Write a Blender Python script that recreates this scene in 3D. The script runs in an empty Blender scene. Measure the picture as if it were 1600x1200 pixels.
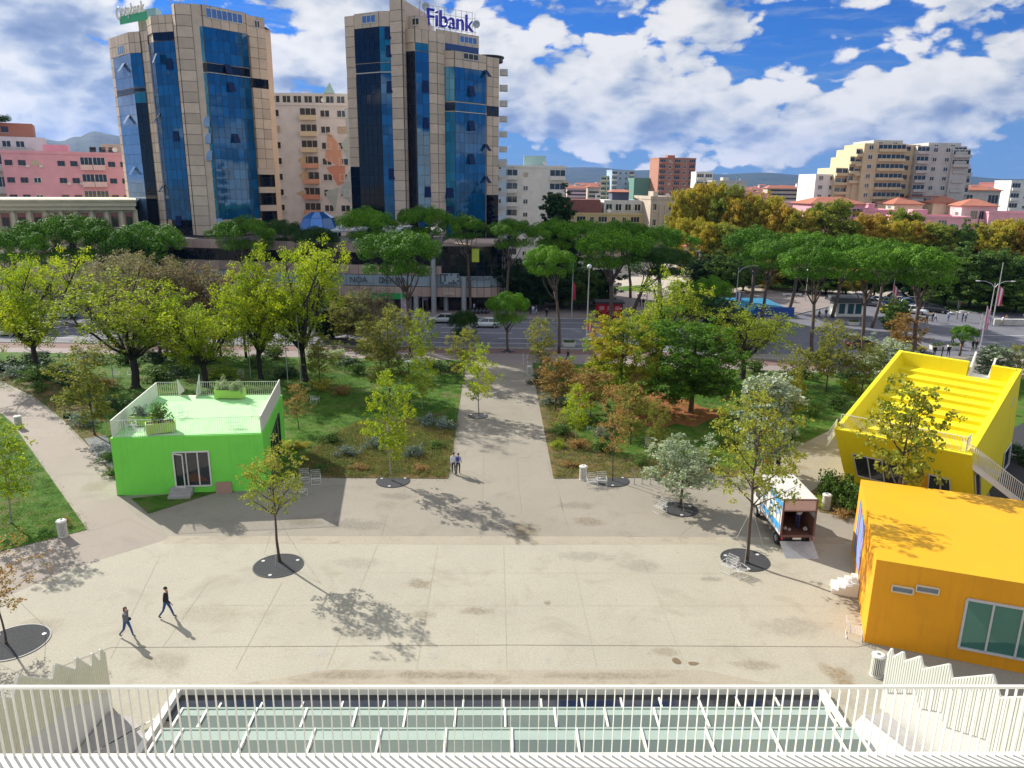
import bpy, bmesh, math, random
import numpy as np
from mathutils import Vector, Matrix
S = bpy.context.scene
C = S.collection
PI = math.pi
rad = math.radians
# ------------------------------------------------ camera, sky, sun, exposure
FPX = 1177.0; PITCH = rad(14.98); ROLL = rad(0.7); EYE = 21.5
vf = Vector((0, math.cos(PITCH), -math.sin(PITCH)))
_u = Vector((0, math.sin(PITCH), math.cos(PITCH))); _r = Vector((1, 0, 0))
vr = _r*math.cos(ROLL) + _u*math.sin(ROLL)
vu = -_r*math.sin(ROLL) + _u*math.cos(ROLL)
cam = bpy.data.objects.new('camera', bpy.data.cameras.new('camera')); C.objects.link(cam)
m = Matrix((vr, vu, -vf)).transposed().to_4x4(); m.translation = (0, 0, EYE)
cam.matrix_world = m
cam.data.sensor_width = 36; cam.data.lens = FPX/1600*36
cam.data.clip_start = 0.1; cam.data.clip_end = 30000
S.camera = cam
S.view_settings.view_transform = 'Standard'; S.view_settings.look = 'None'
S.view_settings.exposure = 0.7; S.view_settings.gamma = 1
SUN_EL = rad(32); SUN_AZ = rad(-48)           # azimuth measured from +Y towards +X
sd = Vector((math.sin(SUN_AZ)*math.cos(SUN_EL), math.cos(SUN_AZ)*math.cos(SUN_EL), math.sin(SUN_EL)))
sl = bpy.data.lights.new('sun', 'SUN'); sl.energy = 4.8; sl.angle = rad(0.53); sl.color = (1, .955, .87)
so = bpy.data.objects.new('sun', sl); C.objects.link(so); so.rotation_euler = (-sd).to_track_quat('-Z', 'Y').to_euler()

class NT:
    def __init__(s, t): s.t = t; s.n = t.nodes; s.l = t.links
    def new(s, ty, **k):
        n = s.n.new(ty)
        for a, b in k.items(): setattr(n, a, b)
        return n
    def put(s, n, i, v):
        if v is None: return
        if isinstance(v, bpy.types.NodeSocket): s.l.new(v, n.inputs[i])
        else: n.inputs[i].default_value = v
    def math(s, op, a, b=None, c=None, clamp=False):
        n = s.new('ShaderNodeMath', operation=op, use_clamp=clamp); s.put(n, 0, a); s.put(n, 1, b)
        if c is not None: s.put(n, 2, c)
        return n.outputs[0]
    def vec(s, op, a, b=None):
        n = s.new('ShaderNodeVectorMath', operation=op); s.put(n, 0, a); s.put(n, 1, b); return n.outputs[0]
    def mix(s, f, a, b, bt='MIX'):
        n = s.new('ShaderNodeMix', data_type='RGBA', blend_type=bt); s.put(n, 0, f); s.put(n, 6, a); s.put(n, 7, b); return n.outputs[2]
    def noise(s, v, sc, det=4, ro=.55, out=0, dist=0):
        n = s.new('ShaderNodeTexNoise'); s.put(n, 'Vector', v); s.put(n, 'Scale', sc); s.put(n, 'Detail', det); s.put(n, 'Roughness', ro); s.put(n, 'Distortion', dist); return n.outputs[out]
    def ramp(s, f, st, interp='LINEAR'):
        n = s.new('ShaderNodeValToRGB'); s.put(n, 0, f); e = n.color_ramp.elements; n.color_ramp.interpolation = interp
        while len(e) < len(st): e.new(.5)
        for i, (p, c) in enumerate(st): e[i].position = p; e[i].color = (*c, 1) if len(c) == 3 else c
        return n.outputs[0]
    def mr(s, v, a, b, c=0., d=1., smooth=True):
        n = s.new('ShaderNodeMapRange', interpolation_type='SMOOTHSTEP' if smooth else 'LINEAR')
        for i, x in enumerate((v, a, b, c, d)): s.put(n, i, x)
        return n.outputs[0]

SKO = (12.3, .4, 2.2)
W = bpy.data.worlds.new('World'); S.world = W; W.use_nodes = True
t = NT(W.node_tree); t.n.clear()
sky = t.new('ShaderNodeTexSky', sky_type='NISHITA', sun_disc=False, sun_elevation=SUN_EL, sun_rotation=SUN_AZ, altitude=150, air_density=1.0, dust_density=.3, ozone_density=3.0)
tc = t.new('ShaderNodeTexCoord'); D = tc.outputs['Generated']
sep = t.new('ShaderNodeSeparateXYZ'); t.l.new(D, sep.inputs[0]); dx, dy, dz = sep.outputs
skyc = t.mix(1.0, sky.outputs[0], (.06, .27, .68, 1), 'MULTIPLY')
az = t.math('ARCTAN2', dx, dy)
pv = t.vec('MULTIPLY', D, (1, 1, 1.9))
wn = t.new('ShaderNodeVectorMath', operation='SUBTRACT'); t.l.new(t.noise(pv, 9.0, 3, .6, 1), wn.inputs[0]); wn.inputs[1].default_value = (.5, .5, .5)
ws = t.new('ShaderNodeVectorMath', operation='SCALE'); t.l.new(wn.outputs[0], ws.inputs[0]); ws.inputs['Scale'].default_value = .04
pw = t.vec('ADD', pv, ws.outputs[0])
def dens(v):
    a = t.noise(v, 4.0, 2, .5); b = t.noise(v, 14.0, 5, .62)
    def puff(sc, d):
        vo = t.new('ShaderNodeTexVoronoi', feature='F1'); t.put(vo, 'Vector', v); vo.inputs['Scale'].default_value = sc; vo.inputs['Detail'].default_value = d; vo.inputs['Roughness'].default_value = .6
        return t.math('SUBTRACT', .55, vo.outputs['Distance'])
    p = t.math('MULTIPLY', puff(13., 2.), .17)
    return t.math('ADD', t.math('ADD', t.math('MULTIPLY', a, .66), t.math('MULTIPLY', b, .30)), p)
n0 = dens(t.vec('ADD', pw, SKO)); n1 = dens(t.vec('ADD', pw, (SKO[0]-.030, SKO[1]+.0, SKO[2]+.045)))
# cover: heavy towards the sun on the left, a clear band low on the right, clear low behind the viewer, unseen cloud added above that for fill light
cov = t.mr(az, -.55, .75, .125, .155, False)
low = t.mr(dz, .015, .06, -.13, .0)
lowl = t.mr(az, -.30, .06, .10, 0.)
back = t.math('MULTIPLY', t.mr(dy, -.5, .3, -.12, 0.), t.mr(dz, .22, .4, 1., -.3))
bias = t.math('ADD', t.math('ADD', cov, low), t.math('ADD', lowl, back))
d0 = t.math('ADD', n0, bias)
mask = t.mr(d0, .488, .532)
lit = t.math('MULTIPLY_ADD', t.math('SUBTRACT', n0, n1), 3.8, .56, clamp=True)
thick = t.mr(d0, .55, .74, .0, .42)
lit2 = t.math('SUBTRACT', t.math('ADD', lit, .12), thick, clamp=True)
cc = t.ramp(lit2, [(0., (.25, .33, .50)), (.25, (.38, .46, .62)), (.5, (.66, .71, .78)), (.75, (.92, .92, .90)), (.95, (1.04, 1.02, .98))])
glow = t.math('MULTIPLY', t.mr(az, -1.0, .1, 6.8, 5.7), t.mr(dz, .24, .5, 1., 1.15))  # clouds above the frame are brightened to add fill light
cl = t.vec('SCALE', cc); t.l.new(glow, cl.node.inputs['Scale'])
cirrus = t.mr(t.noise(t.vec('MULTIPLY', pw, (1, 1, 4.)), 9, 6, .65), .50, .72, 0., .40)
hz = t.mr(dz, .0, .17, .95, .10)
skyh = t.mix(hz, skyc, (1.25, 2.25, 3.6, 1))
skyh = t.mix(cirrus, skyh, (2.2, 2.8, 3.8, 1))
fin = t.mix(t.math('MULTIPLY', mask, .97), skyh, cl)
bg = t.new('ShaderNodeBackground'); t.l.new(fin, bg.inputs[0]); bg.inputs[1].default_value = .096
wo = t.new('ShaderNodeOutputWorld'); t.l.new(bg.outputs[0], wo.inputs[0])

# ------------------------------------------------ picture-to-world helpers used for surveying positions
def ray(x, y): return vf + vr*((x-800)/FPX) - vu*((y-600)/FPX)
def G(x, y, z=0.0):
    d = ray(x, y); k = (z-EYE)/d.z; return Vector((d.x*k, d.y*k, z))
def A(x, y, Y):
    d = ray(x, y); k = Y/d.y; return Vector((d.x*k, Y, EYE+d.z*k))
def V(x, y, p0, p1):
    d = ray(x, y); ex, ey = p1[0]-p0[0], p1[1]-p0[1]
    k = (p0[0]*ey-p0[1]*ex)/(d.x*ey-d.y*ex); return Vector((d.x*k, d.y*k, EYE+d.z*k))

# ------------------------------------------------ materials
MATS = {}
def mat(name, col, rough=.8, var=.12, sc=3., bump=0., bsc=None, metal=0., spec=.5, dirt=None, island=0., coat=0., trans=0., streak=None):
    if name in MATS: return MATS[name]
    M = bpy.data.materials.new(name); M.use_nodes = True; q = NT(M.node_tree)
    b = q.n['Principled BSDF']; co = q.new('ShaderNodeTexCoord').outputs['Object']
    c = (*col, 1)
    k = q.noise(co, sc, 6, .6)
    f = q.mr(k, .25, .75, 1-var, 1+var, False)
    sc_ = q.new('ShaderNodeVectorMath', operation='SCALE'); sc_.inputs[0].default_value = col; q.l.new(f, sc_.inputs['Scale'])
    cur = sc_.outputs[0]
    if dirt:
        dk = q.mr(q.noise(co, dirt[1], 7, .65), .5, .75, 0., dirt[2]); cur = q.mix(dk, cur, (*dirt[0], 1))
    if streak:
        sv = q.vec('MULTIPLY', co, (2.2, 2.2, .16)); cur = q.mix(q.mr(q.noise(sv, 1.6, 6, .6), .50, .75, 0., streak[1]*.55), cur, (*streak[0], 1)); cur = q.mix(q.mr(q.noise(co, 7, 6, .7), .60, .72, 0., streak[1]*.6), cur, (*streak[0], 1))
    if island:
        g = q.new('ShaderNodeNewGeometry').outputs['Random Per Island']
        s2 = q.new('ShaderNodeVectorMath', operation='SCALE'); q.l.new(cur, s2.inputs[0]); q.l.new(q.mr(g, 0, 1, 1-island, 1+island, False), s2.inputs['Scale']); cur = s2.outputs[0]
    q.l.new(cur, b.inputs['Base Color'])
    b.inputs['Roughness'].default_value = rough; b.inputs['Metallic'].default_value = metal
    b.inputs['Specular IOR Level'].default_value = spec; b.inputs['Coat Weight'].default_value = coat
    if bump:
        bn = q.new('ShaderNodeBump'); bn.inputs['Strength'].default_value = 1; bn.inputs['Distance'].default_value = bump
        q.l.new(q.noise(co, bsc or sc*8, 5, .65), bn.inputs['Height']); q.l.new(bn.outputs[0], b.inputs['Normal'])
    MATS[name] = M; return M
def leafmat(name, cols, trans=.35, nsc=.35, spread=.35, nmix=.5):
    """leaf colour picked per leaf, drifting over the crown; light shows through"""
    if name in MATS: return MATS[name]
    M = bpy.data.materials.new(name); M.use_nodes = True; q = NT(M.node_tree); b = q.n['Principled BSDF']; out = q.n['Material Output']
    co = q.new('ShaderNodeTexCoord').outputs['Object']; g = q.new('ShaderNodeNewGeometry').outputs['Random Per Island']
    ob = q.new('ShaderNodeObjectInfo').outputs['Random']
    nn = q.noise(q.vec('ADD', co, None), nsc, 3, .6); nd = nn.node; 
    ad = q.new('ShaderNodeVectorMath', operation='ADD'); q.l.new(co, ad.inputs[0]); q.l.new(q.math('MULTIPLY', ob, 40), ad.inputs[1]); q.l.new(ad.outputs[0], nd.inputs['Vector'])
    k = q.math('ADD', q.math('MULTIPLY', q.mr(nn, .3, .7, 0, 1, False), nmix), q.math('MULTIPLY', g, 1-nmix), clamp=True)
    st = [(i/(len(cols)-1), c) for i, c in enumerate(cols)]
    c = q.ramp(k, st)
    s = q.new('ShaderNodeVectorMath', operation='SCALE'); q.l.new(c, s.inputs[0])
    q.l.new(q.math('MULTIPLY', q.mr(q.math('FRACT', q.math('MULTIPLY', g, 17.3)), 0, 1, 1-spread, 1+spread, False), q.mr(ob, 0, 1, .86, 1.14, False)), s.inputs['Scale'])
    q.l.new(s.outputs[0], b.inputs['Base Color']); b.inputs['Roughness'].default_value = .65; b.inputs['Specular IOR Level'].default_value = .18
    tr = q.new('ShaderNodeBsdfTranslucent'); q.l.new(q.mix(1., s.outputs[0], (1.25, 1.3, .6, 1), 'MULTIPLY'), tr.inputs[0])
    mx = q.new('ShaderNodeMixShader'); mx.inputs[0].default_value = trans; q.l.new(b.outputs[0], mx.inputs[1]); q.l.new(tr.outputs[0], mx.inputs[2]); q.l.new(mx.outputs[0], out.inputs[0])
    MATS[name] = M; return M
def glassmat(name, col, rough=.06, spec=.9, island=.2, metal=0.):
    if name in MATS: return MATS[name]
    M = mat(name, col, rough, .05, 1., island=island, spec=spec, metal=metal)
    return M

# ------------------------------------------------ mesh builder
class MB:
    def __init__(s): s.v = []; s.f = []; s.m = []
    def quad(s, *p, mi=0):
        n = len(s.v); s.v += [tuple(q) for q in p]; s.f.append(tuple(range(n, n+len(p)))); s.m.append(mi); return s
    def box(s, x0, x1, y0, y1, z0, z1, mi=0, M=None):
        n = len(s.v); vs = [(x, y, z) for z in (z0, z1) for y in (y0, y1) for x in (x0, x1)]
        if M is not None: vs = [tuple(M @ Vector(p)) for p in vs]
        s.v += vs
        for f in ((0, 2, 3, 1), (4, 5, 7, 6), (0, 1, 5, 4), (1, 3, 7, 5), (3, 2, 6, 7), (2, 0, 4, 6)): s.f.append(tuple(n+i for i in f)); s.m.append(mi)
        return s
    def prism(s, poly, z0, z1, mi=0, top=None, cap=True):
        """poly counter-clockwise; z0/z1 numbers or per-vertex lists; top: other outline for the top"""
        k = len(poly); n = len(s.v); Z0 = z0 if isinstance(z0, (list, tuple)) else [z0]*k; Z1 = z1 if isinstance(z1, (list, tuple)) else [z1]*k; T = top or poly
        s.v += [(p[0], p[1], z) for p, z in zip(poly, Z0)] + [(p[0], p[1], z) for p, z in zip(T, Z1)]
        for i in range(k): j = (i+1) % k; s.f.append((n+i, n+j, n+k+j, n+k+i)); s.m.append(mi)
        if cap: s.f.append(tuple(n+k+i for i in range(k))); s.m.append(mi); s.f.append(tuple(n+k-1-i for i in range(k))); s.m.append(mi)
        return s
    def tube(s, pts, rr, n=8, mi=0, cap=True):
        pts = [Vector(p) for p in pts]; rr = rr if isinstance(rr, (list, tuple)) else [rr]*len(pts); b = len(s.v)
        px = None
        for i, p in enumerate(pts):
            d = (pts[min(i+1, len(pts)-1)]-pts[max(i-1, 0)]).normalized()
            if px is None:
                px = d.orthogonal().normalized()
            px = (px-d*px.dot(d)).normalized(); py = d.cross(px)
            for k in range(n):
                a = 2*PI*k/n; s.v.append(tuple(p+(px*math.cos(a)+py*math.sin(a))*rr[i]))
        for i in range(len(pts)-1):
            for k in range(n):
                s.f.append((b+i*n+k, b+i*n+(k+1) % n, b+(i+1)*n+(k+1) % n, b+(i+1)*n+k)); s.m.append(mi)
        if cap:
            e = b+(len(pts)-1)*n; s.f.append(tuple(e+k for k in range(n))); s.m.append(mi); s.f.append(tuple(b+n-1-k for k in range(n))); s.m.append(mi)
        return s
    def lathe(s, prof, c=(0, 0, 0), n=16, mi=0):
        b = len(s.v)
        for r, z in prof:
            for k in range(n): a = 2*PI*k/n; s.v.append((c[0]+r*math.cos(a), c[1]+r*math.sin(a), c[2]+z))
        for i in range(len(prof)-1):
            for k in range(n): s.f.append((b+i*n+k, b+i*n+(k+1) % n, b+(i+1)*n+(k+1) % n, b+(i+1)*n+k)); s.m.append(mi)
        return s
    def ball(s, c, r, n=10, mi=0):
        k = n//2; pr = [(max(1e-4, math.sin(PI*i/k))*(r if not isinstance(r, tuple) else 1), -math.cos(PI*i/k)*(r if not isinstance(r, tuple) else 1)) for i in range(k+1)]
        if isinstance(r, tuple):
            b = len(s.v); s.lathe(pr, (0, 0, 0), n, mi)
            for i in range(b, len(s.v)): p = s.v[i]; s.v[i] = (c[0]+p[0]*r[0], c[1]+p[1]*r[1], c[2]+p[2]*r[2])
        else: s.lathe(pr, c, n, mi)
        return s
    def xf(s, M, a=0):
        for i in range(a, len(s.v)): s.v[i] = tuple(M @ Vector(s.v[i]))
        return s
    def mesh(s, name, mats, smooth=False):
        me = bpy.data.meshes.new(name); me.from_pydata(s.v, [], s.f)
        for x in (mats if isinstance(mats, (list, tuple)) else [mats]): me.materials.append(x)
        if len(me.materials) > 1: me.polygons.foreach_set('material_index', s.m)
        if smooth: me.polygons.foreach_set('use_smooth', [True]*len(s.f))
        me.update(); return me
    def build(s, name, mats, parent=None, smooth=False, world=False):
        if world and parent is not None:
            o = parent.location; s.v = [(p[0]-o[0], p[1]-o[1], p[2]-o[2]) for p in s.v]
        return obj(name, s.mesh(name, mats, smooth), parent)
def obj(name, me, parent=None, loc=(0, 0, 0), rz=0., sc=None):
    o = bpy.data.objects.new(name, me); C.objects.link(o); o.location = loc
    if rz: o.rotation_euler = (0, 0, rz)
    if sc is not None: o.scale = sc
    if parent is not None: o.parent = parent
    return o
def tag(o, label=None, cat=None, group=None, kind=None):
    for k, v in (('label', label), ('category', cat), ('group', group), ('kind', kind)):
        if v: o[k] = v
    return o
def thing(name, loc, label, cat, group=None, rz=0.):
    return tag(obj(name, None, None, loc, rz), label, cat, group)
def copytree(o, parent=None):
    c = o.copy(); C.objects.link(c)
    if parent is not None: c.parent = parent
    for ch in o.children: copytree(ch, c)
    return c
def again(o, loc, rz=0., label=None, sc=None):
    c = copytree(o); c.location = loc; c.rotation_euler = (0, 0, rz)
    if label: c['label'] = label
    if sc: c.scale = (sc, sc, sc)
    return c
def use(pool, key, make, loc, rz, label, sc=None):
    """first call builds the thing itself, later calls copy it"""
    if key not in pool:
        o = pool[key] = make(); o.location = loc; o.rotation_euler = (0, 0, rz); o['label'] = label
        if sc: o.scale = (sc, sc, sc)
        return o
    return again(pool[key], loc, rz, label, sc or pool[key].scale[0])
POOL = {}
def text_mb(txt, size, depth, name='t'):
    cu = bpy.data.curves.new(name, 'FONT'); cu.body = txt; cu.size = size; cu.extrude = depth; cu.align_x = 'CENTER'
    o = bpy.data.objects.new(name, cu); C.objects.link(o); dg = bpy.context.evaluated_depsgraph_get()
    me = bpy.data.meshes.new_from_object(o.evaluated_get(dg)); 
    b = MB(); b.v = [(v.co.x, -v.co.z, v.co.y) for v in me.vertices]; b.f = [tuple(p.vertices) for p in me.polygons]; b.m = [0]*len(b.f)
    bpy.data.objects.remove(o); bpy.data.meshes.remove(me); bpy.data.curves.remove(cu)
    return b
# ------------------------------------------------ ground
def sheet(name, px, z, mt, pts=None, kind='structure'):
    P = [G(x, y) for x, y in px] if pts is None else pts
    ar = sum(P[i][0]*P[(i+1) % len(P)][1]-P[(i+1) % len(P)][0]*P[i][1] for i in range(len(P)))
    if ar < 0: P = P[::-1]
    b = MB(); b.quad(*[(p[0], p[1], z) for p in P]); o = b.build(name, mt); tag(o, kind=kind); return o
def concrete(name, base, stain, sc=.25, grain=.10, warm=(.30, .25, .17)):
    if name in MATS: return MATS[name]
    M = bpy.data.materials.new(name); M.use_nodes = True; q = NT(M.node_tree); b = q.n['Principled BSDF']; co = q.new('ShaderNodeTexCoord').outputs['Object']
    big = q.mr(q.noise(co, sc*.35, 5, .6), .3, .7, .92, 1.07, False); sp = q.mr(q.noise(co, 9, 4, .8), .25, .75, 1-grain, 1+grain, False); sp2 = q.mr(q.noise(co, 45, 2, .7), .3, .7, 1-grain*1.3, 1+grain*1.3, False)
    s = q.new('ShaderNodeVectorMath', operation='SCALE'); s.inputs[0].default_value = base; q.l.new(q.math('MULTIPLY', q.math('MULTIPLY', big, sp), sp2), s.inputs['Scale'])
    st = q.mr(q.noise(co, sc, 8, .7, dist=.6), .50, .70, 0, .75); c = q.mix(st, s.outputs[0], (*stain, 1))
    st2 = q.mr(q.noise(q.vec('ADD', co, (31, 7, 0)), sc*2.6, 8, .72, dist=1.2), .56, .74, 0, .55); c = q.mix(st2, c, (*warm, 1))
    q.l.new(c, b.inputs['Base Color']); b.inputs['Roughness'].default_value = .88; b.inputs['Specular IOR Level'].default_value = .3
    bn = q.new('ShaderNodeBump'); bn.inputs['Distance'].default_value = .006; q.l.new(q.noise(co, 30, 4, .7), bn.inputs['Height']); q.l.new(bn.outputs[0], b.inputs['Normal'])
    MATS[name] = M; return M
def earthmat(name, cols, sc=.5, fine=14, bump=.05):
    if name in MATS: return MATS[name]
    M = bpy.data.materials.new(name); M.use_nodes = True; q = NT(M.node_tree); b = q.n['Principled BSDF']; co = q.new('ShaderNodeTexCoord').outputs['Object']
    k = q.math('ADD', q.math('MULTIPLY', q.noise(co, sc, 6, .65, dist=.5), .7), q.math('MULTIPLY', q.noise(co, fine, 4, .7), .3))
    c = q.ramp(k, [(.37+.26*i/(len(cols)-1), c) for i, c in enumerate(cols)]); q.l.new(c, b.inputs['Base Color']); b.inputs['Roughness'].default_value = .95; b.inputs['Specular IOR Level'].default_value = .15
    bn = q.new('ShaderNodeBump'); bn.inputs['Distance'].default_value = bump; q.l.new(q.noise(co, fine*1.5, 4, .7), bn.inputs['Height']); q.l.new(bn.outputs[0], b.inputs['Normal'])
    MATS[name] = M; return M
m_city = earthmat('city_ground', [(.10, .10, .08), (.16, .15, .12), (.12, .13, .07)], .02, .3)
m_plaza = concrete('plaza_concrete', (.365, .337, .265), (.295, .268, .205), .35, .17, (.31, .25, .15))
m_prom = concrete('promenade_concrete', (.275, .245, .197), (.21, .186, .148), .35, .20, (.27, .21, .14))
m_path = concrete('path_concrete', (.295, .252, .21), (.235, .205, .175), .3, .12, (.33, .26, .21))
m_strip = concrete('worn_strip', (.34, .30, .23), (.23, .19, .13), .6, .14, (.24, .18, .11))
m_side = concrete('sidewalk_paving', (.26, .215, .20), (.20, .17, .16), .3, .1, (.3, .19, .15))
m_cycle = concrete('cycle_paving', (.19, .115, .10), (.15, .11, .10), .4, .1, (.2, .12, .1))
m_asph = concrete('asphalt', (.15, .15, .175), (.09, .09, .10), .15, .10, (.14, .13, .13))
m_grass = earthmat('lawn', [(.02, .045, .008), (.045, .10, .012), (.06, .14, .015), (.085, .16, .022), (.12, .13, .04), (.15, .115, .06)], .5, 22)
m_soil = earthmat('planting_soil', [(.05, .055, .02), (.13, .085, .045), (.11, .12, .035), (.22, .115, .055), (.17, .13, .075)], .8, 16)
m_red = earthmat('red_chips', [(.26, .085, .035), (.34, .13, .055), (.22, .09, .04)], 1.0, 16)
m_line = mat('road_paint', (.72, .72, .70), .7, .15, 2., dirt=((.2, .2, .2), 3., .6))
m_joint = mat('joint_dark', (.19, .155, .11), .9, .2)
m_jointf = mat('joint_faint', (.345, .305, .225), .9, .2)
ZG = -.02
R_ = 14000.
g = MB(); g.quad((-R_, -800, ZG-.02), (R_, -800, ZG-.02), (R_, R_, ZG-.02), (-R_, R_, ZG-.02)); tag(g.build('ground', m_city), kind='structure')
sheet('pavement', None, 0, m_prom, [(-90, -10), (75, -10), (75, 97.3), (-90, 97.3)])
# light main plaza
sheet('plaza', [(0, 937), (110, 889), (265, 842), (800, 842), (1330, 846), (1600, 870), (1600, 1400), (0, 1400), (-400, 1400), (-400, 1060)], .004, m_plaza)
sheet('plaza_edge_strip', [(262, 838), (800, 838), (1320, 840), (1320, 850), (800, 851), (255, 849)], .008, m_strip)
sheet('worn_strip', [(430, 1061), (512, 1047), (1100, 1047), (1180, 1064), (1330, 1085), (1330, 1100), (300, 1100), (330, 1075)], .008, m_strip)
jb = MB(); jf = MB()
def joint(b, p, q, w, z=.012):
    a = G(*p); c = G(*q); n = Vector((-(c-a).y, (c-a).x, 0)).normalized()*w/2
    P = [a-n, c-n, c+n, a+n]
    b.quad(*[(x.x, x.y, z) for x in (P if (P[1]-P[0]).cross(P[2]-P[1]).z > 0 else P[::-1])])
for p, q in (((173, 1012), (800, 1008)), ((800, 1008), (1340, 1011)), ((173, 1012), (100, 1040)), ((1340, 1011), (1362, 1006))): joint(jb, p, q, .035)
for p, q in (((249, 870), (173, 1029)), ((327, 908), (253, 1013)), ((440, 911), (368, 1046)), ((590, 852), (510, 1046)), ((684, 852), (651, 1046)), ((787, 852), (792, 1046)), ((890, 852), (933, 1046)), ((997, 852), (1072, 1046)),
             ((1105, 852), (1229, 1066)), ((1215, 852), (1345, 985))): joint(jf, p, q, .022, .013)
for y in (895, 946): joint(jf, (420 if y < 900 else 330, y), (1290, y+1), .012, .014)
for p, q in (((757, 640), (752, 838)), ((797, 620), (818, 838)), ((605, 802), (596, 838)), ((682, 760), (690, 838)), ((868, 748), (880, 800)), ((950, 775), (966, 798)), ((1115, 748), (1140, 790)), ((890, 838), (870, 760)), ((980, 838), (1010, 838)), ((1100, 805), (1060, 838)), ((200, 810), (265, 842)), ((0, 715), (80, 700)), ((88, 640), (30, 660)), ((130, 740), (180, 745)), ((140, 830), (200, 810))): joint(jf, p, q, .022, .015)
tag(jb.build('expansion_joints', m_joint), kind='structure'); tag(jf.build('saw_cut_joints', m_jointf), kind='structure')
# damp stains on the plaza
def blob(name, c, rx, ry, col, z, seed, n=26):
    rnd = random.Random(seed); b = MB(); p = G(*c); P = []
    k = [rnd.uniform(-1, 1) for _ in range(6)]
    for i in range(n):
        a = 2*PI*i/n; r = 1+.16*(k[0]*math.sin(2*a+k[1])+k[2]*math.sin(3*a+k[3])+.6*k[4]*math.sin(5*a+k[5]))
        P.append((p.x+rx*r*math.cos(a), p.y+ry*r*math.sin(a), z))
    b.quad(*P); o = b.build(name, mat(name, col, .7, .2, 4)); tag(o, kind='structure'); return o
blob('wet_stain', (1057, 1033), .20, .24, (.16, .115, .06), .017, 3); blob('damp_stain', (1083, 1037), .24, .13, (.17, .12, .065), .0175, 5)

SN = [0]
def stain(c, rx, ry, col, k):
    """soft-edged dirt on the paving"""
    key = 'stain_%d_%d' % (int(col[0]*100), int(k*10))
    if key not in MATS:
        M = bpy.data.materials.new(key); M.use_nodes = True; q = NT(M.node_tree); b = q.n['Principled BSDF']; tcn = q.new('ShaderNodeTexCoord'); co = tcn.outputs['Object']
        d = q.new('ShaderNodeVectorMath', operation='LENGTH'); q.l.new(q.vec('MULTIPLY', q.vec('SUBTRACT', tcn.outputs['Generated'], (.5, .5, 0)), (2, 2, 0)), d.inputs[0])
        al = q.math('MULTIPLY', q.mr(q.math('ADD', d.outputs['Value'], q.math('MULTIPLY', q.math('SUBTRACT', q.noise(co, 1.4, 6, .65), .5), 1.6)), .35, .95, 1., 0.), q.mr(q.noise(co, 5, 5, .7), .35, .65, .35, 1.)); q.l.new(q.math('MULTIPLY', al, k*.62, clamp=True), b.inputs['Alpha'])
        b.inputs['Base Color'].default_value = (*col, 1); b.inputs['Roughness'].default_value = .85; b.inputs['Specular IOR Level'].default_value = .2; MATS[key] = M
    p = G(*c); SN[0] += 1; z = .019+SN[0]*.0002; o = MB().quad((p.x-rx, p.y-ry, z), (p.x+rx, p.y-ry, z), (p.x+rx, p.y+ry, z), (p.x-rx, p.y+ry, z)).build('paving_stain', MATS[key]); tag(o, kind='structure')
TAN, GRY, PAL, RST = (.25, .195, .115), (.20, .18, .15), (.55, .53, .50), (.30, .19, .07)
for a in (((655, 912), 1.0, .7, TAN, .7), ((660, 960), .9, .5, TAN, .5), ((745, 955), 1.2, .5, TAN, .6), ((1000, 885), 1.6, .9, GRY, .35), ((1110, 905), .9, .35, GRY, .5), ((855, 942), .25, .3, TAN, .8), ((915, 870), 2.2, .8, GRY, .3), ((1316, 1060), .7, 1.1, RST, .8), ((1290, 1045), .5, .7, RST, .5), ((1180, 1040), 1.4, .5, TAN, .5), ((1040, 1020), .9, .5, TAN, .5),
          ((700, 1056), 3.5, .35, TAN, .6), ((930, 1056), 4.0, .35, TAN, .55), ((540, 1056), 2.5, .35, TAN, .5), ((500, 1022), .5, .5, PAL, .6), ((490, 1045), .25, .35, PAL, .7), ((855, 1030), .22, .5, PAL, .8), ((675, 1025), .4, .5, PAL, .4), ((250, 1035), 2.0, .9, TAN, .35), ((1240, 980), 2.4, 1.2, GRY, .3), ((330, 960), 2.5, 1.4, TAN, .22), ((560, 880), 2.2, .8, GRY, .25), ((820, 830), 1.2, 1.6, TAN, .8), ((560, 820), 2.6, 1.1, GRY, .45), ((470, 815), 1.6, .8, TAN, .45), ((920, 815), 1.4, .9, TAN, .6), ((900, 790), 1.8, .8, GRY, .4), ((1220, 830), 2.0, .8, GRY, .45), ((620, 775), 1.8, .8, GRY, .4),
          ((770, 700), 1.5, 1.6, GRY, .35), ((790, 620), 2.0, 2.5, GRY, .3), ((90, 640), 1.6, 2.0, GRY, .35), ((150, 760), 1.4, 1.4, TAN, .35), ((1270, 700), 1.6, 1.6, TAN, .5), ((1250, 730), 1.0, .7, RST, .5), ((60, 980), 1.5, 1.0, TAN, .3), ((1330, 930), 1.2, 1.6, GRY, .35)): stain(*a)
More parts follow.
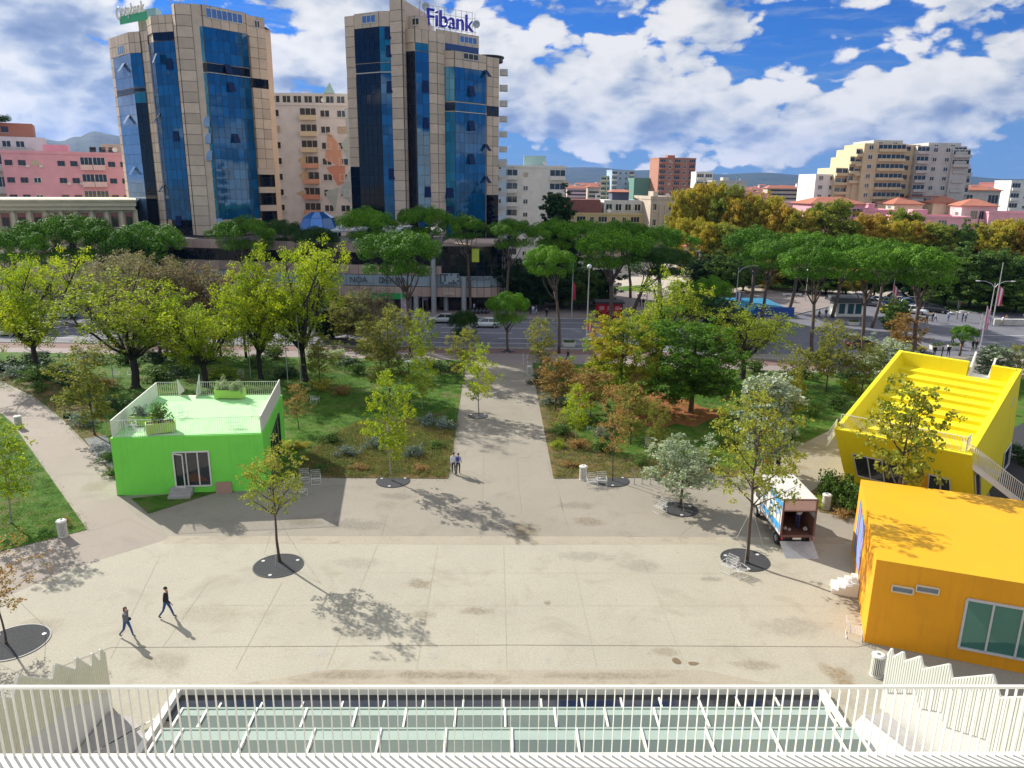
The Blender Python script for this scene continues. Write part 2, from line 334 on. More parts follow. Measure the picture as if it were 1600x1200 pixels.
# path, lawns
path_px = [(-260, 560), (0, 597), (50, 622), (100, 662), (150, 715), (178, 755), (205, 800), (265, 842), (110, 889), (0, 937), (-200, 1000), (-300, 960), (0, 862), (136, 828), (90, 762), (52, 708), (18, 660), (0, 645), (-260, 590)]
sheet('curved_path', path_px, .0045, m_path)
def bed(name, px, mt, z=.03): return sheet(name, px, z, mt)
sheet('lawn', [(-300, 560), (-300, 958), (0, 862), (136, 828), (90, 762), (52, 708), (18, 660), (0, 645), (-260, 592)], .03, m_grass)
LAWN1 = [(455, 746), (700, 748), (725, 585), (722, 563), (-300, 545), (-260, 556), (0, 594), (52, 619), (103, 659), (153, 712), (181, 752), (190, 775), (428, 757)]
sheet('lawn', LAWN1, .03, m_grass)
sheet('lawn', [(205, 779), (232, 803), (346, 767), (420, 757)], .031, m_grass)
LAWN2 = [(865, 748), (1150, 745), (1300, 672), (1305, 690), (1330, 745), (1345, 800), (1420, 800), (2100, 760), (2100, 582), (1600, 590), (1280, 582), (832, 567), (836, 600)]
sheet('lawn', [(865, 748), (1150, 745), (1305, 668), (2100, 700), (2100, 582), (1600, 590), (1280, 582), (832, 567), (836, 600)], .03, m_grass)
sheet('planting_bed', [(1300, 745), (1262, 772), (1280, 800), (1345, 812), (1345, 740)], .03, m_soil)
# planting soil borders
sheet('planting_soil', [(455, 746), (700, 748), (712, 660), (640, 655), (560, 660), (500, 690)], .034, m_soil)
sheet('planting_soil', [(865, 748), (1150, 745), (1165, 735), (1080, 722), (960, 715), (905, 690), (880, 640), (872, 590), (850, 575), (834, 575), (836, 600)], .034, m_soil)
sheet('planting_soil', [(181, 752), (190, 775), (183, 775), (176, 690), (120, 655), (100, 640), (98, 655), (153, 712)], .034, m_soil)
sheet('planting_soil', [(0, 594), (52, 619), (100, 655), (170, 660), (120, 610), (60, 590), (0, 575)], .034, m_soil)
sheet('red_chip_ground', [(985, 630), (1003, 618), (1030, 612), (1050, 621), (1075, 625), (1096, 637), (1122, 640), (1136, 650), (1108, 656), (1084, 668), (1056, 662), (1030, 671), (1006, 664), (992, 655), (978, 650), (990, 641)], .036, m_red)
sheet('dark_gravel', [(1530, 700), (1600, 660), (1900, 700), (1900, 830), (1560, 830)], .036, mat('dark_gravel', (.035, .035, .04), .95, .4, 8, bump=.03))
sheet('grey_gravel', [(132, 686), (165, 680), (176, 700), (176, 735), (150, 712)], .037, mat('grey_gravel', (.18, .18, .18), .95, .4, 8))
# street
KERB = .13
def band(name, y0, y1, z, mt, x0=-400, x1=600, sk=0.): return sheet(name, None, z, mt, [(x0, y0+sk*x0), (x1, y0+sk*x1), (x1, y1+sk*x1), (x0, y1+sk*x1*0+sk*x0)])
sk = .0
road = MB()
sheet('road', None, -.012+.004, m_asph, [(-400, 99), (14, 99), (60, 88), (400, 60), (400, 175), (70, 150), (42, 122), (-400, 122)])
sheet('cycle_path', None, .006, m_cycle, [(-400, 95.6), (14, 95.6), (55, 84.5), (120, 79), (120, 82), (58, 87.6), (14.3, 98.6), (-400, 98.6)])
sheet('sidewalk', None, .003, m_side, [(-400, 90), (14, 90), (50, 76), (120, 70), (120, 79), (55, 84.5), (14, 95.6), (-400, 95.6)])
kb = MB(); m_kerb = mat('kerb_stone', (.42, .40, .37), .85, .15)
def kerb(a, b, w=.18):
    a = Vector((*a, 0)); b = Vector((*b, 0)); n = Vector((-(b-a).y, (b-a).x, 0)).normalized()*w
    kb.prism([(a.x, a.y), (b.x, b.y), (b.x+n.x, b.y+n.y), (a.x+n.x, a.y+n.y)], -.01, .12)
kerb((-400, 98.65), (14, 98.65)); kerb((14, 98.65), (60, 87.7)); kerb((-400, 122), (42, 122)); kerb((42, 122), (70, 150))
tag(kb.build('kerb', m_kerb), kind='structure')
sheet('far_sidewalk', None, .10, m_side, [(-400, 122.1), (42, 122.1), (70, 150.2), (70, 158), (-400, 129)])
sheet('far_square', None, .014, concrete('square_paving', (.44, .39, .33), (.36, .32, .27), .2, .1), [(18, 129), (42, 132), (70, 152), (400, 178), (400, 215), (18, 215)])
sheet('far_lawn', [(945, 462), (1020, 455), (1010, 445), (940, 450)], .03, m_grass); sheet('far_lawn', [(1190, 450), (1330, 455), (1320, 435), (1190, 432)], .03, m_grass)
sheet('far_lawn', [(1440, 485), (1700, 492), (1700, 450), (1420, 445)], .03, m_grass)
ln = MB()
def stripe(a, b, w=.14, z=-.002):
    a = Vector((*a, z)); b = Vector((*b, z)); n = Vector((-(b-a).y, (b-a).x, 0)).normalized()*w/2; ln.quad(a-n, b-n, b+n, a+n)
for y in (102.2, 118.5): stripe((-200, y), (20, y))
for y in (105.6, 109.4, 113.4):
    x = -200
    while x < 24: stripe((x, y), (x+(4.5 if y != 109.4 else 200), y)); x += 9 if y != 109.4 else 900
# zebra crossing on the right and stop line
for k in range(14):
    p = G(1400+k*13, 486); stripe((p.x, p.y-1.8), (p.x+.8, p.y+2.2), .5)
stripe((24, 100), (26, 121), .4); stripe((62, 90), (140, 92)); stripe((70, 112), (200, 120)); stripe((70, 100), (200, 106))
tag(ln.build('road_markings', m_line), kind='structure')
# hills
def hills(name, az0, az1, dist, prof, col, dep=1500, seed=1, snow=None):
    rnd = random.Random(seed); n = 420; b = MB(); rows = 8
    ph = [(rnd.uniform(0, 6), rnd.uniform(.5, 1)) for _ in range(14)]
    def pf(u):
        x = u*(len(prof)-1); i = min(int(x), len(prof)-2); f = x-i; f = f*f*(3-2*f); return prof[i]*(1-f)+prof[i+1]*f
    def rg(u, r): return sum(a*math.sin(u*(9*1.55**k)+p+r*1.3*(k+1)*.4)/(1.45**k) for k, (p, a) in enumerate(ph))*.05
    for r in range(rows):
        t_ = r/(rows-1)
        for i in range(n+1):
            u = i/n; az = az0+(az1-az0)*u; d = dist-dep*(1-t_)+rg(u*1.7, r+3)*dep*.3; h = pf(u)*(math.sin(t_*PI/2)**1.1)*(1+rg(u, r)*(.35+.6*t_)) if r else -5
            b.v.append((math.sin(az)*d, math.cos(az)*d, h))
    for r in range(rows-1):
        for i in range(n): a = r*(n+1)+i; b.f.append((a, a+1, a+n+2, a+n+1)); b.m.append(0)
    b.v += []
    o = b.build(name, col, smooth=True); tag(o, kind='structure'); return o
hm = earthmat('hill_forest', [(.02, .035, .03), (.04, .06, .045), (.06, .075, .05), (.03, .045, .03)], .004, .03, 3.)
hills('hills', rad(-50), rad(-16), 7000, [400]*17+[385, 350, 300, 290, 330, 372, 360, 335, 345, 320, 300, 310, 280, 260, 265, 240, 220, 200], hm, 2200, 3)
hills('mountains', rad(-18), rad(50), 9000, [90, 110, 150, 140, 185, 170, 205, 180, 190, 165, 180, 140, 160, 135, 150, 125, 140, 110, 120, 85, 60, 30, 20, 5], hm, 2500, 7)

# air between here and the mountains
hz_ = MB(); hz_.box(-8500, 9500, -500, 11500, -1.5, 620); ho = hz_.build('haze', None); tag(ho, kind='stuff', label='pale blue haze in the air')
hm_ = bpy.data.materials.new('haze_air'); hm_.use_nodes = True; q = NT(hm_.node_tree); q.n.clear(); pvn = q.new('ShaderNodeVolumePrincipled'); pvn.inputs['Density'].default_value = 3.5e-5; pvn.inputs['Color'].default_value = (.16, .38, 1, 1); pvn.inputs['Anisotropy'].default_value = .2
q.l.new(pvn.outputs[0], q.new('ShaderNodeOutputMaterial').inputs['Volume']); ho.data.materials.clear(); ho.data.materials.append(hm_)
# ------------------------------------------------ vegetation
m_bark = mat('bark_brown', (.085, .065, .05), .95, .35, 6, bump=.02)
m_barkd = mat('bark_dark', (.035, .028, .025), .95, .35, 6, bump=.02)
m_barkp = mat('bark_pine', (.13, .095, .078), .95, .35, 5, bump=.03)
m_barkl = mat('bark_light', (.30, .27, .21), .95, .25, 6, bump=.01)
def leaves(rs, P, N, size, asp=.6, jit=.7, curl=0.):
    """one small rhombic blade per point, P positions, N preferred normals"""
    n = len(P); N = N+rs.normal(0, jit, (n, 3)); N /= np.linalg.norm(N, axis=1)[:, None]+1e-9
    T = np.cross(N, rs.normal(0, 1, (n, 3))); T /= np.linalg.norm(T, axis=1)[:, None]+1e-9; B = np.cross(N, T)
    s = size*rs.uniform(.65, 1.3, (n, 1))
    v = np.empty((n, 4, 3)); v[:, 0] = P-T*s; v[:, 1] = P-B*s*asp; v[:, 2] = P+T*s; v[:, 3] = P+B*s*asp
    return v.reshape(-1, 3)
def leafmesh(name, V_, mats):
    n = len(V_)//4; me = bpy.data.meshes.new(name); me.vertices.add(n*4); me.vertices.foreach_set('co', V_.astype(np.float32).ravel())
    me.loops.add(n*4); me.loops.foreach_set('vertex_index', np.arange(n*4, dtype=np.int32)); me.polygons.add(n)
    me.polygons.foreach_set('loop_start', np.arange(0, n*4, 4, dtype=np.int32)); me.polygons.foreach_set('loop_total', np.full(n, 4, dtype=np.int32))
    me.materials.append(mats); me.update(); me.validate(); return me
def clumpset(rs, cs, rr, per, size, flat=.75, shell=.5, up=.35, jit=.6, asp=.6):
    Ps = []; Ns = []
    for c, r in zip(cs, rr):
        k = max(6, int(per*(r/np.mean(rr))**2)); d = rs.normal(0, 1, (k, 3)); d /= np.linalg.norm(d, axis=1)[:, None]
        q = shell+(1-shell)*rs.uniform(0, 1, (k, 1))**.5
        p = d*q*r*np.array([1, 1, flat]); Ps.append(p+c); nn = d.copy(); nn[:, 2] += up; Ns.append(nn)
    return leaves(rs, np.vstack(Ps), np.vstack(Ns), size, asp, jit)
def grow(rs, mb, p0, p1, r0, r1, bend=.12, n=5, seg=7):
    p0 = np.array(p0, float); p1 = np.array(p1, float); L = np.linalg.norm(p1-p0); off = rs.normal(0, bend*L, 3); off[2] = abs(off[2])*.4
    pts = [p0*(1-t)+p1*t+off*math.sin(t*PI)*.6+(rs.normal(0, bend*L*.12, 3) if 0 < t < 1 else 0) for t in np.linspace(0, 1, n)]
    mb.tube(pts, [r0*(1-t)+r1*t for t in np.linspace(0, 1, n)], seg); return pts
def broad(seed, H, R, base=.25, nl=9, sub=4, per=70, lsize=.14, clr=.9, r0=None, top=1., lean=(0, 0), wild=.3, flat=.75, fork=False, shape='round', jit=.7, dens=1., thin=1.):
    """broadleaf tree: trunk and limbs mesh, crown mesh made of leaf blades in clumps at twig ends"""
    rs = np.random.RandomState(seed); mb = MB(); r0 = r0 or H*.018+.03; cz = H*(base+1)/2; ch = H*(1-base)/2
    tips = []
    ax = np.array([lean[0], lean[1], 0.])
    top_p = np.array([lean[0]*H, lean[1]*H, H*.86]); hz = H*base
    tr = grow(rs, mb, (0, 0, -.05), top_p if not fork else np.array([lean[0]*H*.5, lean[1]*H*.5, hz*1.2]), r0, r0*.25 if not fork else r0*.8, .03, 9, 8)
    tr = [np.array(p) for p in tr]
    mb.tube([(0, 0, -.05), (0, 0, .25)], [r0*1.35, r0*1.02], 8)
    for i in range(nl):
        f = (i+.5)/nl; a = i*2.399+rs.uniform(-.4, .4)
        if shape == 'round': zt = base+.08+(1-base-.12)*f; rr = math.sqrt(max(.05, 1-((zt-(base+1)/2)/((1-base)/2*1.06))**2))
        elif shape == 'cone': zt = base+.05+(1-base-.08)*f; rr = 1.05-.85*f
        elif shape == 'vase': zt = base+.16+(.80-base)*(.05+.95*((i*.618+.3) % 1)); rr = .45+.6*rs.uniform(0, 1)
        else: zt = base+.1+(.88-base)*f; rr = .55+.5*rs.uniform(0, 1)
        rr *= rs.uniform(1-wild, 1+wild*.4)
        tz = H*zt*(1+rs.uniform(-.04, .04)); tgt = np.array([math.cos(a)*R*rr*.8, math.sin(a)*R*rr*.8, tz])+ax*H*zt
        sz = max(hz*.9, tz-R*rr*.75-H*.04)
        if fork: sp = tr[-1]*rs.uniform(.8, 1.)
        else:
            k = min(len(tr)-1, max(0, np.searchsorted([p[2] for p in tr], sz))); sp = tr[k]
        rb = r0*(.5 if not fork else .62)*(1-.5*f)
        br = grow(rs, mb, sp, tgt, rb, rb*.28, .13, 6, 6); tips.append(tgt)
        for j in range(sub):
            q = np.array(br[rs.randint(2, 6) if len(br) > 5 else -1]); dv = rs.normal(0, 1, 3); dv[2] = abs(dv[2])*.55; dv /= np.linalg.norm(dv); e = q+dv*R*rs.uniform(.22, .42)
            grow(rs, mb, q, e, rb*.3, rb*.1, .1, 4, 5); tips.append(e)
    if top and not fork: tips.append(top_p); tips.append(top_p+np.array([0, 0, H*.08]))
    tips = np.array(tips); keep = rs.uniform(0, 1, len(tips)) < dens; tips = tips[keep]
    rr = rs.uniform(.6, 1.25, len(tips))*clr
    # each clump made of several sprays so the outline stays ragged
    cs = np.repeat(tips, 4, 0)+rs.normal(0, 1, (len(tips)*4, 3))*np.repeat(rr, 4)[:, None]*.5; r4 = np.repeat(rr, 4)*rs.uniform(.35, .62, len(tips)*4)
    V_ = clumpset(rs, cs, r4, per/4*thin, lsize, flat, .15, .5, jit)
    return mb, V_
def bare(seed, H, R, r0):
    rs = np.random.RandomState(seed); mb = MB(); tr = grow(rs, mb, (0, 0, 0), (0, 0, H*.9), r0, r0*.2, .04, 8, 6)
    tips = []
    for i in range(16):
        f = .25+.7*i/16; a = i*2.4; p = np.array(tr[int(f*7)]); e = p+np.array([math.cos(a)*R, math.sin(a)*R, R*.8])*rs.uniform(.5, 1)*(1.1-f*.5)
        br = grow(rs, mb, p, e, r0*.3, r0*.08, .12, 5, 5)
        for j in range(5):
            q = np.array(br[rs.randint(1, 5)]); d = rs.normal(0, 1, 3); d[2] = abs(d[2]); d /= np.linalg.norm(d); e2 = q+d*R*.4; grow(rs, mb, q, e2, r0*.1, r0*.03, .1, 4, 4); tips.append(e2)
    return mb, np.array(tips)
def pine(seed, R, h, per=230, flatb=True):
    """umbrella pine crown of unit form: cauliflower clumps over a dome; origin at the crown's underside centre"""
    rs = np.random.RandomState(seed); cs = []; rr = []
    n = 40
    for i in range(n):
        f = (i+.5)/n; r = math.sqrt(f)*R*.90*rs.uniform(.9, 1.06); a = i*2.399963+rs.uniform(-.35, .35); lob = 1+.15*math.sin(3*a+seed)+.10*math.sin(5*a+2*seed)
        x, y = math.cos(a)*r*lob, math.sin(a)*r*lob; dome = math.sqrt(max(0, 1-(r/R)**2)); z = h*(.30+.58*dome)+rs.uniform(-.13, .13)*h
        k = R*rs.uniform(.17, .27)*(1.05-.2*(r/R)); cs.append((x, y, z)); rr.append(k)
        for _ in range(3):
            d = rs.normal(0, 1, 3); d /= np.linalg.norm(d); d[2] = abs(d[2])*.7; cs.append((x+d[0]*k*.8, y+d[1]*k*.8, z+d[2]*k*.6)); rr.append(k*rs.uniform(.35, .5))
    for i in range(30):
        a = i*2.4; r = R*rs.uniform(.1, .85); cs.append((math.cos(a)*r, math.sin(a)*r, h*rs.uniform(.16, .3))); rr.append(R*.14)
    V_ = clumpset(rs, np.array(cs), np.array(rr), per*.62, R*.021, .78, .82, .15, .42, .38)
    return V_
def treething(name, loc, label, cat, group, trunk, crown, rz=0., sc=(1, 1, 1)):
    r = thing(name, loc, label, cat, group, rz); r.scale = sc
    if trunk is not None: obj('trunk', trunk, r)
    if crown is not None: obj('crown', crown, r)
    return r
PROT = {}
def proto(key, fn, bark, leaf):
    if key not in PROT:
        mb, V_ = fn(); PROT[key] = (mb.mesh(key+'_trunk', bark, True), leafmesh(key+'_crown', V_, leaf))
    return PROT[key]
L_yg = leafmat('leaf_yellow_green', [(.07, .14, .012), (.20, .29, .016), (.38, .43, .022), (.54, .50, .035)], .4)
L_yg2 = leafmat('leaf_lime', [(.08, .15, .015), (.21, .29, .022), (.36, .40, .035), (.38, .34, .05)], .4)
L_gr = leafmat('leaf_green', [(.035, .10, .010), (.075, .18, .015), (.13, .26, .025), (.24, .32, .03)], .35)
L_olive = leafmat('leaf_olive', [(.10, .13, .025), (.20, .22, .04), (.30, .29, .06), (.24, .17, .06)], .35)
L_maple = leafmat('leaf_maple_turning', [(.07, .17, .015), (.13, .23, .02), (.24, .29, .025), (.38, .29, .03), (.40, .20, .04)], .4, .28, .3, .7)
L_rust = leafmat('leaf_rust', [(.12, .16, .03), (.28, .20, .06), (.34, .17, .08), (.22, .24, .05)], .35, .5)
L_gold = leafmat('leaf_gold', [(.13, .18, .02), (.30, .29, .035), (.46, .36, .04), (.40, .23, .04)], .3, .2)
L_gold2 = leafmat('leaf_ochre', [(.18, .18, .03), (.37, .28, .04), (.50, .32, .045), (.36, .19, .04)], .3, .2)
L_ygfar = leafmat('leaf_far_lime', [(.12, .18, .03), (.22, .26, .04), (.32, .30, .05)], .3, .2)
L_silver = leafmat('leaf_silver', [(.16, .22, .12), (.27, .34, .20), (.42, .47, .34), (.55, .57, .46)], .25)
L_pine = leafmat('needle_pine', [(.016, .055, .006), (.048, .135, .008), (.125, .29, .012), (.26, .46, .018)], .06, .5, .25, .35)
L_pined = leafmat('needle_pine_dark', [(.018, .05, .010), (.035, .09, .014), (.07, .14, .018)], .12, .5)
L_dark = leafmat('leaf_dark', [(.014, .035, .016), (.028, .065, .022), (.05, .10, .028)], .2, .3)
L_mid = leafmat('leaf_mid', [(.04, .09, .02), (.085, .16, .03), (.16, .23, .04)], .25, .3)
L_grey = leafmat('leaf_grey_brown', [(.13, .13, .07), (.22, .20, .12), (.28, .25, .16)], .3)
L_brown = leafmat('leaf_dry_brown', [(.12, .075, .05), (.20, .13, .09), (.26, .19, .13)], .3)
L_blue = leafmat('leaf_blue_grey', [(.09, .13, .11), (.17, .23, .20), (.28, .34, .30)], .2)
L_young = leafmat('leaf_young_gold', [(.12, .18, .025), (.22, .27, .04), (.34, .33, .05), (.27, .19, .05)], .35, .8)
K = {
 'big': lambda: proto('big', lambda: broad(1, 10, 5.4, .22, 17, 8, 150, .082, .95, .28, fork=True, shape='vase', lean=(.04, 0)), m_barkd, L_yg),
 'big2': lambda: proto('big2', lambda: broad(22, 9, 4.8, .22, 15, 8, 150, .082, .9, .25, fork=True, shape='vase', lean=(-.04, 0)), m_barkd, L_yg),
 'open': lambda: proto('open', lambda: broad(3, 9, 4.6, .24, 14, 8, 95, .08, .85, .22, fork=True, shape='vase', dens=.85), m_barkd, L_yg2),
 'maple': lambda: proto('maple', lambda: broad(5, 10, 3.9, .10, 22, 8, 150, .095, .8, .22), m_bark, L_maple),
 'green': lambda: proto('green', lambda: broad(6, 9.5, 4.1, .14, 24, 8, 160, .095, .8, .22), m_bark, L_gr),
 'plaza': lambda: proto('plaza', lambda: broad(7, 7.4, 1.75, .46, 15, 5, 40, .065, .42, .085, shape='round', jit=.9), m_bark, L_young),
 'plaza2': lambda: proto('plaza2', lambda: broad(8, 11.5, 3.0, .34, 18, 6, 36, .10, .60, .13, shape='round', jit=.9), m_bark, L_young),
 'yolive': lambda: proto('yolive', lambda: broad(9, 7, 2.2, .18, 16, 6, 62, .075, .46, .07), m_bark, L_olive),
 'ylime': lambda: proto('ylime', lambda: broad(10, 7, 1.9, .22, 15, 6, 50, .07, .42, .06), m_barkl, L_yg),
 'yrust': lambda: proto('yrust', lambda: broad(11, 6, 1.9, .26, 14, 6, 42, .085, .45, .06), m_bark, L_rust),
 'ysparse': lambda: proto('ysparse', lambda: broad(12, 7, 1.9, .3, 14, 5, 24, .07, .45, .06), m_bark, L_rust),
 'silver': lambda: proto('silver', lambda: broad(13, 6, 2.2, .25, 16, 6, 95, .085, .58, .10), m_bark, L_silver),
 'gold': lambda: proto('gold', lambda: broad(14, 12, 5.2, .12, 22, 8, 200, .17, 1.25, .25), m_bark, L_gold),
 'ochre': lambda: proto('ochre', lambda: broad(15, 12, 5.0, .12, 22, 8, 200, .17, 1.25, .25), m_bark, L_gold2),
 'limefar': lambda: proto('limefar', lambda: broad(24, 12, 4.8, .12, 22, 8, 180, .17, 1.25, .25), m_bark, L_ygfar),
 'mid': lambda: proto('mid', lambda: broad(16, 10, 4.6, .12, 20, 8, 170, .16, 1.15, .22), m_barkd, L_mid),
 'darkt': lambda: proto('darkt', lambda: broad(17, 10, 4.6, .08, 20, 8, 180, .17, 1.2, .22), m_barkd, L_dark),
 'greyt': lambda: proto('greyt', lambda: broad(18, 9, 4.4, .2, 16, 8, 80, .11, .95, .18), m_bark, L_grey),
 'cedar': lambda: proto('cedar', lambda: broad(19, 16, 5.5, .1, 26, 7, 90, .26, 1.3, .35, shape='cone', flat=.35), m_barkd, L_dark),
 'poplar': lambda: proto('poplar', lambda: broad(20, 8, 1.7, .12, 18, 5, 60, .13, .6, .09, shape='round'), m_barkl, L_silver),
}
def T(kind, base, top, wpx, label, cat='tree', group=None, name=None, rz=None, Rn=None):
    """plant a tree: base pixel on the ground, pixel row of its top, crown width in pixels"""
    p = G(*base); trunk, crown = K[kind](); zt = A(top[0], top[1], p.y).z; Z = (p-Vector((0, 0, EYE))).dot(vf); Rw = wpx/2*Z/FPX
    b = max(v.co.z for v in crown.vertices) if kind not in DIM else DIM[kind][0]
    if kind not in DIM:
        n = len(crown.vertices); a = np.empty(n*3); crown.vertices.foreach_get('co', a); a = a.reshape(-1, 3); DIM[kind] = (np.percentile(a[:, 2], 99.5), (np.percentile(a[:, 0], 98.5)-np.percentile(a[:, 0], 1.5))/2)
    H0, R0 = DIM[kind]; rz = rz if rz is not None else (base[0]*.37+base[1]*.73) % 6.28
    s = Rw/R0
    return treething(name or 'deciduous_tree', (p.x, p.y, 0.03), label, cat, group, trunk, crown, rz, (s, s, zt/H0))
DIM = {}
PC = {}
def P_(crown_px, base, label, var=0, dark=False, hpx=None, lean=True, name='stone_pine', group='stone pines along the boulevard'):
    """stone pine: crown (x0, x1, ytop) and trunk base pixel"""
    x0, x1, yt = crown_px; p = G(*base); Z = (p-Vector((0, 0, EYE))).dot(vf)+.0; R = (x1-x0)/2*Z/FPX*1.07; cx = A((x0+x1)/2, yt, p.y)
    hp = (hpx or (x1-x0)*.40)*Z/FPX*1.25
    key = (var, dark)
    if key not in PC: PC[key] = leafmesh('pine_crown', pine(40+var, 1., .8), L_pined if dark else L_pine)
    root = thing(name, (p.x, p.y, 0.03), label, 'pine tree', group)
    zc = cx.z-hp; dxx = cx.x-p.x
    rs = np.random.RandomState(int(base[0])*7+var); mb = MB(); r0 = max(.16, R*.06)
    fk = np.array([dxx*.45, 0, zc*.82 if zc > 1 else .5]); tr = grow(rs, mb, (0, 0, 0), fk, r0, r0*.78, .03, 7, 8)
    for i in range(9):
        a = i*2.4+var; rr = R*(.55 if i % 3 else .2); e = np.array([dxx+math.cos(a)*rr, math.sin(a)*rr, zc+hp*.35]); st = np.array(tr[-1 if i % 2 else -2]); grow(rs, mb, st, e, r0*.42, r0*.12, .09, 5, 6)
    mb.build('trunk', m_barkp, root, True)
    obj('crown', PC[key], root, (dxx, 0, zc), var*1.3+base[0]*.01, (R, R, hp/.86))
    return root
SH = {}
def shrub(px, w, h, kind, label, group=None, cat='shrub', name='shrub'):
    """leafy bush; px base centre, w/h size in metres"""
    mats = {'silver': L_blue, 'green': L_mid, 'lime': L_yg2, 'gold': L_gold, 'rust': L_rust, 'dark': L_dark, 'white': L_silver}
    if kind not in SH:
        rs = np.random.RandomState(len(SH)*9+4); cs = rs.normal(0, .42, (26, 3)); cs[:, 2] = np.abs(cs[:, 2])*.8+.22; rr = rs.uniform(.20, .36, 26)
        V_ = clumpset(rs, cs, rr, 46, .062, .9, .3, .5, .8); mb = MB()
        for c in cs[:12]: mb.tube([(0, 0, 0), (c[0]*.5, c[1]*.5, c[2]*.6), tuple(c)], [.03, .02, .008], 5)
        V_[:, 2] = np.maximum(V_[:, 2], .01)
        SH[kind] = (mb.mesh('shrub_stems', m_bark, True), leafmesh('shrub_leaves', V_, mats[kind]))
    p = G(*px) if not isinstance(px, Vector) else px
    r = thing(name, (p.x, p.y, (.03 if not isinstance(px, Vector) else p.z)), label, cat, group, (p.x*3.1) % 6.28); r.scale = (w/1.7, w/1.7, h/1.35)
    obj('stems', SH[kind][0], r); obj('foliage', SH[kind][1], r); return r
# ------------------------------------------------ office towers
m_stone = mat('stone_panel', (.61, .48, .36), .6, .10, .8, island=.15, dirt=((.45, .35, .27), .6, .35))
m_joind = mat('panel_joint', (.16, .12, .10), .9, .1)
m_gl_blue = glassmat('curtain_glass_blue', (.010, .115, .27), .03, .8, .25, .25)
m_gl_teal = glassmat('curtain_glass_teal', (.014, .18, .27), .04, .8, .25, .25)
m_gl_dark = glassmat('curtain_glass_dark', (.004, .008, .018), .05, .5, .3)
m_gl_open = glassmat('open_pane_glass', (.006, .022, .09), .5, .15, .2)
m_gl_sky = glassmat('pale_reflective_glass', (.14, .25, .42), .05, 1., .15, .4)
m_frame_d = mat('dark_metal', (.03, .032, .036), .5, .2)
m_white = mat('white_paint', (.70, .68, .61), .55, .06, 2.)
m_whited = mat('weathered_white', (.62, .60, .56), .8, .12, 1., dirt=((.35, .32, .28), .8, .5))
m_steel = mat('galvanised_steel', (.42, .43, .44), .45, .15, 3., metal=.6)
def panels(mb, a, b, z0, z1, cw, ch, out=.08, gap=.03, jit=0., rs=None, mi=0, skip=0.):
    a = Vector((a[0], a[1], 0)); b = Vector((b[0], b[1], 0)); L = (b-a).length; e = (b-a)/L; n = Vector((e.y, -e.x, 0)); nu = max(1, round(L/cw)); nv = max(1, round((z1-z0)/ch)); rs = rs or random.Random(1)
    for i in range(nu):
        for j in range(nv):
            if skip and rs.random() < skip: continue
            u0, u1 = L*i/nu+gap, L*(i+1)/nu-gap; w0, w1 = z0+(z1-z0)*j/nv+gap, z0+(z1-z0)*(j+1)/nv-gap
            t1, t2 = rs.gauss(0, jit), rs.gauss(0, jit)
            P = []
            for u, w, su, sw in ((u0, w0, -1, -1), (u1, w0, 1, -1), (u1, w1, 1, 1), (u0, w1, -1, 1)):
                q = a+e*u+n*(out+t1*su+t2*sw); P.append((q.x, q.y, w))
            mb.quad(*P, mi=mi)
def edge_out(a, b, o):
    e = Vector((b[0]-a[0], b[1]-a[1])).normalized(); return (e.y*o, -e.x*o)
ROWY = 200
def tw(px, Y): p = A(px, ROWY, Y); return (p.x, p.y)
def facet(root, a, b, segs):
    """one vertical strip of the tower: segs = (kind, z0, z1) from the ground up"""
    for k, z0, z1 in segs:
        rs = random.Random(int(a[0]*10+z0)); mb = MB()
        if k == 'stone':
            panels(mb, a, b, z0, z1, 1.75, 1.78, .10, .042, 0, rs); e = edge_out(a, b, .05)
            mb.quad((a[0]+e[0], a[1]+e[1], z0), (b[0]+e[0], b[1]+e[1], z0), (b[0]+e[0], b[1]+e[1], z1), (a[0]+e[0], a[1]+e[1], z1), mi=1)
            mb.build('stone_cladding', [m_stone, m_joind], root, world=True)
        elif k == 'void':
            pass
        else:
            mm = {'blue': m_gl_blue, 'teal': m_gl_teal, 'dark': m_gl_dark, 'sky': m_gl_sky}[k]
            panels(mb, a, b, z0, z1, 1.15, 1.78, .10, .028, .0012, rs); e = edge_out(a, b, .06)
            mb.quad((a[0]+e[0], a[1]+e[1], z0), (b[0]+e[0], b[1]+e[1], z0), (b[0]+e[0], b[1]+e[1], z1), (a[0]+e[0], a[1]+e[1], z1), mi=1)
            mb.build('curtain_glazing', [mm, m_frame_d], root, world=True)
def core(root, pts, z0, z1, back, name='core', mt=None):
    P = list(pts)+[(pts[-1][0]+back[1][0], pts[-1][1]+back[1][1]), (pts[0][0]+back[0][0], pts[0][1]+back[0][1])]
    MB().prism(P, z0, z1).build(name, mt or m_stone, root, world=True)
def openpane(root, px, py, a, b, w=1.15, h=1.75, tilt=.42, mt=None):
    """a top-hung sash pushed open"""
    p = V(px, py, a, b); e = Vector((b[0]-a[0], b[1]-a[1], 0)).normalized(); n = Vector((e.y, -e.x, 0)); q = p+n*.14-root.location
    mb = MB(); t0 = q+Vector((0, 0, h/2)); b0 = t0+n*h*math.sin(tilt)-Vector((0, 0, h*math.cos(tilt)))
    mb.quad(b0-e*w/2, b0+e*w/2, t0+e*w/2, t0-e*w/2)
    d = n*.05; mb.quad(b0-e*w/2-d, t0-e*w/2-d, t0+e*w/2-d, b0+e*w/2-d, mi=1)
    mb.quad(b0-e*w/2, t0-e*w/2, t0-e*w/2-d, b0-e*w/2-d, mi=1); mb.quad(b0+e*w/2, b0+e*w/2-d, t0+e*w/2-d, t0+e*w/2, mi=1)
    mb.build('open_sash', [mt or m_gl_open, m_frame_d], root)
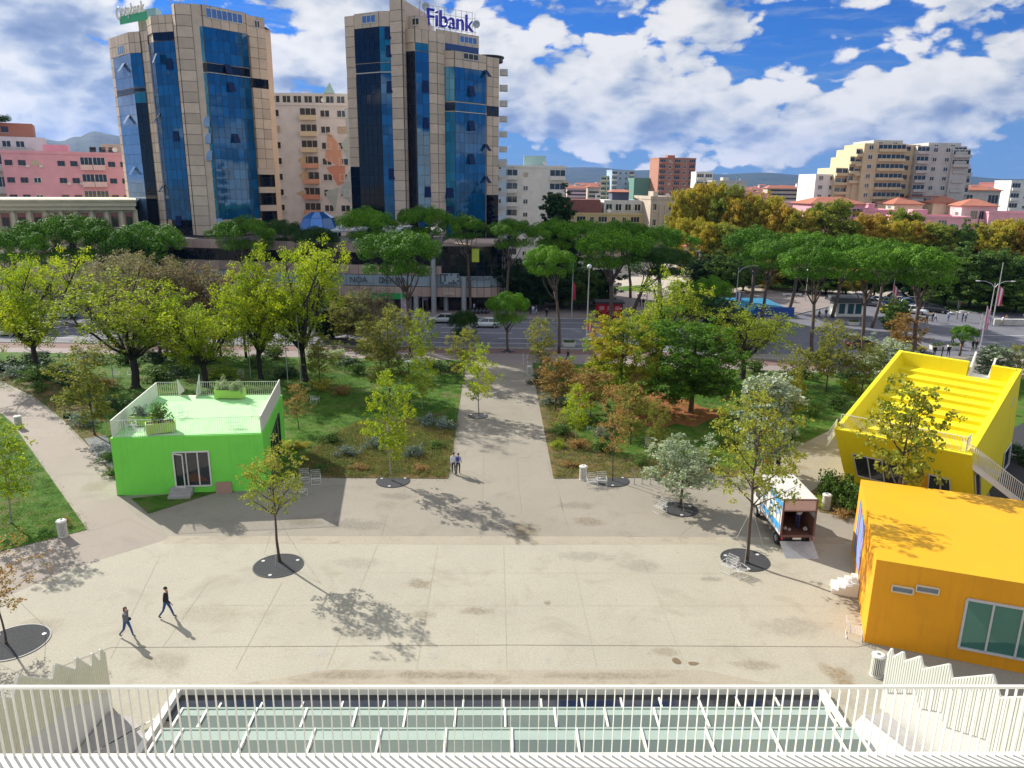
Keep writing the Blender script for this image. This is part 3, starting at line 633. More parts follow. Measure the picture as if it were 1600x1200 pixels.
def louvre(root, px, py, w, h, a, b, name='roof_opening', mt=None):
    p = V(px, py, a, b); e = Vector((b[0]-a[0], b[1]-a[1], 0)).normalized(); n = Vector((e.y, -e.x, 0)); mb = MB(); c = p-root.location+n*.13
    def bx(u0, u1, w0, w1, mi, o=0.):
        q = [c+e*u+n*o+Vector((0, 0, z)) for u, z in ((u0, w0), (u1, w0), (u1, w1), (u0, w1))]; mb.quad(*q, mi=mi)
    bx(-w/2, w/2, -h/2, h/2, 1)
    k = max(2, int(w/1.0))
    for i in range(k+1): u = -w/2+w*i/k; bx(u-.07, u+.07, -h/2, h/2, 0, .05)
    bx(-w/2-.07, w/2+.07, h/2-.1, h/2+.06, 0, .06); bx(-w/2-.07, w/2+.07, -h/2-.06, -h/2+.1, 0, .06)
    mb.build(name, [m_whited, mt or m_gl_sky], root)
def mast(root, p, h, r=.09, dishes=()):
    q = Vector(p)-root.location; mb = MB(); mb.tube([q, q+Vector((0, 0, h))], [r, r*.5], 6)
    for k in range(int(h/1.2)): z = 1.2*k+.6; mb.box(q.x-.35, q.x+.35, q.y-.03, q.y+.03, q.z+z, q.z+z+.06)
    for dz, r_ in dishes: mb.lathe([(.01, 0), (r_, .12), (r_, .2), (.01, .1)], (0, 0, 0), 12); n = 48; mb.xf(Matrix.Translation((q.x+.3, q.y-.3, q.z+dz)) @ Matrix.Rotation(PI/2, 4, 'X'), len(mb.v)-n)
    mb.build('antenna_mast', m_steel, root)
# left tower
LT = thing('office_tower', (tw(300, 148)[0], 148, 0), 'left of two beige towers, with white lettering over a green strip on its roof', 'office tower', 'twin office towers')
pR = [tw(287, 141.6), tw(291, 140.4), tw(315, 140.9)]
pF = [tw(315, 141.2), tw(331, 141.0), tw(396, 147.6), tw(399, 149.4)]; pG = [tw(399, 149.4), tw(424, 151.9)]
bk = ((10, 22), (-8, 16))
core(LT, pR+pF[1:]+pG[1:], 12., 50.3, bk)
core(LT, [tw(287, 142.6), tw(424, 154)], 0, 12., bk, 'ground_floor_core', m_frame_d)
for i in range(2): facet(LT, pR[i], pR[i+1], [('stone', 11.4, 50.3)])
ft = [('stone', 11.4, 14.3), ('blue', 14.3, 39.4), ('dark', 39.5, 41.0), ('blue', 41.1, 46.8), ('stone', 46.8, 50.3)]
facet(LT, pF[0], pF[1], [(k if k != 'blue' else 'teal', a, b) for k, a, b in ft]); facet(LT, pF[1], pF[2], ft); facet(LT, pF[2], pF[3], [('dark', 14.3, 46.8), ('stone', 46.8, 50.3)])
facet(LT, pG[0], pG[1], [('dark', 11.4, 23.5), ('stone', 23.5, 38.0), ('dark', 38.0, 39.6), ('stone', 39.6, 50.3)])
e = edge_out(pF[1], pF[2], .28); zz = 39.42
MB().prism([(pF[1][0]+e[0], pF[1][1]+e[1]), (pF[2][0]+e[0], pF[2][1]+e[1]), pF[2], pF[1]], zz, zz+.1).build('string_course', m_whited, LT, world=True)
for k in range(4): b_ = pG; MB().prism([(b_[0][0]+.1, b_[0][1]-1.1), (b_[1][0]+.3, b_[1][1]-1.2), b_[1], b_[0]], 12.2+k*3.4, 13.3+k*3.4).build('balcony', m_stone, LT, world=True)
pE = [tw(234, 148.9), tw(246, 147.2), tw(254, 144.1), tw(286, 142.6), tw(289, 143.2)]
core(LT, [tw(234, 149.2), tw(246, 147.8), tw(254, 144.2), tw(289, 143.3)], 0, 49.0, ((10, 14), (-2, 20)))
facet(LT, pE[0], pE[1], [('stone', 12, 49)]); facet(LT, pE[1], pE[2], [('sky', 14, 44.8), ('void', 44.8, 46.2), ('stone', 46.2, 49)])
facet(LT, pE[2], pE[3], [('dark', 0, 14), ('blue', 14, 44.8), ('dark', 44.9, 46.2), ('stone', 46.2, 49)])
pD = [tw(186, 157), tw(190, 155.8), tw(217, 149.4), tw(234, 148.5)]
core(LT, pD[:3]+[tw(234, 148.7)], 0, 47.2, ((14, 12), (2, 20)))
facet(LT, pD[0], pD[1], [('stone', 12, 47.2)]); facet(LT, pD[1], pD[2], [('sky', 8, 36.6), ('dark', 36.7, 37.6), ('sky', 37.7, 43.6), ('stone', 43.6, 47.2)])
facet(LT, pD[2], pD[3], [('dark', 8, 35), ('teal', 35, 36.9), ('dark', 37, 37.6), ('blue', 37.7, 43.6), ('stone', 43.6, 47.2)])
louvre(LT, 350, 25, 7., 1.6, pF[1], pF[2]); louvre(LT, 190, 79, 3.2, 1.5, pD[1], pD[2]); louvre(LT, 401, 38, 1., 1.3, pG[0], pG[1], mt=m_frame_d)
for px, py in ((246, 92),): openpane(LT, px, py, pE[1], pE[2])
for px, py in ((195, 107), (203, 188), (212, 268), (217, 318)): openpane(LT, px, py, pD[1], pD[2], 1.5, 1.8, .6, m_gl_sky)
for px, py in ((251, 186), (258, 295)): openpane(LT, px, py, pE[1], pE[2], 1.4, 1.8, .6, m_gl_sky)
for px, py in ((266, 100), (276, 213), (280, 345)): openpane(LT, px, py, pE[2], pE[3], 1.3, 1.8, .1)
for px, py in ((355, 109), (360, 137), (367, 217)): openpane(LT, px, py, pF[1], pF[2], 1.25, 1.75, .45)
for px, py in ((324, 190), (326, 216), (328, 243), (344, 349)): openpane(LT, px, py, pF[0], pF[1], 1.1, 1.75, .12, m_gl_sky)
MB().prism([tw(243, 151), tw(262, 149.0), tw(270, 152), tw(251, 155)], 48.9, 51.3).build('roof_plant_room', glassmat('green_glass', (.16, .36, .36), .08, .8, .2), LT, world=True)
# roof lettering in relief on its green strip
s_a, s_b = A(200, 45, 151.5), A(243, 33, 146.3); c = (s_a+s_b)/2; ang = math.atan2(s_b.y-s_a.y, s_b.x-s_a.x); Ls = (s_b-s_a).xy.length
def onsign(b): return b.xf(Matrix.Translation(c-LT.location+Vector((-.9, -1.6, .7))) @ Matrix.Rotation(ang, 4, 'Z'))
onsign(MB().box(-Ls/2+.6, Ls/2+.2, -.04, .12, -.55, .75)).build('sign_panel', mat('sign_green', (.03, .40, .18), .5, .1), LT)
tb = text_mb('otpbank', 2.6, .10); xs = [p[0] for p in tb.v]; k = (Ls-1.7)/(max(xs)-min(xs)); tb.v = [(x*k+.75, y-.1, z+.75) for x, y, z in tb.v]; onsign(tb).build('sign_lettering', m_white, LT)
rg = MB(); rg.tube([(.72*math.cos(a)-Ls/2+.55, 0, .95*math.sin(a)+1.3) for a in [i*PI/10 for i in range(21)]], .19, 6); onsign(rg).build('sign_emblem', m_white, LT)
for px, Y, h in ((268, 146, 3.4), (283, 147, 4.4), (300, 149, 2.6), (322, 147, 4.5)): q = A(px, 12, Y); mast(LT, (q.x, q.y, 50.2), h, .1, ((h*.6, .5),) if px != 300 else ())
# right tower
RT = thing('office_tower', (tw(640, 152)[0], 152, 0), 'right of two beige towers, with big blue lettering on its roof', 'office tower', 'twin office towers')
qA = [tw(545.5, 149.8), tw(560, 148.6)]; qB = [tw(560, 147.6), tw(597.5, 144.8), tw(614, 144.5)]; qP = [tw(614, 144.3), tw(632, 143.2), tw(636, 144.6)]
bk = ((6, 24), (0, 24))
core(RT, qA+[tw(614, 145.4)], 0, 50.3, ((6, 22), (6, 22))); core(RT, [qB[0], qB[1], qB[2]], 0, 50.0, ((6, 22), (4, 22)))
core(RT, [qP[0], qP[1], qP[2]], 0, 52.1, ((3, 10), (3, 12)))
facet(RT, qA[0], qA[1], [('dark', 10, 24), ('stone', 24, 39.8), ('void', 39.8, 41.6), ('stone', 41.6, 50.3)])
facet(RT, qB[0], qB[1], [('dark', 10, 40.2), ('dark', 40.4, 41.9), ('dark', 42, 47.8), ('stone', 47.8, 50.3)])
facet(RT, qB[1], qB[2], [('blue', 10, 40.2), ('teal', 40.4, 41.9), ('teal', 42, 47.8), ('stone', 47.8, 50.3)])
MB().prism([(qB[0][0]-.1, qB[0][1]-.3), (qB[1][0]-.1, qB[1][1]-.3), (qB[2][0], qB[2][1]-.3), qB[2], qB[1], qB[0]], 40.22, 40.36).build('string_course', m_whited, RT, world=True)
facet(RT, qP[0], qP[1], [('stone', 9, 52.1)]); facet(RT, qP[1], qP[2], [('stone', 9, 52.1)])
qG = [tw(637, 145.0), tw(651, 144.1), tw(671, 145.8)]; qR = [tw(671, 146.0), tw(684, 147.0), tw(695, 148.9)]
core(RT, [tw(636.5, 145.2), qG[1], tw(671, 146.0), qR[1], qR[2]], 0, 47.5, ((3, 20), (3, 20))); core(RT, [tw(637, 147), tw(651, 146.2), tw(671, 147.6)], 47.5, 49.9, ((2, 12), (0, 12)), 'parapet', m_stone)
facet(RT, qG[0], qG[1], [('dark', 12, 43.8), ('void', 43.8, 45.2), ('stone', 45.2, 47.5)]); facet(RT, qG[1], qG[2], [('blue', 12, 43.8), ('teal', 43.9, 45.2), ('stone', 45.2, 47.5)])
facet(RT, tw(637, 146.9), tw(651, 146.1), [('stone', 47.5, 49.9)]); facet(RT, tw(651, 146.1), tw(671, 147.5), [('stone', 47.5, 49.9)])
facet(RT, qR[0], qR[1], [('stone', 9, 47.5)]); facet(RT, qR[1], qR[2], [('stone', 9, 47.5)])
qC = [tw(695, 149.2), tw(711, 148.8), tw(759, 154.2), tw(760, 155.2)]; qE = [tw(760, 155.2), tw(779, 157.3)]
core(RT, [qC[0], qC[1], qC[2], tw(760, 155.3), tw(779, 157.5)], 0, 44.7, ((3, 18), (-6, 18)))
fc = [('teal', 14, 34.1), ('teal', 34.3, 35.8), ('teal', 36, 41.9), ('stone', 41.9, 44.7)]
facet(RT, qC[0], qC[1], [('teal', 9, 34.1), ('dark', 34.3, 35.8)]+fc[2:]); facet(RT, qC[1], qC[2], [('dark', 9, 14)]+[('blue' if k == 'teal' else k, a, b) for k, a, b in fc])
e = edge_out(qC[1], qC[2], .28)
MB().prism([(qC[1][0]+e[0], qC[1][1]+e[1]), (qC[2][0]+e[0], qC[2][1]+e[1]), qC[2], qC[1]], 34.12, 34.24).build('string_course', m_whited, RT, world=True)
facet(RT, qE[0], qE[1], [('dark', 9, 19), ('stone', 19, 34), ('dark', 34, 35.8), ('stone', 35.8, 44.7)])
for k in range(12): MB().box(0, 1.6, 0, 2.0, 0, 1.1).xf(Matrix.Translation((qE[1][0]+.1, qE[1][1]+1.5, 10+k*2.9))).build('balcony', m_whited, RT, world=True)
# setback roof storey with blue fascia
s0, s1 = tw(683, 148.9), tw(748, 155.6)
core(RT, [s0, s1], 44.6, 48.3, ((4, 12), (-2, 10)), 'roof_storey', m_stone); facet(RT, s0, s1, [('stone', 46.0, 48.3)])
MB().prism([(s0[0]+.1, s0[1]-.5), (s1[0], s1[1]-.5), s1, s0], 45.0, 46.1).build('fascia', mat('fascia_blue', (.015, .06, .20), .4, .1), RT, world=True)
louvre(RT, 731, 63, 4.0, 1.2, s0, s1); louvre(RT, 688, 57, 1.8, 1.1, s0, s1, mt=m_frame_d); louvre(RT, 735, 89, 3.6, 1.1, qC[1], qC[2], mt=m_frame_d); louvre(RT, 577, 30, 3., 1.3, qB[0], qB[1]); louvre(RT, 650, 34, 1.4, 1.2, tw(637, 146.9), tw(651, 146.1), mt=m_frame_d)
MB().lathe([(3.0, 0), (3.0, .7), (3.25, .75), (3.25, 1.0), (2.9, 1.05), (.01, 1.1)], tuple(Vector((tw(762, 162)[0], 162, 44.6))-RT.location), 28).build('round_roof_rim', m_frame_d, RT)
for px, py, a, b in ((607, 52, qB[1], qB[2]), (609, 80, qB[1], qB[2]), (610, 136, qB[1], qB[2]), (613, 272, qB[1], qB[2]), (664, 135, qG[1], qG[2]), (665, 192, qG[1], qG[2]), (668, 300, qG[1], qG[2]), (735, 143, qC[1], qC[2]), (735, 197, qC[1], qC[2]), (735, 249, qC[1], qC[2]), (703, 302, qC[0], qC[1]), (703, 330, qC[0], qC[1])):
    openpane(RT, px, py, a, b, 1.4 if px > 700 else 1.2, 2.0, .35 if px > 700 else .12)
for py in (118, 233, 283): openpane(RT, 758, py, qC[1], qC[2], .9, 1.9, .8)
bl = mat('sign_blue', (.012, .012, .42), .4, .05)
c = V(705, 48, tw(674, 148.2), tw(738, 155)); ang = math.atan2(6.6, 8.2)
tb = text_mb('Fibank', 4.1, .22); tb.v = [(x*.98, y, z) for x, y, z in tb.v]; tb.xf(Matrix.Translation(Vector((c.x, c.y, 48.7))-RT.location+Vector((-.2, -.4, .1))) @ Matrix.Rotation(ang, 4, 'Z')); tb.build('sign_lettering', bl, RT)
fr = MB()
for i in range(9): u = -5+i*1.25; fr.box(u-.04, u+.04, .25, .33, -.4, 3.6)
for z in (0, 1.2, 2.4, 3.5): fr.box(-5, 5.2, .25, .31, z, z+.06)
fr.xf(Matrix.Translation(Vector((c.x, c.y, 48.7))-RT.location) @ Matrix.Rotation(ang, 4, 'Z')); fr.build('sign_frame', m_steel, RT)
for px, Y, z, h in ((634, 147, 52, 3.5), (655, 150, 49.8, 8), (663, 149, 49.8, 4.2), (742, 155, 48.2, 4), (602, 150, 50.2, 1.2), (610, 150, 50.2, 1.2)): q = A(px, 12, Y); mast(RT, (q.x, q.y, z), h, .12 if h > 5 else .07, ((h*.5, .7),) if 3 < h < 5 else ())
q = A(655, 12, 150); g_ = MB()
for dx_, dy_ in ((-4, 0), (4.5, 2), (0, 4)): g_.tube([Vector((q.x, q.y, 57.6))-RT.location, Vector((q.x+dx_, q.y+dy_, 49.9))-RT.location], .035, 4)
g_.build('guy_wires', m_steel, RT)
# ------------------------------------------------ podium between and under the towers
PD = thing('podium_building', (-25, 127, 0), 'low beige and dark glass podium with a rounded right end and shops under the towers', 'building')
Zb = [(2.7, 4.35, 's'), (4.35, 6.3, 'w'), (6.3, 7.9, 's'), (7.9, 9.9, 'g'), (9.9, 11.5, 's')]
def pod_px(px): return A(px, 440, 126.6).x
fr0 = [(-68, 134.5), (pod_px(560), 127.2), (pod_px(672), 126.6)]
rt = [(pod_px(690), 126.6)]; cx_, cy_ = pod_px(745), 131.5
for i in range(9): a = -PI/2+(PI/2+.3)*i/8; rt.append((cx_+5.2*math.cos(a), cy_+4.9*math.sin(a)))
allp = fr0+rt
MB().prism([(x, y+.0) for x, y in allp]+[(allp[-1][0], 147), (-66, 147)], 2.7, 11.2).build('core', m_frame_d, PD, world=True)
MB().prism([(x+.0, y+2.6) for x, y in allp[:-3]]+[(cx_+3, 147), (-66, 147)], 0, 2.7).build('shop_fronts', glassmat('shop_glass', (.012, .013, .016), .08, .8, .3), PD, world=True)
m_stonep = mat('stone_panel_podium', (.44, .32, .26), .6, .12, .8, island=.12)
m_banner = mat('banner_grey', (.28, .34, .38), .5, .08, 2)
for z0, z1, k in Zb:
    mb = MB()
    for i in range(len(allp)-1):
        a, b = allp[i], allp[i+1]; right = i >= 3
        if right and z0 > 6: kk = 'g'
        else: kk = k
        rs = random.Random(i*7+int(z0*10))
        if kk == 's': panels(mb, a, b, z0, z1, 1.6 if not right else 1.3, 2, .16, .02, 0, rs, 0)
        elif kk == 'g': panels(mb, a, b, z0, z1, 1.6, 3.3, .04, .03, .004, rs, 1)
        else: panels(mb, a, b, z0+.05, z1-.05, 2.2, 2, .06, .03, .002, rs, 2)
    mb.build({'s': 'stone_band', 'g': 'window_band', 'w': 'shop_window_band'}[k], [m_stonep, m_gl_dark, m_banner], PD, world=True)
def ptxt(txt, px, py, size, mt, name='lettering', Y=126.4, d=.02, ww=None):
    p = A(px, py, Y); tb = text_mb(txt, size, d); tb.xf(Matrix.Translation(Vector((p.x, Y, p.z-size*.33))-PD.location)); tb.build(name, mt, PD)
m_char = mat('lettering_charcoal', (.04, .055, .06), .6, .1)
ptxt('NOA', 560, 437, 1.35, m_char, Y=126.9); ptxt('DEKRA', 613, 438, 1.45, m_char, Y=126.5)
tr_ = MB(); p = A(599, 438, 126.5)-PD.location; tr_.tube([p+Vector((-.35, 0, -.45)), p+Vector((.45, 0, 0)), p+Vector((-.35, 0, .45)), p+Vector((-.1, 0, 0)), p+Vector((-.35, 0, -.45))], .07, 4); tr_.build('arrow_emblem', m_char, PD)
ptxt('POPOSTAR', 748, 436, .8, m_char, Y=126.25); ptxt('COFFEE', 702, 459, .5, m_white, Y=126.2); ptxt('STORE', 655, 463, .6, m_white, Y=126.9)
p = A(608, 462, 126.2)-PD.location; MB().box(p.x-6.5, p.x+2.8, -.4+p.y-.4, p.y+.1, p.z-.45, p.z+.45).build('green_fascia', mat('fascia_green', (.02, .30, .07), .5, .1), PD)
p = A(702, 436, 126.1)-PD.location
mu = MB().box(p.x-1.7, p.x+1.65, p.y, p.y+.02, p.z-.9, p.z+.95); rnd = random.Random(4)  # pattern on the shop window; backing board added only to join its squares
for i in range(9):
    for j in range(5):
        if rnd.random() < .5: mu.box(p.x-1.6+i*.36, p.x-1.3+i*.36, p.y-.02, p.y+.01, p.z-.8+j*.34, p.z-.5+j*.34, 1)
mu.build('window_pattern', [m_banner, m_char], PD)
for px in (650, 678, 697, 725, 640, 610, 585):
    q = A(px, 470, 125.9 if px in (678, 725, 650) else 128); top = 9.4 if px == 678 else (6. if px == 725 else 2.8)
    MB().lathe([(.45, 0), (.45, top)], tuple(Vector((q.x, q.y, .1))-PD.location), 14).build('column', m_steel, PD, True)
MB().prism([(x, y-.4) for x, y in rt]+[(rt[-1][0], 140), (rt[0][0], 140)], 11.2, 11.5).build('roof_slab', m_stonep, PD, world=True)
p = A(743, 400, 126.3)-PD.location; MB().prism([(p.x-.6, p.y), (p.x+.6, p.y), (p.x+.6, p.y+.05), (p.x-.6, p.y+.05)], p.z-1., p.z+1.2).build('yellow_poster', mat('poster_yellow', (.55, .62, .06), .5, .1), PD)
# terrace canopies on the podium
def canopy(px0, px1, y, Y, label):
    a, b = A(px0, y, Y), A(px1, y, Y); r = thing('terrace_canopy', (a.x, Y, 11.3), label, 'canopy', 'canopies on the podium terrace'); w = b.x-a.x; h = max(1.6, a.z-11.3)
    MB().quad((0, 0, h), (w, 0, h), (w, 4, h+.9), (0, 4, h+.9)).quad((0, 0, h-.3), (w, 0, h-.3), (w, 0, h), (0, 0, h)).quad((0, 4, h+.9), (w, 4, h+.9), (w, 4, h+.6), (0, 4, h+.6)).build('fabric_roof', mat('canopy_fabric', (.55, .56, .58), .8, .1), r)
    n = max(2, int(w/2.2))
    for i in range(n+1):
        MB().box(w*i/n-.06, w*i/n+.06, 0, .12, 0, h).build('post', m_white, r)
    b_ = MB()
    for i in range(n): b_.box(w*i/n+.1, w*(i+1)/n-.1, .5, .6, .0, .9)
    b_.build('side_screen', m_whited, r)
canopy(513, 542, 360, 130.5, 'pale terrace canopy beside the blue glass dome'); canopy(544, 570, 368, 129, 'pale terrace canopy between the blue dome and the nearest pine'); canopy(595, 640, 362, 130, 'pale terrace canopy behind the boulevard pine crowns')
canopy(660, 690, 366, 129.5, 'pale pavilion roof at the podium corner right of the pines')
# faceted blue dome
p = A(498, 356, 133); DM = thing('glass_dome', (p.x, 133, 11.3), 'faceted blue glass dome on the podium terrace between the towers', 'glass dome')
rr = A(532, 356, 133).x-p.x; mb = MB(); n = 9; ring = [(rr, 0), (rr*.98, 1.7), (rr*.72, 3.9), (rr*.3, 4.9)]
for i in range(len(ring)-1):
    for k in range(n):
        a0, a1 = 2*PI*k/n+.3, 2*PI*(k+1)/n+.3; r0, z0 = ring[i]; r1, z1 = ring[i+1]; g_ = .985
        P = [(r0*math.cos(a0), r0*math.sin(a0), z0), (r0*math.cos(a1), r0*math.sin(a1), z0), (r1*math.cos(a1), r1*math.sin(a1), z1), (r1*math.cos(a0), r1*math.sin(a0), z1)]
        cc_ = [sum(q[t_] for q in P)/4 for t_ in range(3)]; mb.quad(*[tuple(cc_[t_]+(q[t_]-cc_[t_])*.965+(.03 if t_ == 2 else 0) for t_ in range(3)) for q in P])
mb.build('glass_panels', glassmat('dome_glass', (.02, .13, .40), .07, 1., .4, .3), DM); fb = MB(); fb.lathe([(r_*.985, z) for r_, z in ring]+[(.01, 5.0)], (0, 0, 0), n); fb.xf(Matrix.Rotation(.3, 4, 'Z')); fb.build('ribs', m_frame_d, DM)
# ------------------------------------------------ ordinary buildings
WM = {}
def wmesh(k):
    if k in WM: return WM[k]
    b = MB(); m_gl = glassmat('window_glass', (.02, .03, .045), .08, .9, .3)
    if k in ('win', 'pale', 'brown'):
        b.quad((-.5, -.03, 0), (.5, -.03, 0), (.5, -.03, 1), (-.5, -.03, 1), mi=0)
        fm = .06
        for x0, x1, z0, z1 in ((-.5, -.5+fm, 0, 1), (.5-fm, .5, 0, 1), (-.5, .5, 1-fm, 1), (-.5, .5, 0, fm), (-.03, .03, fm, 1-fm)): b.box(x0, x1, -.07, -.02, z0, z1, 1)
        b.box(-.56, .56, -.16, -.02, -.07, 0, 2)
        M_ = [m_gl, m_white if k != 'brown' else mat('frame_brown', (.16, .07, .05), .7, .1), m_whited]
    elif k == 'shut':
        b.box(-.5, .5, -.07, -.02, 0, 1, 0)
        for i in range(8): b.box(-.46, .46, -.10, -.07, .04+i*.12, .10+i*.12, 0)
        M_ = [mat('shutter_cream', (.52, .44, .33), .8, .12, island=.1)]
    elif k == 'shutb':
        b.box(-.5, .5, -.07, -.02, 0, 1, 0)
        for i in range(8): b.box(-.46, .46, -.10, -.07, .04+i*.12, .10+i*.12, 0)
        M_ = [mat('shutter_brown', (.17, .07, .055), .8, .15, island=.1)]
    elif k == 'balc':   # unit wide balcony: dark recess glazing, slab and parapet
        b.quad((-.5, -.03, .0), (.5, -.03, .0), (.5, -.03, 1), (-.5, -.03, 1), mi=0)
        for i in range(4): x = -.5+i/3; b.box(x-.012, x+.012, -.08, -.02, 0, 1, 1)
        b.box(-.5, .5, -1.1, -.02, -.06, 0, 2); b.box(-.5, .5, -1.12, -1.02, -.06, .38, 2); b.box(-.5, -.49, -1.1, -.02, 0, .38, 2); b.box(.49, .5, -1.1, -.02, 0, .38, 2)
        M_ = [m_gl, m_white, None]
    WM[k] = (b, M_); return WM[k]
WC = {}
def wobj(root, k, x, y, z, w, h, rz=0., pm=None, name=None):
    key = (k, pm.name if pm else None)
    if key not in WC:
        b, M_ = wmesh(k); WC[key] = b.mesh({'balc': 'balcony', 'shut': 'shutter', 'shutb': 'shutter'}.get(k, 'window'), [q or pm for q in M_])
    return obj(name or {'balc': 'balcony', 'shut': 'shutter', 'shutb': 'shutter'}.get(k, 'window'), WC[key], root, (x, y, z), rz, (w, 1, h))
def block(name, label, cat, p0, p1, dep, z1, wall, floors, cols, side='l', scols=None, roof=None, z0=0., group=None, fh=None, wh=1.35, ww=1.3, pm=None, extras=True, seed=0, top=.0, sdep=None, parapet=.6):
    """a block of flats: p0/p1 front wall corners (left to right), cols = string per bay: w window, s shutter, b balcony, B wide balcony, . blank"""
    p0 = Vector((p0[0], p0[1], 0)); p1 = Vector((p1[0], p1[1], 0)); Wd = (p1-p0).length; ang = math.atan2(p1.y-p0.y, p1.x-p0.x); rnd = random.Random(seed+int(p0.x))
    r = thing(name, (p0.x, p0.y, z0), label, cat, group, ang); H = z1-z0
    MB().box(0, Wd, 0, dep, 0, H).build('wall', wall, r)
    if parapet: pb = MB(); [pb.box(*q) for q in ((-.15, Wd+.15, -.15, .2, H, H+parapet), (-.15, Wd+.15, dep-.2, dep+.15, H, H+parapet), (-.15, .2, .2, dep-.2, H, H+parapet), (Wd-.2, Wd+.15, .2, dep-.2, H, H+parapet))]; pb.build('parapet', wall, r)
    if roof: 
        rb = MB(); o = .7; rb.prism([(-o, -o), (Wd+o, -o), (Wd+o, dep+o), (-o, dep+o)], H+parapet, H+parapet+.18); ins = min(Wd, dep)*.42; rb.prism([(-o, -o), (Wd+o, -o), (Wd+o, dep+o), (-o, dep+o)], H+parapet+.18, H+parapet+.18+min(3.2, dep*.16), top=[(ins, dep*.46), (Wd-ins, dep*.46), (Wd-ins, dep*.54), (ins, dep*.54)]); rb.build('roof', roof, r)
    fh = fh or H/floors; cnt = 0
    def row(cs, L, face):
        nonlocal cnt
        n = len(cs); bw = L/n
        for f in range(floors):
            z = H-(f+1)*fh+fh*.30
            if z < .5: break
            for i, k in enumerate(cs):
                if k == '.': continue
                u = (i+.5)*bw
                if face == 'f': x, y, rz = u, 0, 0
                elif face == 'l': x, y, rz = 0, dep-u if False else L-u, -PI/2
                else: x, y, rz = Wd, u, PI/2
                cnt += 1
                if cnt > 96: continue
                if k in 'bB': wobj(r, 'balc', x, y, z-fh*.16, bw*(.96 if k == 'B' else .8), fh*.70, rz, pm or wall)
                else:
                    kk = {'w': 'win', 's': 'shut', 'r': 'shutb', 'n': 'brown'}[k]
                    if kk == 'win' and rnd.random() < .18: kk = 'shut'
                    wobj(r, kk, x, y, z, ww, wh, rz, wall)
                    if extras and rnd.random() < .22 and cnt < 90:
                        ac = MB().box(.75, 1.45, -.42, -.03, -.35, .2); ac.v = [(a, b, c) for a, b, c in ac.v]; o = ac.build('air_conditioner', m_whited, r); o.location = (x, y, z); o.rotation_euler = (0, 0, rz)
    row(cols, Wd, 'f')
    if scols: row(scols, sdep or dep, side)
    if extras:
        for i in range(3): x = rnd.uniform(.1, .9)*Wd; y = rnd.uniform(.2, .8)*dep; h = rnd.uniform(.8, 2.0); 
        q = MB(); x = Wd*.3; q.box(x, x+min(5, Wd*.2), dep*.3, dep*.6, H, H+2.2); q.build('stair_head', wall, r)
        for i in range(2): x = rnd.uniform(.1, .9)*Wd; MB().tube([(x, dep*.3, H), (x, dep*.3, H+3)], .04, 5).tube([(x-.7, dep*.3, H+2.6), (x+.7, dep*.3, H+2.6)], .03, 4).build('aerial', m_steel, r)
        x = rnd.uniform(.5, .9)*Wd; d_ = MB().lathe([(.01, .0), (.35, .05), (.6, .2)], (0, 0, 0), 12); d_.xf(Matrix.Translation((x, .6, H+1.2)) @ Matrix.Rotation(1.2, 4, 'X')); d_.build('satellite_dish', m_white, r)
    return r
def gp(px, Y, py=300): p = A(px, py, Y); return (p.x, p.y)
def zt(px, py, Y): return A(px, py, Y).z
m_pink = mat('render_pink', (.66, .33, .38), .85, .12, .35, dirt=((.50, .30, .33), .5, .5))
m_pink2 = mat('render_pale_pink', (.66, .47, .45), .85, .10, .35, dirt=((.44, .33, .33), .5, .5))
m_grayp = mat('render_grey_pink', (.70, .67, .67), .85, .12, .35, dirt=((.50, .45, .44), .5, .4))
m_cream = mat('render_cream', (.68, .58, .40), .85, .10, .35, dirt=((.42, .36, .27), .5, .4))
m_beige = mat('render_beige', (.50, .42, .33), .85, .12, .35, dirt=((.34, .29, .24), .5, .5))
m_yel = mat('render_yellow_old', (.58, .47, .24), .85, .12, .4, dirt=((.40, .32, .2), .5, .5))
m_white2 = mat('render_offwhite', (.70, .68, .63), .85, .10, .4, dirt=((.40, .38, .35), .5, .5))
m_gray = mat('render_grey', (.50, .48, .44), .85, .12, .4, dirt=((.28, .27, .26), .5, .5))
m_brickr = mat('render_brick', (.44, .20, .13), .85, .12, .3, dirt=((.32, .15, .1), .3, .4))
m_tile = mat('roof_tile', (.40, .14, .085), .85, .18, 1.5, bump=.04, bsc=20, dirt=((.24, .10, .07), .6, .5))
m_tiled = mat('roof_tile_dark', (.20, .075, .06), .85, .2, 1.5, dirt=((.12, .06, .05), .6, .5))
m_bluer = mat('render_blue', (.35, .47, .60), .85, .1, .3)
m_greenr = mat('render_green', (.42, .52, .36), .85, .1, .3)
m_mint = mat('render_mint', (.38, .56, .52), .85, .1, .3)
# grey-brown stepped block, far left
b0 = block('apartment_block', 'grey and brown terraced block with roof garden at the left edge', 'apartment block', gp(-60, 196), gp(62, 204), 16, zt(40, 235, 196), m_gray, 5, 'BBBBw', pm=m_gray)
MB().box(0, 19.5, 2, 14, 0, 3.6).xf(Matrix.Translation((0, 0, b0.location.z+zt(40, 235, 196)))).build('upper_storey', m_grayp, b0)
MB().box(0, 17.2, 3, 13, 0, 3.4).xf(Matrix.Translation((0, 0, zt(40, 235, 196)+3.6))).build('top_storey', m_brickr, b0)
for i in range(5): wobj(b0, 'win', 2+i*3, 2, zt(40, 235, 196)+1.0, 2, 1.6)
for i in range(4): wobj(b0, 'brown', 2+i*3, 3, zt(40, 235, 196)+4.6, 1.6, 1.5)
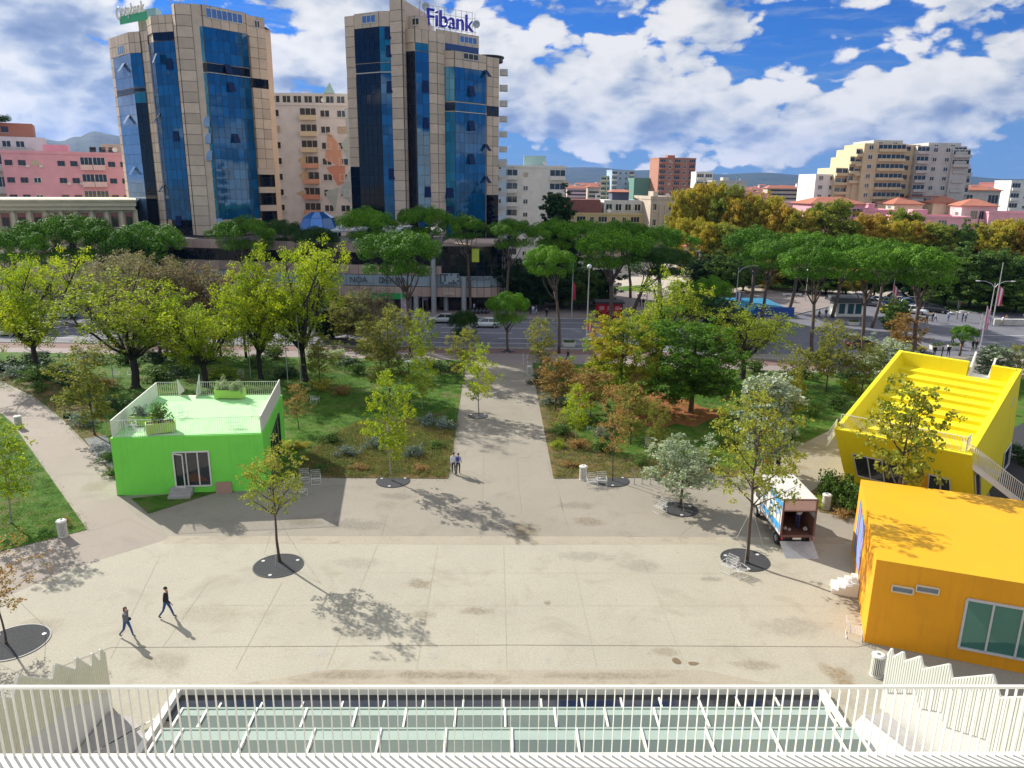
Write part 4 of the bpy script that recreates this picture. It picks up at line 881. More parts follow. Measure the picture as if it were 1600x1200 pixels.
# pink block
pk = block('apartment_block', 'deep pink apartment block with brown windows left of the towers', 'apartment block', gp(10, 176), gp(208, 186), 14, zt(60, 240, 178), m_pink, 7, 'nnw.nnBBnn', pm=m_pink2, wh=1.2, ww=1.5)
MB().box(12, 17, 3, 8, 0, 2.6).xf(Matrix.Translation((8, 0, zt(60, 240, 178)))).build('roof_room', m_beige, pk)
for i in range(3):
    s_ = MB(); s_.quad((0, 0, 0), (1.8, 0, 0), (1.8, 1.6, 1.4), (0, 1.6, 1.4)); s_.box(0, 1.8, 1.2, 1.6, 1.35, 1.75); s_.xf(Matrix.Translation((17.5+i*2.0, 2, zt(60, 240, 178)+.55)) @ Matrix.Scale(.75, 4)); s_.build('solar_heater', m_frame_d, pk)
block('apartment_block', 'low pale pink block with brown attic immediately left of the left tower', 'apartment block', gp(150, 200), gp(215, 203), 12, zt(185, 243, 200), m_pink2, 7, 'nnwn', wh=1.2)
# hotel with cream cornice and dark red window bays
HT = thing('hotel_building', (gp(-60, 133, 330)[0], 133, 0), 'long cream building with heavy cornice and dark red window bays at left', 'building')
h0 = gp(-60, 133, 330); h1 = gp(212, 145, 330); Wd = math.hypot(h1[0]-h0[0], h1[1]-h0[1]); HT.rotation_euler = (0, 0, math.atan2(h1[1]-h0[1], h1[0]-h0[0]))
zc = 17.6
MB().box(0, Wd, .5, 16, 0, zc-1.2).build('wall', m_cream, HT); MB().box(-.6, Wd+.2, -.9, 16.6, zc-1.2, zc-.35).box(-.3, Wd, -.5, 16.3, zc-1.9, zc-1.2).box(-.9, Wd+.3, -1.2, 16.9, zc-.35, zc).build('cornice', m_cream, HT)
m_mar = mat('window_bay_red', (.36, .15, .12), .8, .12)
n = int(Wd/2.35)
for i in range(n):
    u = (i+.5)*Wd/n
    for j in range(4):
        z = zc-5.4-j*4.0
        if z < 0: continue
        if j < 2 or i % 2 == 0: wobj(HT, 'brown', u, .32, z+.3, 1.0, 2.0)
        MB().box(u-.62, u+.62, .36, .5, z-.6, z+3.0).build('window_bay', m_mar, HT) if j < 2 else None
pl = MB()
for i in range(n+1): u = i*Wd/n; pl.box(u-.28, u+.28, .1, .5, 0, zc-1.9)
pl.build('pilasters', m_cream, HT)
# slab block with mural, between the towers
MBl = block('apartment_block', 'grey apartment block with orange and yellow mural and curved balconies between the towers', 'apartment block', gp(424, 176), gp(552, 176), 14, zt(480, 165, 176), m_grayp, 11, 'w.Bww', pm=m_cream, wh=1.5, ww=2.2, seed=5)
zT = zt(480, 165, 176)
MB().box(.6, 18.5, 1.2, 13, 0, 2.7).xf(Matrix.Translation((0, 0, zT))).build('penthouse', m_white2, MBl)
for i in range(7): wobj(MBl, 'win', 2+i*2.4, 1.2, zT+.5, 1.9, 1.7)
mp = MB(); mp.quad((0, 0, 0), (2.6, 0, 0), (1.3, 1.2, 2.4)).quad((0, 0, 0), (1.3, 1.2, 2.4), (1.3, 2.4, 0)).quad((2.6, 0, 0), (1.3, 2.4, 0), (1.3, 1.2, 2.4)); mp.xf(Matrix.Translation((12.6, 1, zT+2.7))); mp.build('roof_pyramid', m_mint, MBl)
MUC = [mat('mural_orange', (.68, .36, .25), .85, .1), mat('mural_red', (.64, .28, .20), .85, .1), mat('mural_pale_blue', (.42, .50, .55), .85, .1), mat('mural_cream', (.60, .46, .28), .85, .1), mat('mural_mint', (.45, .52, .50), .85, .1)]
def mtri(px0, py0, px1, py1, px2, py2, mi):
    pts = [V(a, b, (-100, 175.97), (100, 175.97))-MBl.location for a, b in ((px0, py0), (px1, py1), (px2, py2))]
    nn = (pts[1]-pts[0]).cross(pts[2]-pts[0]); pts = pts if nn.y < 0 else pts[::-1]; MB().quad(*[q+Vector((0, -.012*(mi+1), 0)) for q in pts]).build('mural_patch', MUC[mi], MBl)
for tpl in ((512, 205, 532, 228, 508, 250, 0), (508, 250, 532, 228, 536, 262, 0), (510, 262, 538, 255, 528, 290, 1), (528, 290, 538, 255, 541, 285, 1), (530, 300, 548, 262, 548, 318, 2), (465, 250, 478, 240, 478, 262, 3), (466, 275, 480, 262, 482, 285, 3), (462, 302, 478, 296, 480, 312, 3), (538, 170, 552, 168, 545, 230, 2), (533, 225, 552, 200, 548, 260, 4), (508, 300, 530, 292, 524, 330, 4)): mtri(*tpl)
m_or = MATS['mural_orange']
zz_ = sorted({round(c.location.z, 2) for c in MBl.children if c.name.startswith('balcony')}, reverse=True)
for c in MBl.children:
    if c.name.startswith('balcony'):
        f = zz_.index(round(c.location.z, 2))
        if f in (3, 4, 5, 6): pmx = MUC[0] if f != 5 else MUC[1]; b_, M_ = wmesh('balc'); WC.setdefault(('balc', pmx.name), b_.mesh('balcony', [q or pmx for q in M_])); c.data = WC[('balc', pmx.name)]
# white block right of the towers
wb = block('apartment_block', 'white apartment block with continuous balconies and green rooftop room right of the towers', 'apartment block', gp(784, 214), gp(883, 214), 16, zt(830, 262, 214), m_white2, 8, 'Bw.B', pm=m_white2, fh=3.55, wh=1.2, seed=4)
for ch in list(wb.children):
    if ch.name.startswith('stair_head'): bpy.data.objects.remove(ch)
MB().box(6, 12, 3, 8, 0, 3.2).xf(Matrix.Translation((0, 0, zt(830, 262, 214)))).build('roof_room', m_mint, wb)
block('apartment_block', 'narrow pale blue block between the right tower and the white balconied block', 'apartment block', gp(768, 211), gp(791, 211), 12, zt(785, 252, 211), m_bluer, 9, 'w', wh=1.3, extras=False)
# ornate cream building with dark attic in front of the hills
ob = block('residential_building', 'old cream building with dark tiled attic and iron balconies behind the pines', 'building', gp(884, 226), gp(1020, 226), 18, zt(950, 336, 226), m_yel, 4, 'wbwbwwbw', pm=m_beige, wh=1.7, ww=1.2, roof=None)
MB().prism([(0, 1), (11, 1), (11, 17), (0, 17)], zt(950, 336, 226), zt(900, 312, 226), top=[(.5, 3), (10.5, 3), (10.5, 15), (.5, 15)]).build('mansard_roof', m_tiled, ob)
MB().box(11.5, 26, 2, 15, 0, 4.2).xf(Matrix.Translation((0, 0, zt(950, 336, 226)))).build('attic_storey', m_whited, ob)
for i in range(5): wobj(ob, 'win', 13+i*2.8, 2, zt(950, 336, 226)+1.2, 1.9, 2.)
MB().prism([(14, 4), (19, 4), (19, 12), (14, 12)], zt(950, 336, 226)+4.2, zt(950, 300, 226), top=None).build('roof_dormer', mat('dormer_blue', (.08, .09, .14), .8, .1), ob)
MB().prism([(13.4, 3.4), (19.6, 3.4), (19.6, 12.6), (13.4, 12.6)], zt(950, 300, 226), zt(950, 296, 226), top=[(14.5, 7), (18.5, 7), (18.5, 9), (14.5, 9)]).build('dormer_roof', m_tile, ob)
oc = block('residential_building', 'greyish beige classical corner building with tall pilasters left of the autumn trees', 'building', gp(1018, 220), gp(1056, 221), 16, zt(1040, 312, 220), m_beige, 4, 'w.w', side='r', wh=2., ww=1.2, parapet=.9)
pl = MB(); [pl.box(u-.25, u+.25, -.3, -.0, 1, zt(1040, 312, 220)-1.5) for u in (.5, 2.8, 4.4, 6.2)]; pl.build('pilasters', m_beige, oc)
# far blocks on the skyline
block('apartment_block', 'pale green and cream apartment block at the left of the skyline group', 'apartment block', gp(938, 520), gp(957, 515), 14, zt(948, 276, 515), m_greenr, 8, 'bb', pm=m_cream, wh=1.6, extras=False)
block('apartment_block', 'light blue apartment block left of the brick-red tower', 'apartment block', gp(955, 510), gp(990, 512), 14, zt(970, 267, 510), m_bluer, 9, 'bwwb', pm=m_white2, wh=1.6, extras=False)
block('building_site', 'unfinished round block wrapped in green netting beside the brick-red tower', 'building', gp(990, 490), gp(1024, 492), 14, zt(1005, 278, 490), mat('netting_green', (.12, .25, .2), .9, .2), 5, '....', extras=False, parapet=0)
br = block('apartment_tower', 'brick-red apartment tower standing above the autumn trees', 'apartment tower', gp(1027, 478), gp(1084, 482), 16, zt(1050, 248, 480), m_brickr, 11, 'bwbwb', side='l', pm=m_brickr, wh=1.6, ww=1.6)
block('apartment_block', 'small white stepped block right of the brick-red tower', 'apartment block', gp(1086, 420), gp(1112, 420), 12, zt(1100, 270, 420), m_white2, 7, 'bb', pm=m_white2, wh=1.5, extras=False)
block('apartment_block', 'low grey white block with a small pyramid roof on the skyline', 'apartment block', gp(1118, 400), gp(1165, 402), 12, zt(1140, 284, 400), m_gray, 5, 'wwww', roof=None, extras=True, wh=1.5)
# pink rows at the right
RR = [
 ('long pale pink house under a dark red roof, left end of the pink row', 1148, 262, 1218, 262, 312, m_pink2, m_tiled, 'wwwwww'),
 ('pale pink house with white cornice next to the row above the green plane tree', 1222, 250, 1272, 250, 318, m_pink2, None, 'wwww'),
 ('pink house with red hipped roof and dark loggia above the tall light green tree', 1268, 236, 1352, 238, 322, m_pink, m_tile, 'bwbb'),
 ('low pink wing with brown shutters below the stepped apartment block', 1350, 236, 1402, 236, 330, m_pink, None, 'rrrr'),
 ('pink house with red gabled roof in the middle of the pink row', 1398, 246, 1442, 246, 322, m_cream, m_tile, 'ww.'),
 ('cream gabled house with orange-red roof right of the middle of the pink row', 1458, 246, 1502, 244, 320, m_cream, m_tile, '.w.'),
 ('long pink terrace wall building below the gabled houses', 1400, 228, 1520, 226, 340, m_pink, None, 'wbwwbww'),
 ('pink house with flat red roof and loggia left of the right edge', 1504, 232, 1558, 230, 325, m_pink2, m_tile, 'wbbw'),
 ('pink flat-roofed house at the right edge', 1548, 226, 1640, 222, 334, m_pink, None, 'wwwwww'),
 ('grey house with red roof between the stepped block and the crimson block', 1500, 290, 1560, 288, 300, m_gray, m_tile, 'bwb'),
 ('small white house with red roof in front of the stepped block', 1420, 262, 1480, 262, 310, m_white2, m_tile, 'www'),
]
for i, (lb, x0, Y0, x1, Y1, ty, wm, rf, cs) in enumerate(RR):
    block('row_house', lb, 'house', gp(x0, Y0, 320), gp(x1, Y1, 320), 12, zt((x0+x1)/2, ty, Y0), wm, 3 if Y0 > 225 else 4, cs, roof=rf, group='pink row houses at the right', wh=1.5, ww=1.3, pm=wm, seed=i, extras=i % 3 == 0, parapet=.5)
block('apartment_block', 'crimson brick block on the skyline near the right edge', 'apartment block', gp(1552, 420), gp(1590, 420), 14, zt(1570, 287, 420), mat('render_crimson', (.34, .11, .10), .85, .1), 5, 'wwww', wh=1.6, extras=False)
block('apartment_block', 'white terraced block cut by the right edge on the skyline', 'apartment block', gp(1578, 400), gp(1660, 400), 14, zt(1600, 284, 400), m_white2, 5, 'bwbwb', pm=m_white2, wh=1.6, extras=False)
block('apartment_block', 'low cream terrace house behind the autumn trees left of the pink row', 'apartment block', gp(1085, 300), gp(1150, 300), 12, zt(1110, 300, 300), m_beige, 4, 'wbwb', roof=m_tiled, wh=1.5, extras=False)
vl = block('villa', 'small cream villa with red roof between the pine grove and the autumn trees', 'villa', gp(1076, 176), gp(1102, 174), 10, zt(1090, 388, 175), m_cream, 2, 'ww', roof=m_tile, wh=2., ww=1.2, parapet=.2, extras=False)
# stepped block
ZB = thing('apartment_block', (gp(1270, 262)[0], 262, 0), 'big cream and grey stepped apartment block with dark balcony bands on the right skyline', 'apartment block')
m_zy = mat('render_warm_cream', (.56, .47, .29), .85, .1, .35, dirt=((.4, .33, .22), .5, .4))
def zblk(x0, x1, yt, wall, Y, cols, fl, y0=0., n0=None):
    a, b = gp(x0, Y), gp(x1, Y); h = zt((x0+x1)/2, yt, Y); o = Vector((a[0], a[1], 0))-ZB.location; w_ = b[0]-a[0]
    MB().box(0, w_, 0, 16, 0, h).xf(Matrix.Translation(o)).build('wall', wall, ZB)
    fh = 3.05; k = 0
    for f in range(fl):
        z = h-(f+1)*fh+.55
        for i, c_ in enumerate(cols):
            if c_ == '.': continue
            bw = w_/len(cols); u = (i+.5)*bw
            if c_ == 'B': wobj(ZB, 'balc', o.x+u, o.y, z, bw*.98, 2.1, 0, wall)
            else: wobj(ZB, 'win' if c_ == 'w' else 'brown', o.x+u, o.y, z+.5, 1.5, 1.4, 0, wall)
zblk(1272, 1306, 272, m_white2, 266, 'ww', 6); zblk(1302, 1332, 262, m_zy, 264, 'B', 3); zblk(1322, 1345, 244, m_zy, 263, 'B', 3); zblk(1330, 1352, 232, m_zy, 262.5, 'B', 3)
zblk(1342, 1406, 224, m_zy, 261, 'wBB', 10); zblk(1404, 1428, 226, m_zy, 264, 'nn', 9); zblk(1424, 1500, 228, m_gray, 262, 'BwwB', 10); zblk(1480, 1507, 233, m_gray, 261.2, 'B', 2)
zblk(1496, 1512, 262, m_gray, 263, 'B', 3); zblk(1355, 1400, 219, m_gray, 265, 'ww', 1); zblk(1440, 1490, 223, m_gray, 265, 'ww', 1)
# distant low town below the mountains: reads as one mass
rnd = random.Random(9); mb = MB()
for i in range(620):
    az_ = rnd.uniform(rad(3), rad(36)); d = rnd.uniform(620, 2600); x, y = math.sin(az_)*d, math.cos(az_)*d; w_ = rnd.uniform(10, 26); h = rnd.uniform(7, 20)*(1 if rnd.random() < .9 else 1.5); dpt = 12
    k = rnd.randint(0, 3); mb.box(x, x+w_, y, y+dpt, 0, h, k)
    if rnd.random() < .5: mb.prism([(x-1, y-1), (x+w_+1, y-1), (x+w_+1, y+dpt+1), (x-1, y+dpt+1)], h, h+2.5, 4, top=[(x+3, y+5), (x+w_-3, y+5), (x+w_-3, y+7), (x+3, y+7)])
    for f in range(int(h/3.2)): mb.box(x+1, x+w_-1, y-.1, y-.02, f*3.2+1.2, f*3.2+2.5, 5)
o = mb.build('distant_town', [m_white2, m_beige, m_pink2, m_gray, m_tile, m_frame_d]); tag(o, 'distant low town of pale blocks and red roofs below the blue mountains', 'town', None, 'stuff')

# blocks east of the square, outside the picture; the tower glass mirrors them
block('apartment_block', 'white balconied apartment block east of the square, outside the photo, nearest', 'apartment block', (118, 34), (140, 44), 16, 34, m_white2, 10, 'BwB', scols='BwwB', pm=m_white2, seed=3)
block('apartment_block', 'pale yellow apartment block east of the square, outside the photo, middle', 'apartment block', (150, 66), (176, 76), 18, 40, m_cream, 11, 'BwwB', scols='wBBw', pm=m_cream, seed=4)
block('apartment_block', 'grey apartment block east of the square, outside the photo, farthest', 'apartment block', (160, 100), (186, 108), 18, 28, m_gray, 8, 'wBBw', scols='BwwB', pm=m_white2, seed=6)
# ------------------------------------------------ colour pavilions
m_green = mat('paint_green', (.19, .72, .075), .65, .05, .6, bump=.004, bsc=30, dirt=((.13, .55, .06), .4, .4), streak=((.12, .45, .07), .45))
m_greenf = mat('terrace_green', (.34, .68, .28), .75, .05, .8, dirt=((.26, .50, .22), .5, .6), streak=((.28, .42, .22), .3))
m_lime = mat('planter_lime', (.36, .56, .10), .6, .06, 2)
m_yellow = mat('paint_yellow', (.80, .66, .0), .65, .04, .5, bump=.004, bsc=30, dirt=((.62, .49, .01), .5, .4), streak=((.58, .44, .02), .45))
m_orange = mat('paint_orange', (.82, .34, .0), .6, .05, .5, bump=.004, bsc=30, dirt=((.58, .23, .01), .4, .35), streak=((.50, .19, .02), .4))
m_orangef = mat('roof_amber', (.72, .36, .0), .65, .05, .4, dirt=((.62, .33, .02), .35, .7), streak=((.52, .29, .04), .35))
m_inside = mat('dark_interior', (.02, .021, .025), .5, .3, 1.)
m_glassp = glassmat('pavilion_glass', (.02, .03, .035), .03, 1., .1)
m_cardb = mat('cardboard', (.36, .22, .16), .85, .1, 2)
m_conc = mat('step_concrete', (.36, .34, .32), .85, .12, 3)
m_silverf = mat('window_frame_grey', (.55, .54, .52), .45, .05)
def rail_mb(pts, h, step=.16, r=.014, top=.03):
    """vertical-bar railing along a polyline of 3D points"""
    mb = MB()
    for a, b in zip(pts[:-1], pts[1:]):
        a = Vector(a); b = Vector(b); L = (b-a).length; n = max(1, int(L/step)); up = Vector((0, 0, h))
        for i in range(n+1):
            p = a+(b-a)*i/n; mb.box(p.x-r, p.x+r, p.y-r, p.y+r, p.z, p.z+h)
        mb.tube([a+up, b+up], top, 5); mb.tube([a+up*.06, b+up*.06], top*.8, 5)
    return mb
def off(p, n, o): return Vector((p[0]+n[0]*o, p[1]+n[1]*o, p[2]))
def glazing(root, P, n, bars, frame, fw=.09, deep=.0, glass=None, name='window', parts=True):
    """P: four world corners bl, br, tr, tl on the wall; frame proud of it, panes between mullions"""
    bl, br_, tr_, tl = [Vector(p) for p in P]; n = Vector((n[0], n[1], 0)).normalized(); R_o = root.location
    gb = MB(); gb.quad(*[off(p, n, .035)-R_o for p in (bl, br_, tr_, tl)])
    fb = MB()
    def bar(a, b, w):
        a = a+n*.02; b = b+n*.02; d = (b-a).normalized(); s = d.cross(n).normalized()*w/2; k = n*.10
        q = [a-s, a+s, b+s, b-s]; q2 = [x+k for x in q]; i = len(fb.v); fb.v += [tuple(x-R_o) for x in q+q2]
        for f in ((4, 5, 6, 7), (0, 1, 5, 4), (1, 2, 6, 5), (2, 3, 7, 6), (3, 0, 4, 7)): fb.f.append(tuple(i+j for j in f)); fb.m.append(0)
    bar(bl, br_, fw); bar(tl, tr_, fw); bar(bl, tl, fw); bar(br_, tr_, fw)
    for t_ in bars: bar(bl+(br_-bl)*t_, tl+(tr_-tl)*t_, fw*.8)
    w_ = gb.build(name, glass or m_glassp, root); fb.build('frame', frame, w_); return w_
# green pavilion
GZ = 4.24; g0, g1, g2, g3 = [G(*p, GZ) for p in ((172, 685), (410, 678), (441, 617), (245, 619))]
GP = thing('green_pavilion', (g0.x, g0.y, 0), 'bright green cube pavilion with pale green roof terrace and white railings on the left', 'pavilion', 'colour pavilions')
P4 = [(p.x, p.y) for p in (g0, g1, g2, g3)]
MB().prism(P4, 0, GZ).build('wall', m_green, GP, world=True)
ins = [(P4[0][0]+.12, P4[0][1]+.1), (P4[1][0]-.12, P4[1][1]+.12), (P4[2][0]-.12, P4[2][1]-.12), (P4[3][0]+.14, P4[3][1]-.12)]
MB().prism(ins, GZ+.003, GZ+.05).build('terrace_floor', m_greenf, GP, world=True)
gn = Vector((P4[1][1]-P4[0][1], -(P4[1][0]-P4[0][0]), 0)).normalized(); fa, fb_ = P4[0], P4[1]
q = [V(*p, fa, fb_) for p in ((276, 761), (331, 757), (327, 705), (265, 707))]; q = [q[0], q[1], q[2], q[3]]
q[0].z = q[1].z = .55; q[2].z = q[3].z = 3.1; q[3].x, q[3].y = q[0].x, q[0].y; q[2].x, q[2].y = q[1].x, q[1].y
wn = glazing(GP, q, gn, (.36, .68), m_white, .09, name='glazed_door')
mb = MB(); a = q[0]+(q[1]-q[0])*.0; d = (q[1]-q[0]).normalized(); ww_ = (q[1]-q[0]).length*.33
op = (d*.93+gn*.36).normalized(); A0 = a+gn*.14-GP.location
for u0, u1, z0, z1 in ((0, .08, 0, 2.5), (ww_-.08, ww_, 0, 2.5), (0, ww_, 0, .08), (0, ww_, 2.42, 2.5)):
    p_ = [A0+op*u+Vector((0, 0, z)) for u, z in ((u0, z0), (u1, z0), (u1, z1), (u0, z1))]; mb.quad(*p_); mb.quad(*[x-gn*.05 for x in reversed(p_)])
mb.build('open_leaf', m_white, GP)
inn = MB(); c_ = (q[0]+q[1])/2+gn*.045-GP.location
inn.quad(*[A0*0+x-GP.location+gn*.04 for x in (q[0]+(q[1]-q[0])*.36+Vector((0, 0, .3)), q[0]+(q[1]-q[0])*.95+Vector((0, 0, .35)), q[0]+(q[1]-q[0])*.66+Vector((0, 0, .95)), q[0]+(q[1]-q[0])*.38+Vector((0, 0, .9)))])
inn.build('counter_seen_through_glass', mat('counter_wood', (.10, .04, .02), .6, .1), GP)
st = MB(); s0 = q[0]+(q[1]-q[0])*.17
for i in range(3): st.box(-.75, .75, -.35*(i+1)-.02, -.35*i-.02, 0, .55-.17*i)
st.xf(Matrix.Translation(Vector((s0.x, s0.y, 0))-GP.location) @ Matrix.Rotation(math.atan2(d.y, d.x), 4, 'Z')); st.build('steps', m_conc, GP)
# right wall: slanted dark window
sn = Vector((P4[2][1]-P4[1][1], -(P4[2][0]-P4[1][0]), 0)).normalized(); e_ = Vector((P4[2][0]-P4[1][0], P4[2][1]-P4[1][1], 0)); b_ = Vector((*P4[1], 0))
glazing(GP, [b_+e_*.30+Vector((0, 0, .5)), b_+e_*.72+Vector((0, 0, .5)), b_+e_*.72+Vector((0, 0, 3.5)), b_+e_*.30+Vector((0, 0, 2.9))], sn, (.33, .66), m_frame_d, .08)
zt_ = GZ+.05; c3 = [Vector((*p, zt_)) for p in ins]
rail_mb([c3[0], c3[1]], 1.2, .15, .008, .02).build('front_railing', m_white, GP, world=True)
back_a = c3[3]; back_b = c3[3]+(c3[2]-c3[3])*.17; back_c = c3[3]+(c3[2]-c3[3])*.33
rail_mb([back_a, back_b], 1.15, .16, .009, .02).build('back_railing', m_white, GP, world=True); rail_mb([back_c, c3[2]], 1.15, .16, .009, .02).build('back_railing', m_white, GP, world=True)
def panel(root, a, b, h0, h1, t_, mt, name): 
    e = (b-a).normalized(); n = Vector((e.y, -e.x, 0))*t_/2; mb = MB(); Z = Vector((0, 0, 1)); P = [a-n, b-n, b+n, a+n]; mb.prism([(x.x, x.y) for x in P], [a.z, b.z, b.z, a.z], [a.z+h0, b.z+h1, b.z+h1, a.z+h0]); mb.build(name, mt, root, world=True)
panel(GP, c3[0], c3[3], 1.2, 1.15, .07, m_white, 'side_parapet'); panel(GP, c3[1], c3[2], 1.2, 1.3, .07, m_white, 'side_parapet')
inw = (c3[0]-c3[3]).normalized()
panel(GP, back_b, back_b-inw*1.6, 1.4, .1, .06, m_white, 'stair_cheek'); panel(GP, back_c+inw*.9, back_c-inw*.8, .05, 1.6, .06, m_white, 'stair_cheek')
stb = MB(); e = (c3[2]-c3[3]).normalized()
for i in range(9): a = back_b-inw*(.1+i*.4); stb.prism([(a.x, a.y), (a.x+e.x*1.5, a.y+e.y*1.5), (a.x+e.x*1.5-inw.x*.38, a.y+e.y*1.5-inw.y*.38), (a.x-inw.x*.38, a.y-inw.y*.38)], max(0, zt_-.6-i*.45), zt_-.1-i*.45)
stb.build('outside_stair', m_white, GP, world=True)
def planter(px, z, L, Wd, h, rz, label, plants, mt=None):
    p = G(*px, z); r = thing('planter', (p.x, p.y, z), label, 'planter', 'lime planters on the green roof terrace', rz); b = MB(); mt = mt or m_lime
    t_ = .06; b.box(-L/2, L/2, -Wd/2, -Wd/2+t_, .08, h).box(-L/2, L/2, Wd/2-t_, Wd/2, .08, h).box(-L/2, -L/2+t_, -Wd/2+t_, Wd/2-t_, .08, h).box(L/2-t_, L/2, -Wd/2+t_, Wd/2-t_, .08, h); b.build('box', mt, r)
    MB().box(-L/2+t_, L/2-t_, -Wd/2+t_, Wd/2-t_, h-.16, h-.08).build('soil', m_soil, r); f = MB(); [f.box(x-.06, x+.06, -Wd/2+.05, Wd/2-.05, 0, .08) for x in (-L/2+.2, L/2-.2)]; f.build('foot', mt, r)
    for (dx_, w_, h_, k, lb) in plants: shrub(Vector((p.x+dx_*math.cos(rz), p.y+dx_*math.sin(rz), z+h-.15)), w_, h_, k, lb, 'bushes in the lime planters')
planter((226, 664), zt_, 1.9, .8, .75, 0, 'lime planter nearer the left parapet of the green terrace', [(-.2, 1.1, 1.3, 'silver', 'purplish thin bush in the left lime planter')])
planter((252, 676), zt_, 1.9, .8, .8, .5, 'angled lime planter at the front railing of the green terrace', [(-.1, 1.5, 1.9, 'green', 'tall green bush in the angled lime planter at the front')])
planter((360, 622), zt_, 2.3, .8, .75, .02, 'long lime planter at the back railing of the green terrace', [(-.65, 1.15, 1.5, 'white', 'left silvery bush in the back lime planter'), (.55, 1.3, 1.4, 'white', 'right silvery bush in the back lime planter')])
# cardboard sheet against the green wall
cb = V(352, 768, fa, fb_); CB = thing('cardboard_sheet', (cb.x, cb.y-.25, .0), 'brown board leaning against the green wall right of the glazed door', 'board', None, math.atan2(d.y, d.x))
MB().prism([(-.55, -.02), (.55, -.02), (.55, .01), (-.55, .01)], .0, .78, top=[(-.52, .16), (.52, .16), (.52, .19), (-.52, .19)]).build('sheet', m_cardb, CB)
# yellow pavilion
y0, y1 = G(1303, 670, 4.5), G(1518, 712, 4.5); y3, y2 = G(1405, 547, 7.6), G(1597, 577, 7.6)
b0_ = G(1322, 752); b1_ = b0_+(y1-y0)*.97; b3_ = b0_+(y3-y0)*.86+Vector((1.2, 0, 0)); b2_ = b1_+(y2-y1)*.80; b2_.z = b3_.z = b0_.z = b1_.z = 0; b3_.z = b2_.z = 0
YP = thing('yellow_pavilion', (b0_.x, b0_.y, 0), 'yellow pavilion with leaning walls and a stepped seating roof on the right', 'pavilion', 'colour pavilions')
wl = MB(); O = YP.location
base = [b0_, b1_, b2_, b3_]; topp = [y0, y1, y2, y3]
for i in range(4):
    j = (i+1) % 4
    if i != 2: wl.quad(base[i]-O, base[j]-O, topp[j]-O, topp[i]-O); continue
    for t0, t1, w_ in ((0, .22, 1), (.22, .40, .855), (.40, 1, 1)):
        p0, p1 = base[i].lerp(base[j], t0), base[i].lerp(base[j], t1); q0, q1 = topp[i].lerp(topp[j], t0), topp[i].lerp(topp[j], t1); wl.quad(p0-O, p1-O, p0.lerp(q0, 0)+(p1-p0)+(q1-p1)*w_-O, p0+(q0-p0)*w_-O)
wl.build('wall', m_yellow, YP)
ee = (y1-y0).normalized(); dd = (y3-y0); dd.z = 0; dn = dd.normalized(); ee.z = 0
def yp(u, v): # u across 0..1, v depth 0..1 (plan)
    a = y0.lerp(y3, v); b = y1.lerp(y2, v); p = a.lerp(b, u); return Vector((p.x, p.y, 0))
tk = .035
rimz = lambda v: 4.5+3.1*v
# rims: left, right, back
def rim(u0, u1, v0, v1, name, zb, zlist):
    P = [yp(u0, v0), yp(u1, v0), yp(u1, v1), yp(u0, v1)]; k = .06 if u0 < .01 else (-.06 if u1 > .99 else 0); kv = -.04 if name == 'back_rim' else 0
    Q = [yp(u0+k, v0+kv), yp(u1+k, v0+kv), yp(u1+k, v1+kv), yp(u0+k, v1+kv)] if name == 'side_rim' else [yp(u0, v0), yp(u1, v0), yp(u1, v1+kv), yp(u0, v1+kv)]
    MB().prism([(p.x, p.y) for p in Q], zb, zlist, top=[(p.x, p.y) for p in P]).build(name, m_yellow, YP, world=True)
rim(0.0, tk, 0.06, 1, 'side_rim', [3.6, 3.6, 6.3, 6.3], [rimz(.06)+.02]*2+[7.62]*2); rim(1-tk, 1, 0.06, 1, 'side_rim', [3.6, 3.6, 6.3, 6.3], [rimz(.06)+.02]*2+[7.62]*2)
rim(tk, .60, 1-tk, 1, 'back_rim', 6.0, 7.6); rim(.78, 1-tk, 1-tk, 1, 'back_rim', 6.0, 7.6)
N = 9; sp = MB()
for i in range(N):
    v0 = .16+.80*i/N; v1 = .16+.80*(i+1)/N if i < N-1 else 1-tk; z = 3.95+ (6.45-3.95)*(i+1)/N
    P = [yp(tk, v0), yp(1-tk, v0), yp(1-tk, v1), yp(tk, v1)]; sp.prism([(p.x, p.y) for p in P], 3.3, z)
sp.build('stepped_seating', m_yellow, YP, world=True)
P = [yp(0.05, 0.036), yp(.95, 0.036), yp(1-tk, .16), yp(tk, .16)]; MB().prism([(p.x, p.y) for p in P], 3.6, 3.95).build('front_terrace', m_yellow, YP, world=True)
P = [yp(0, 0), yp(1, 0), yp(1, .04), yp(0, .04)]; MB().prism([(p.x, p.y) for p in P], 4.44, 4.53).build('front_curb', m_yellow, YP, world=True)
a, b = yp(.03, .03), yp(.95, .03); a.z = b.z = 3.95
rail_mb([a, b, yp(.95, .10)+Vector((0, 0, 3.95))], 1.6, .15, .012).build('front_railing', m_white, YP, world=True)
c_ = yp(.5, .08); P = [yp(.63, .03), yp(.86, .03), yp(.86, .12), yp(.63, .12)]; MB().prism([(p.x, p.y) for p in P], 3.952, 3.975).build('grey_hatch', m_silverf, YP, world=True)
a = yp(-.05, .13); b = yp(-.05, .02); a.z = 3.4; b.z = 2.9; 
rail_mb([b, a], 1.2, .14, .012).build('side_railing', m_white, YP, world=True)
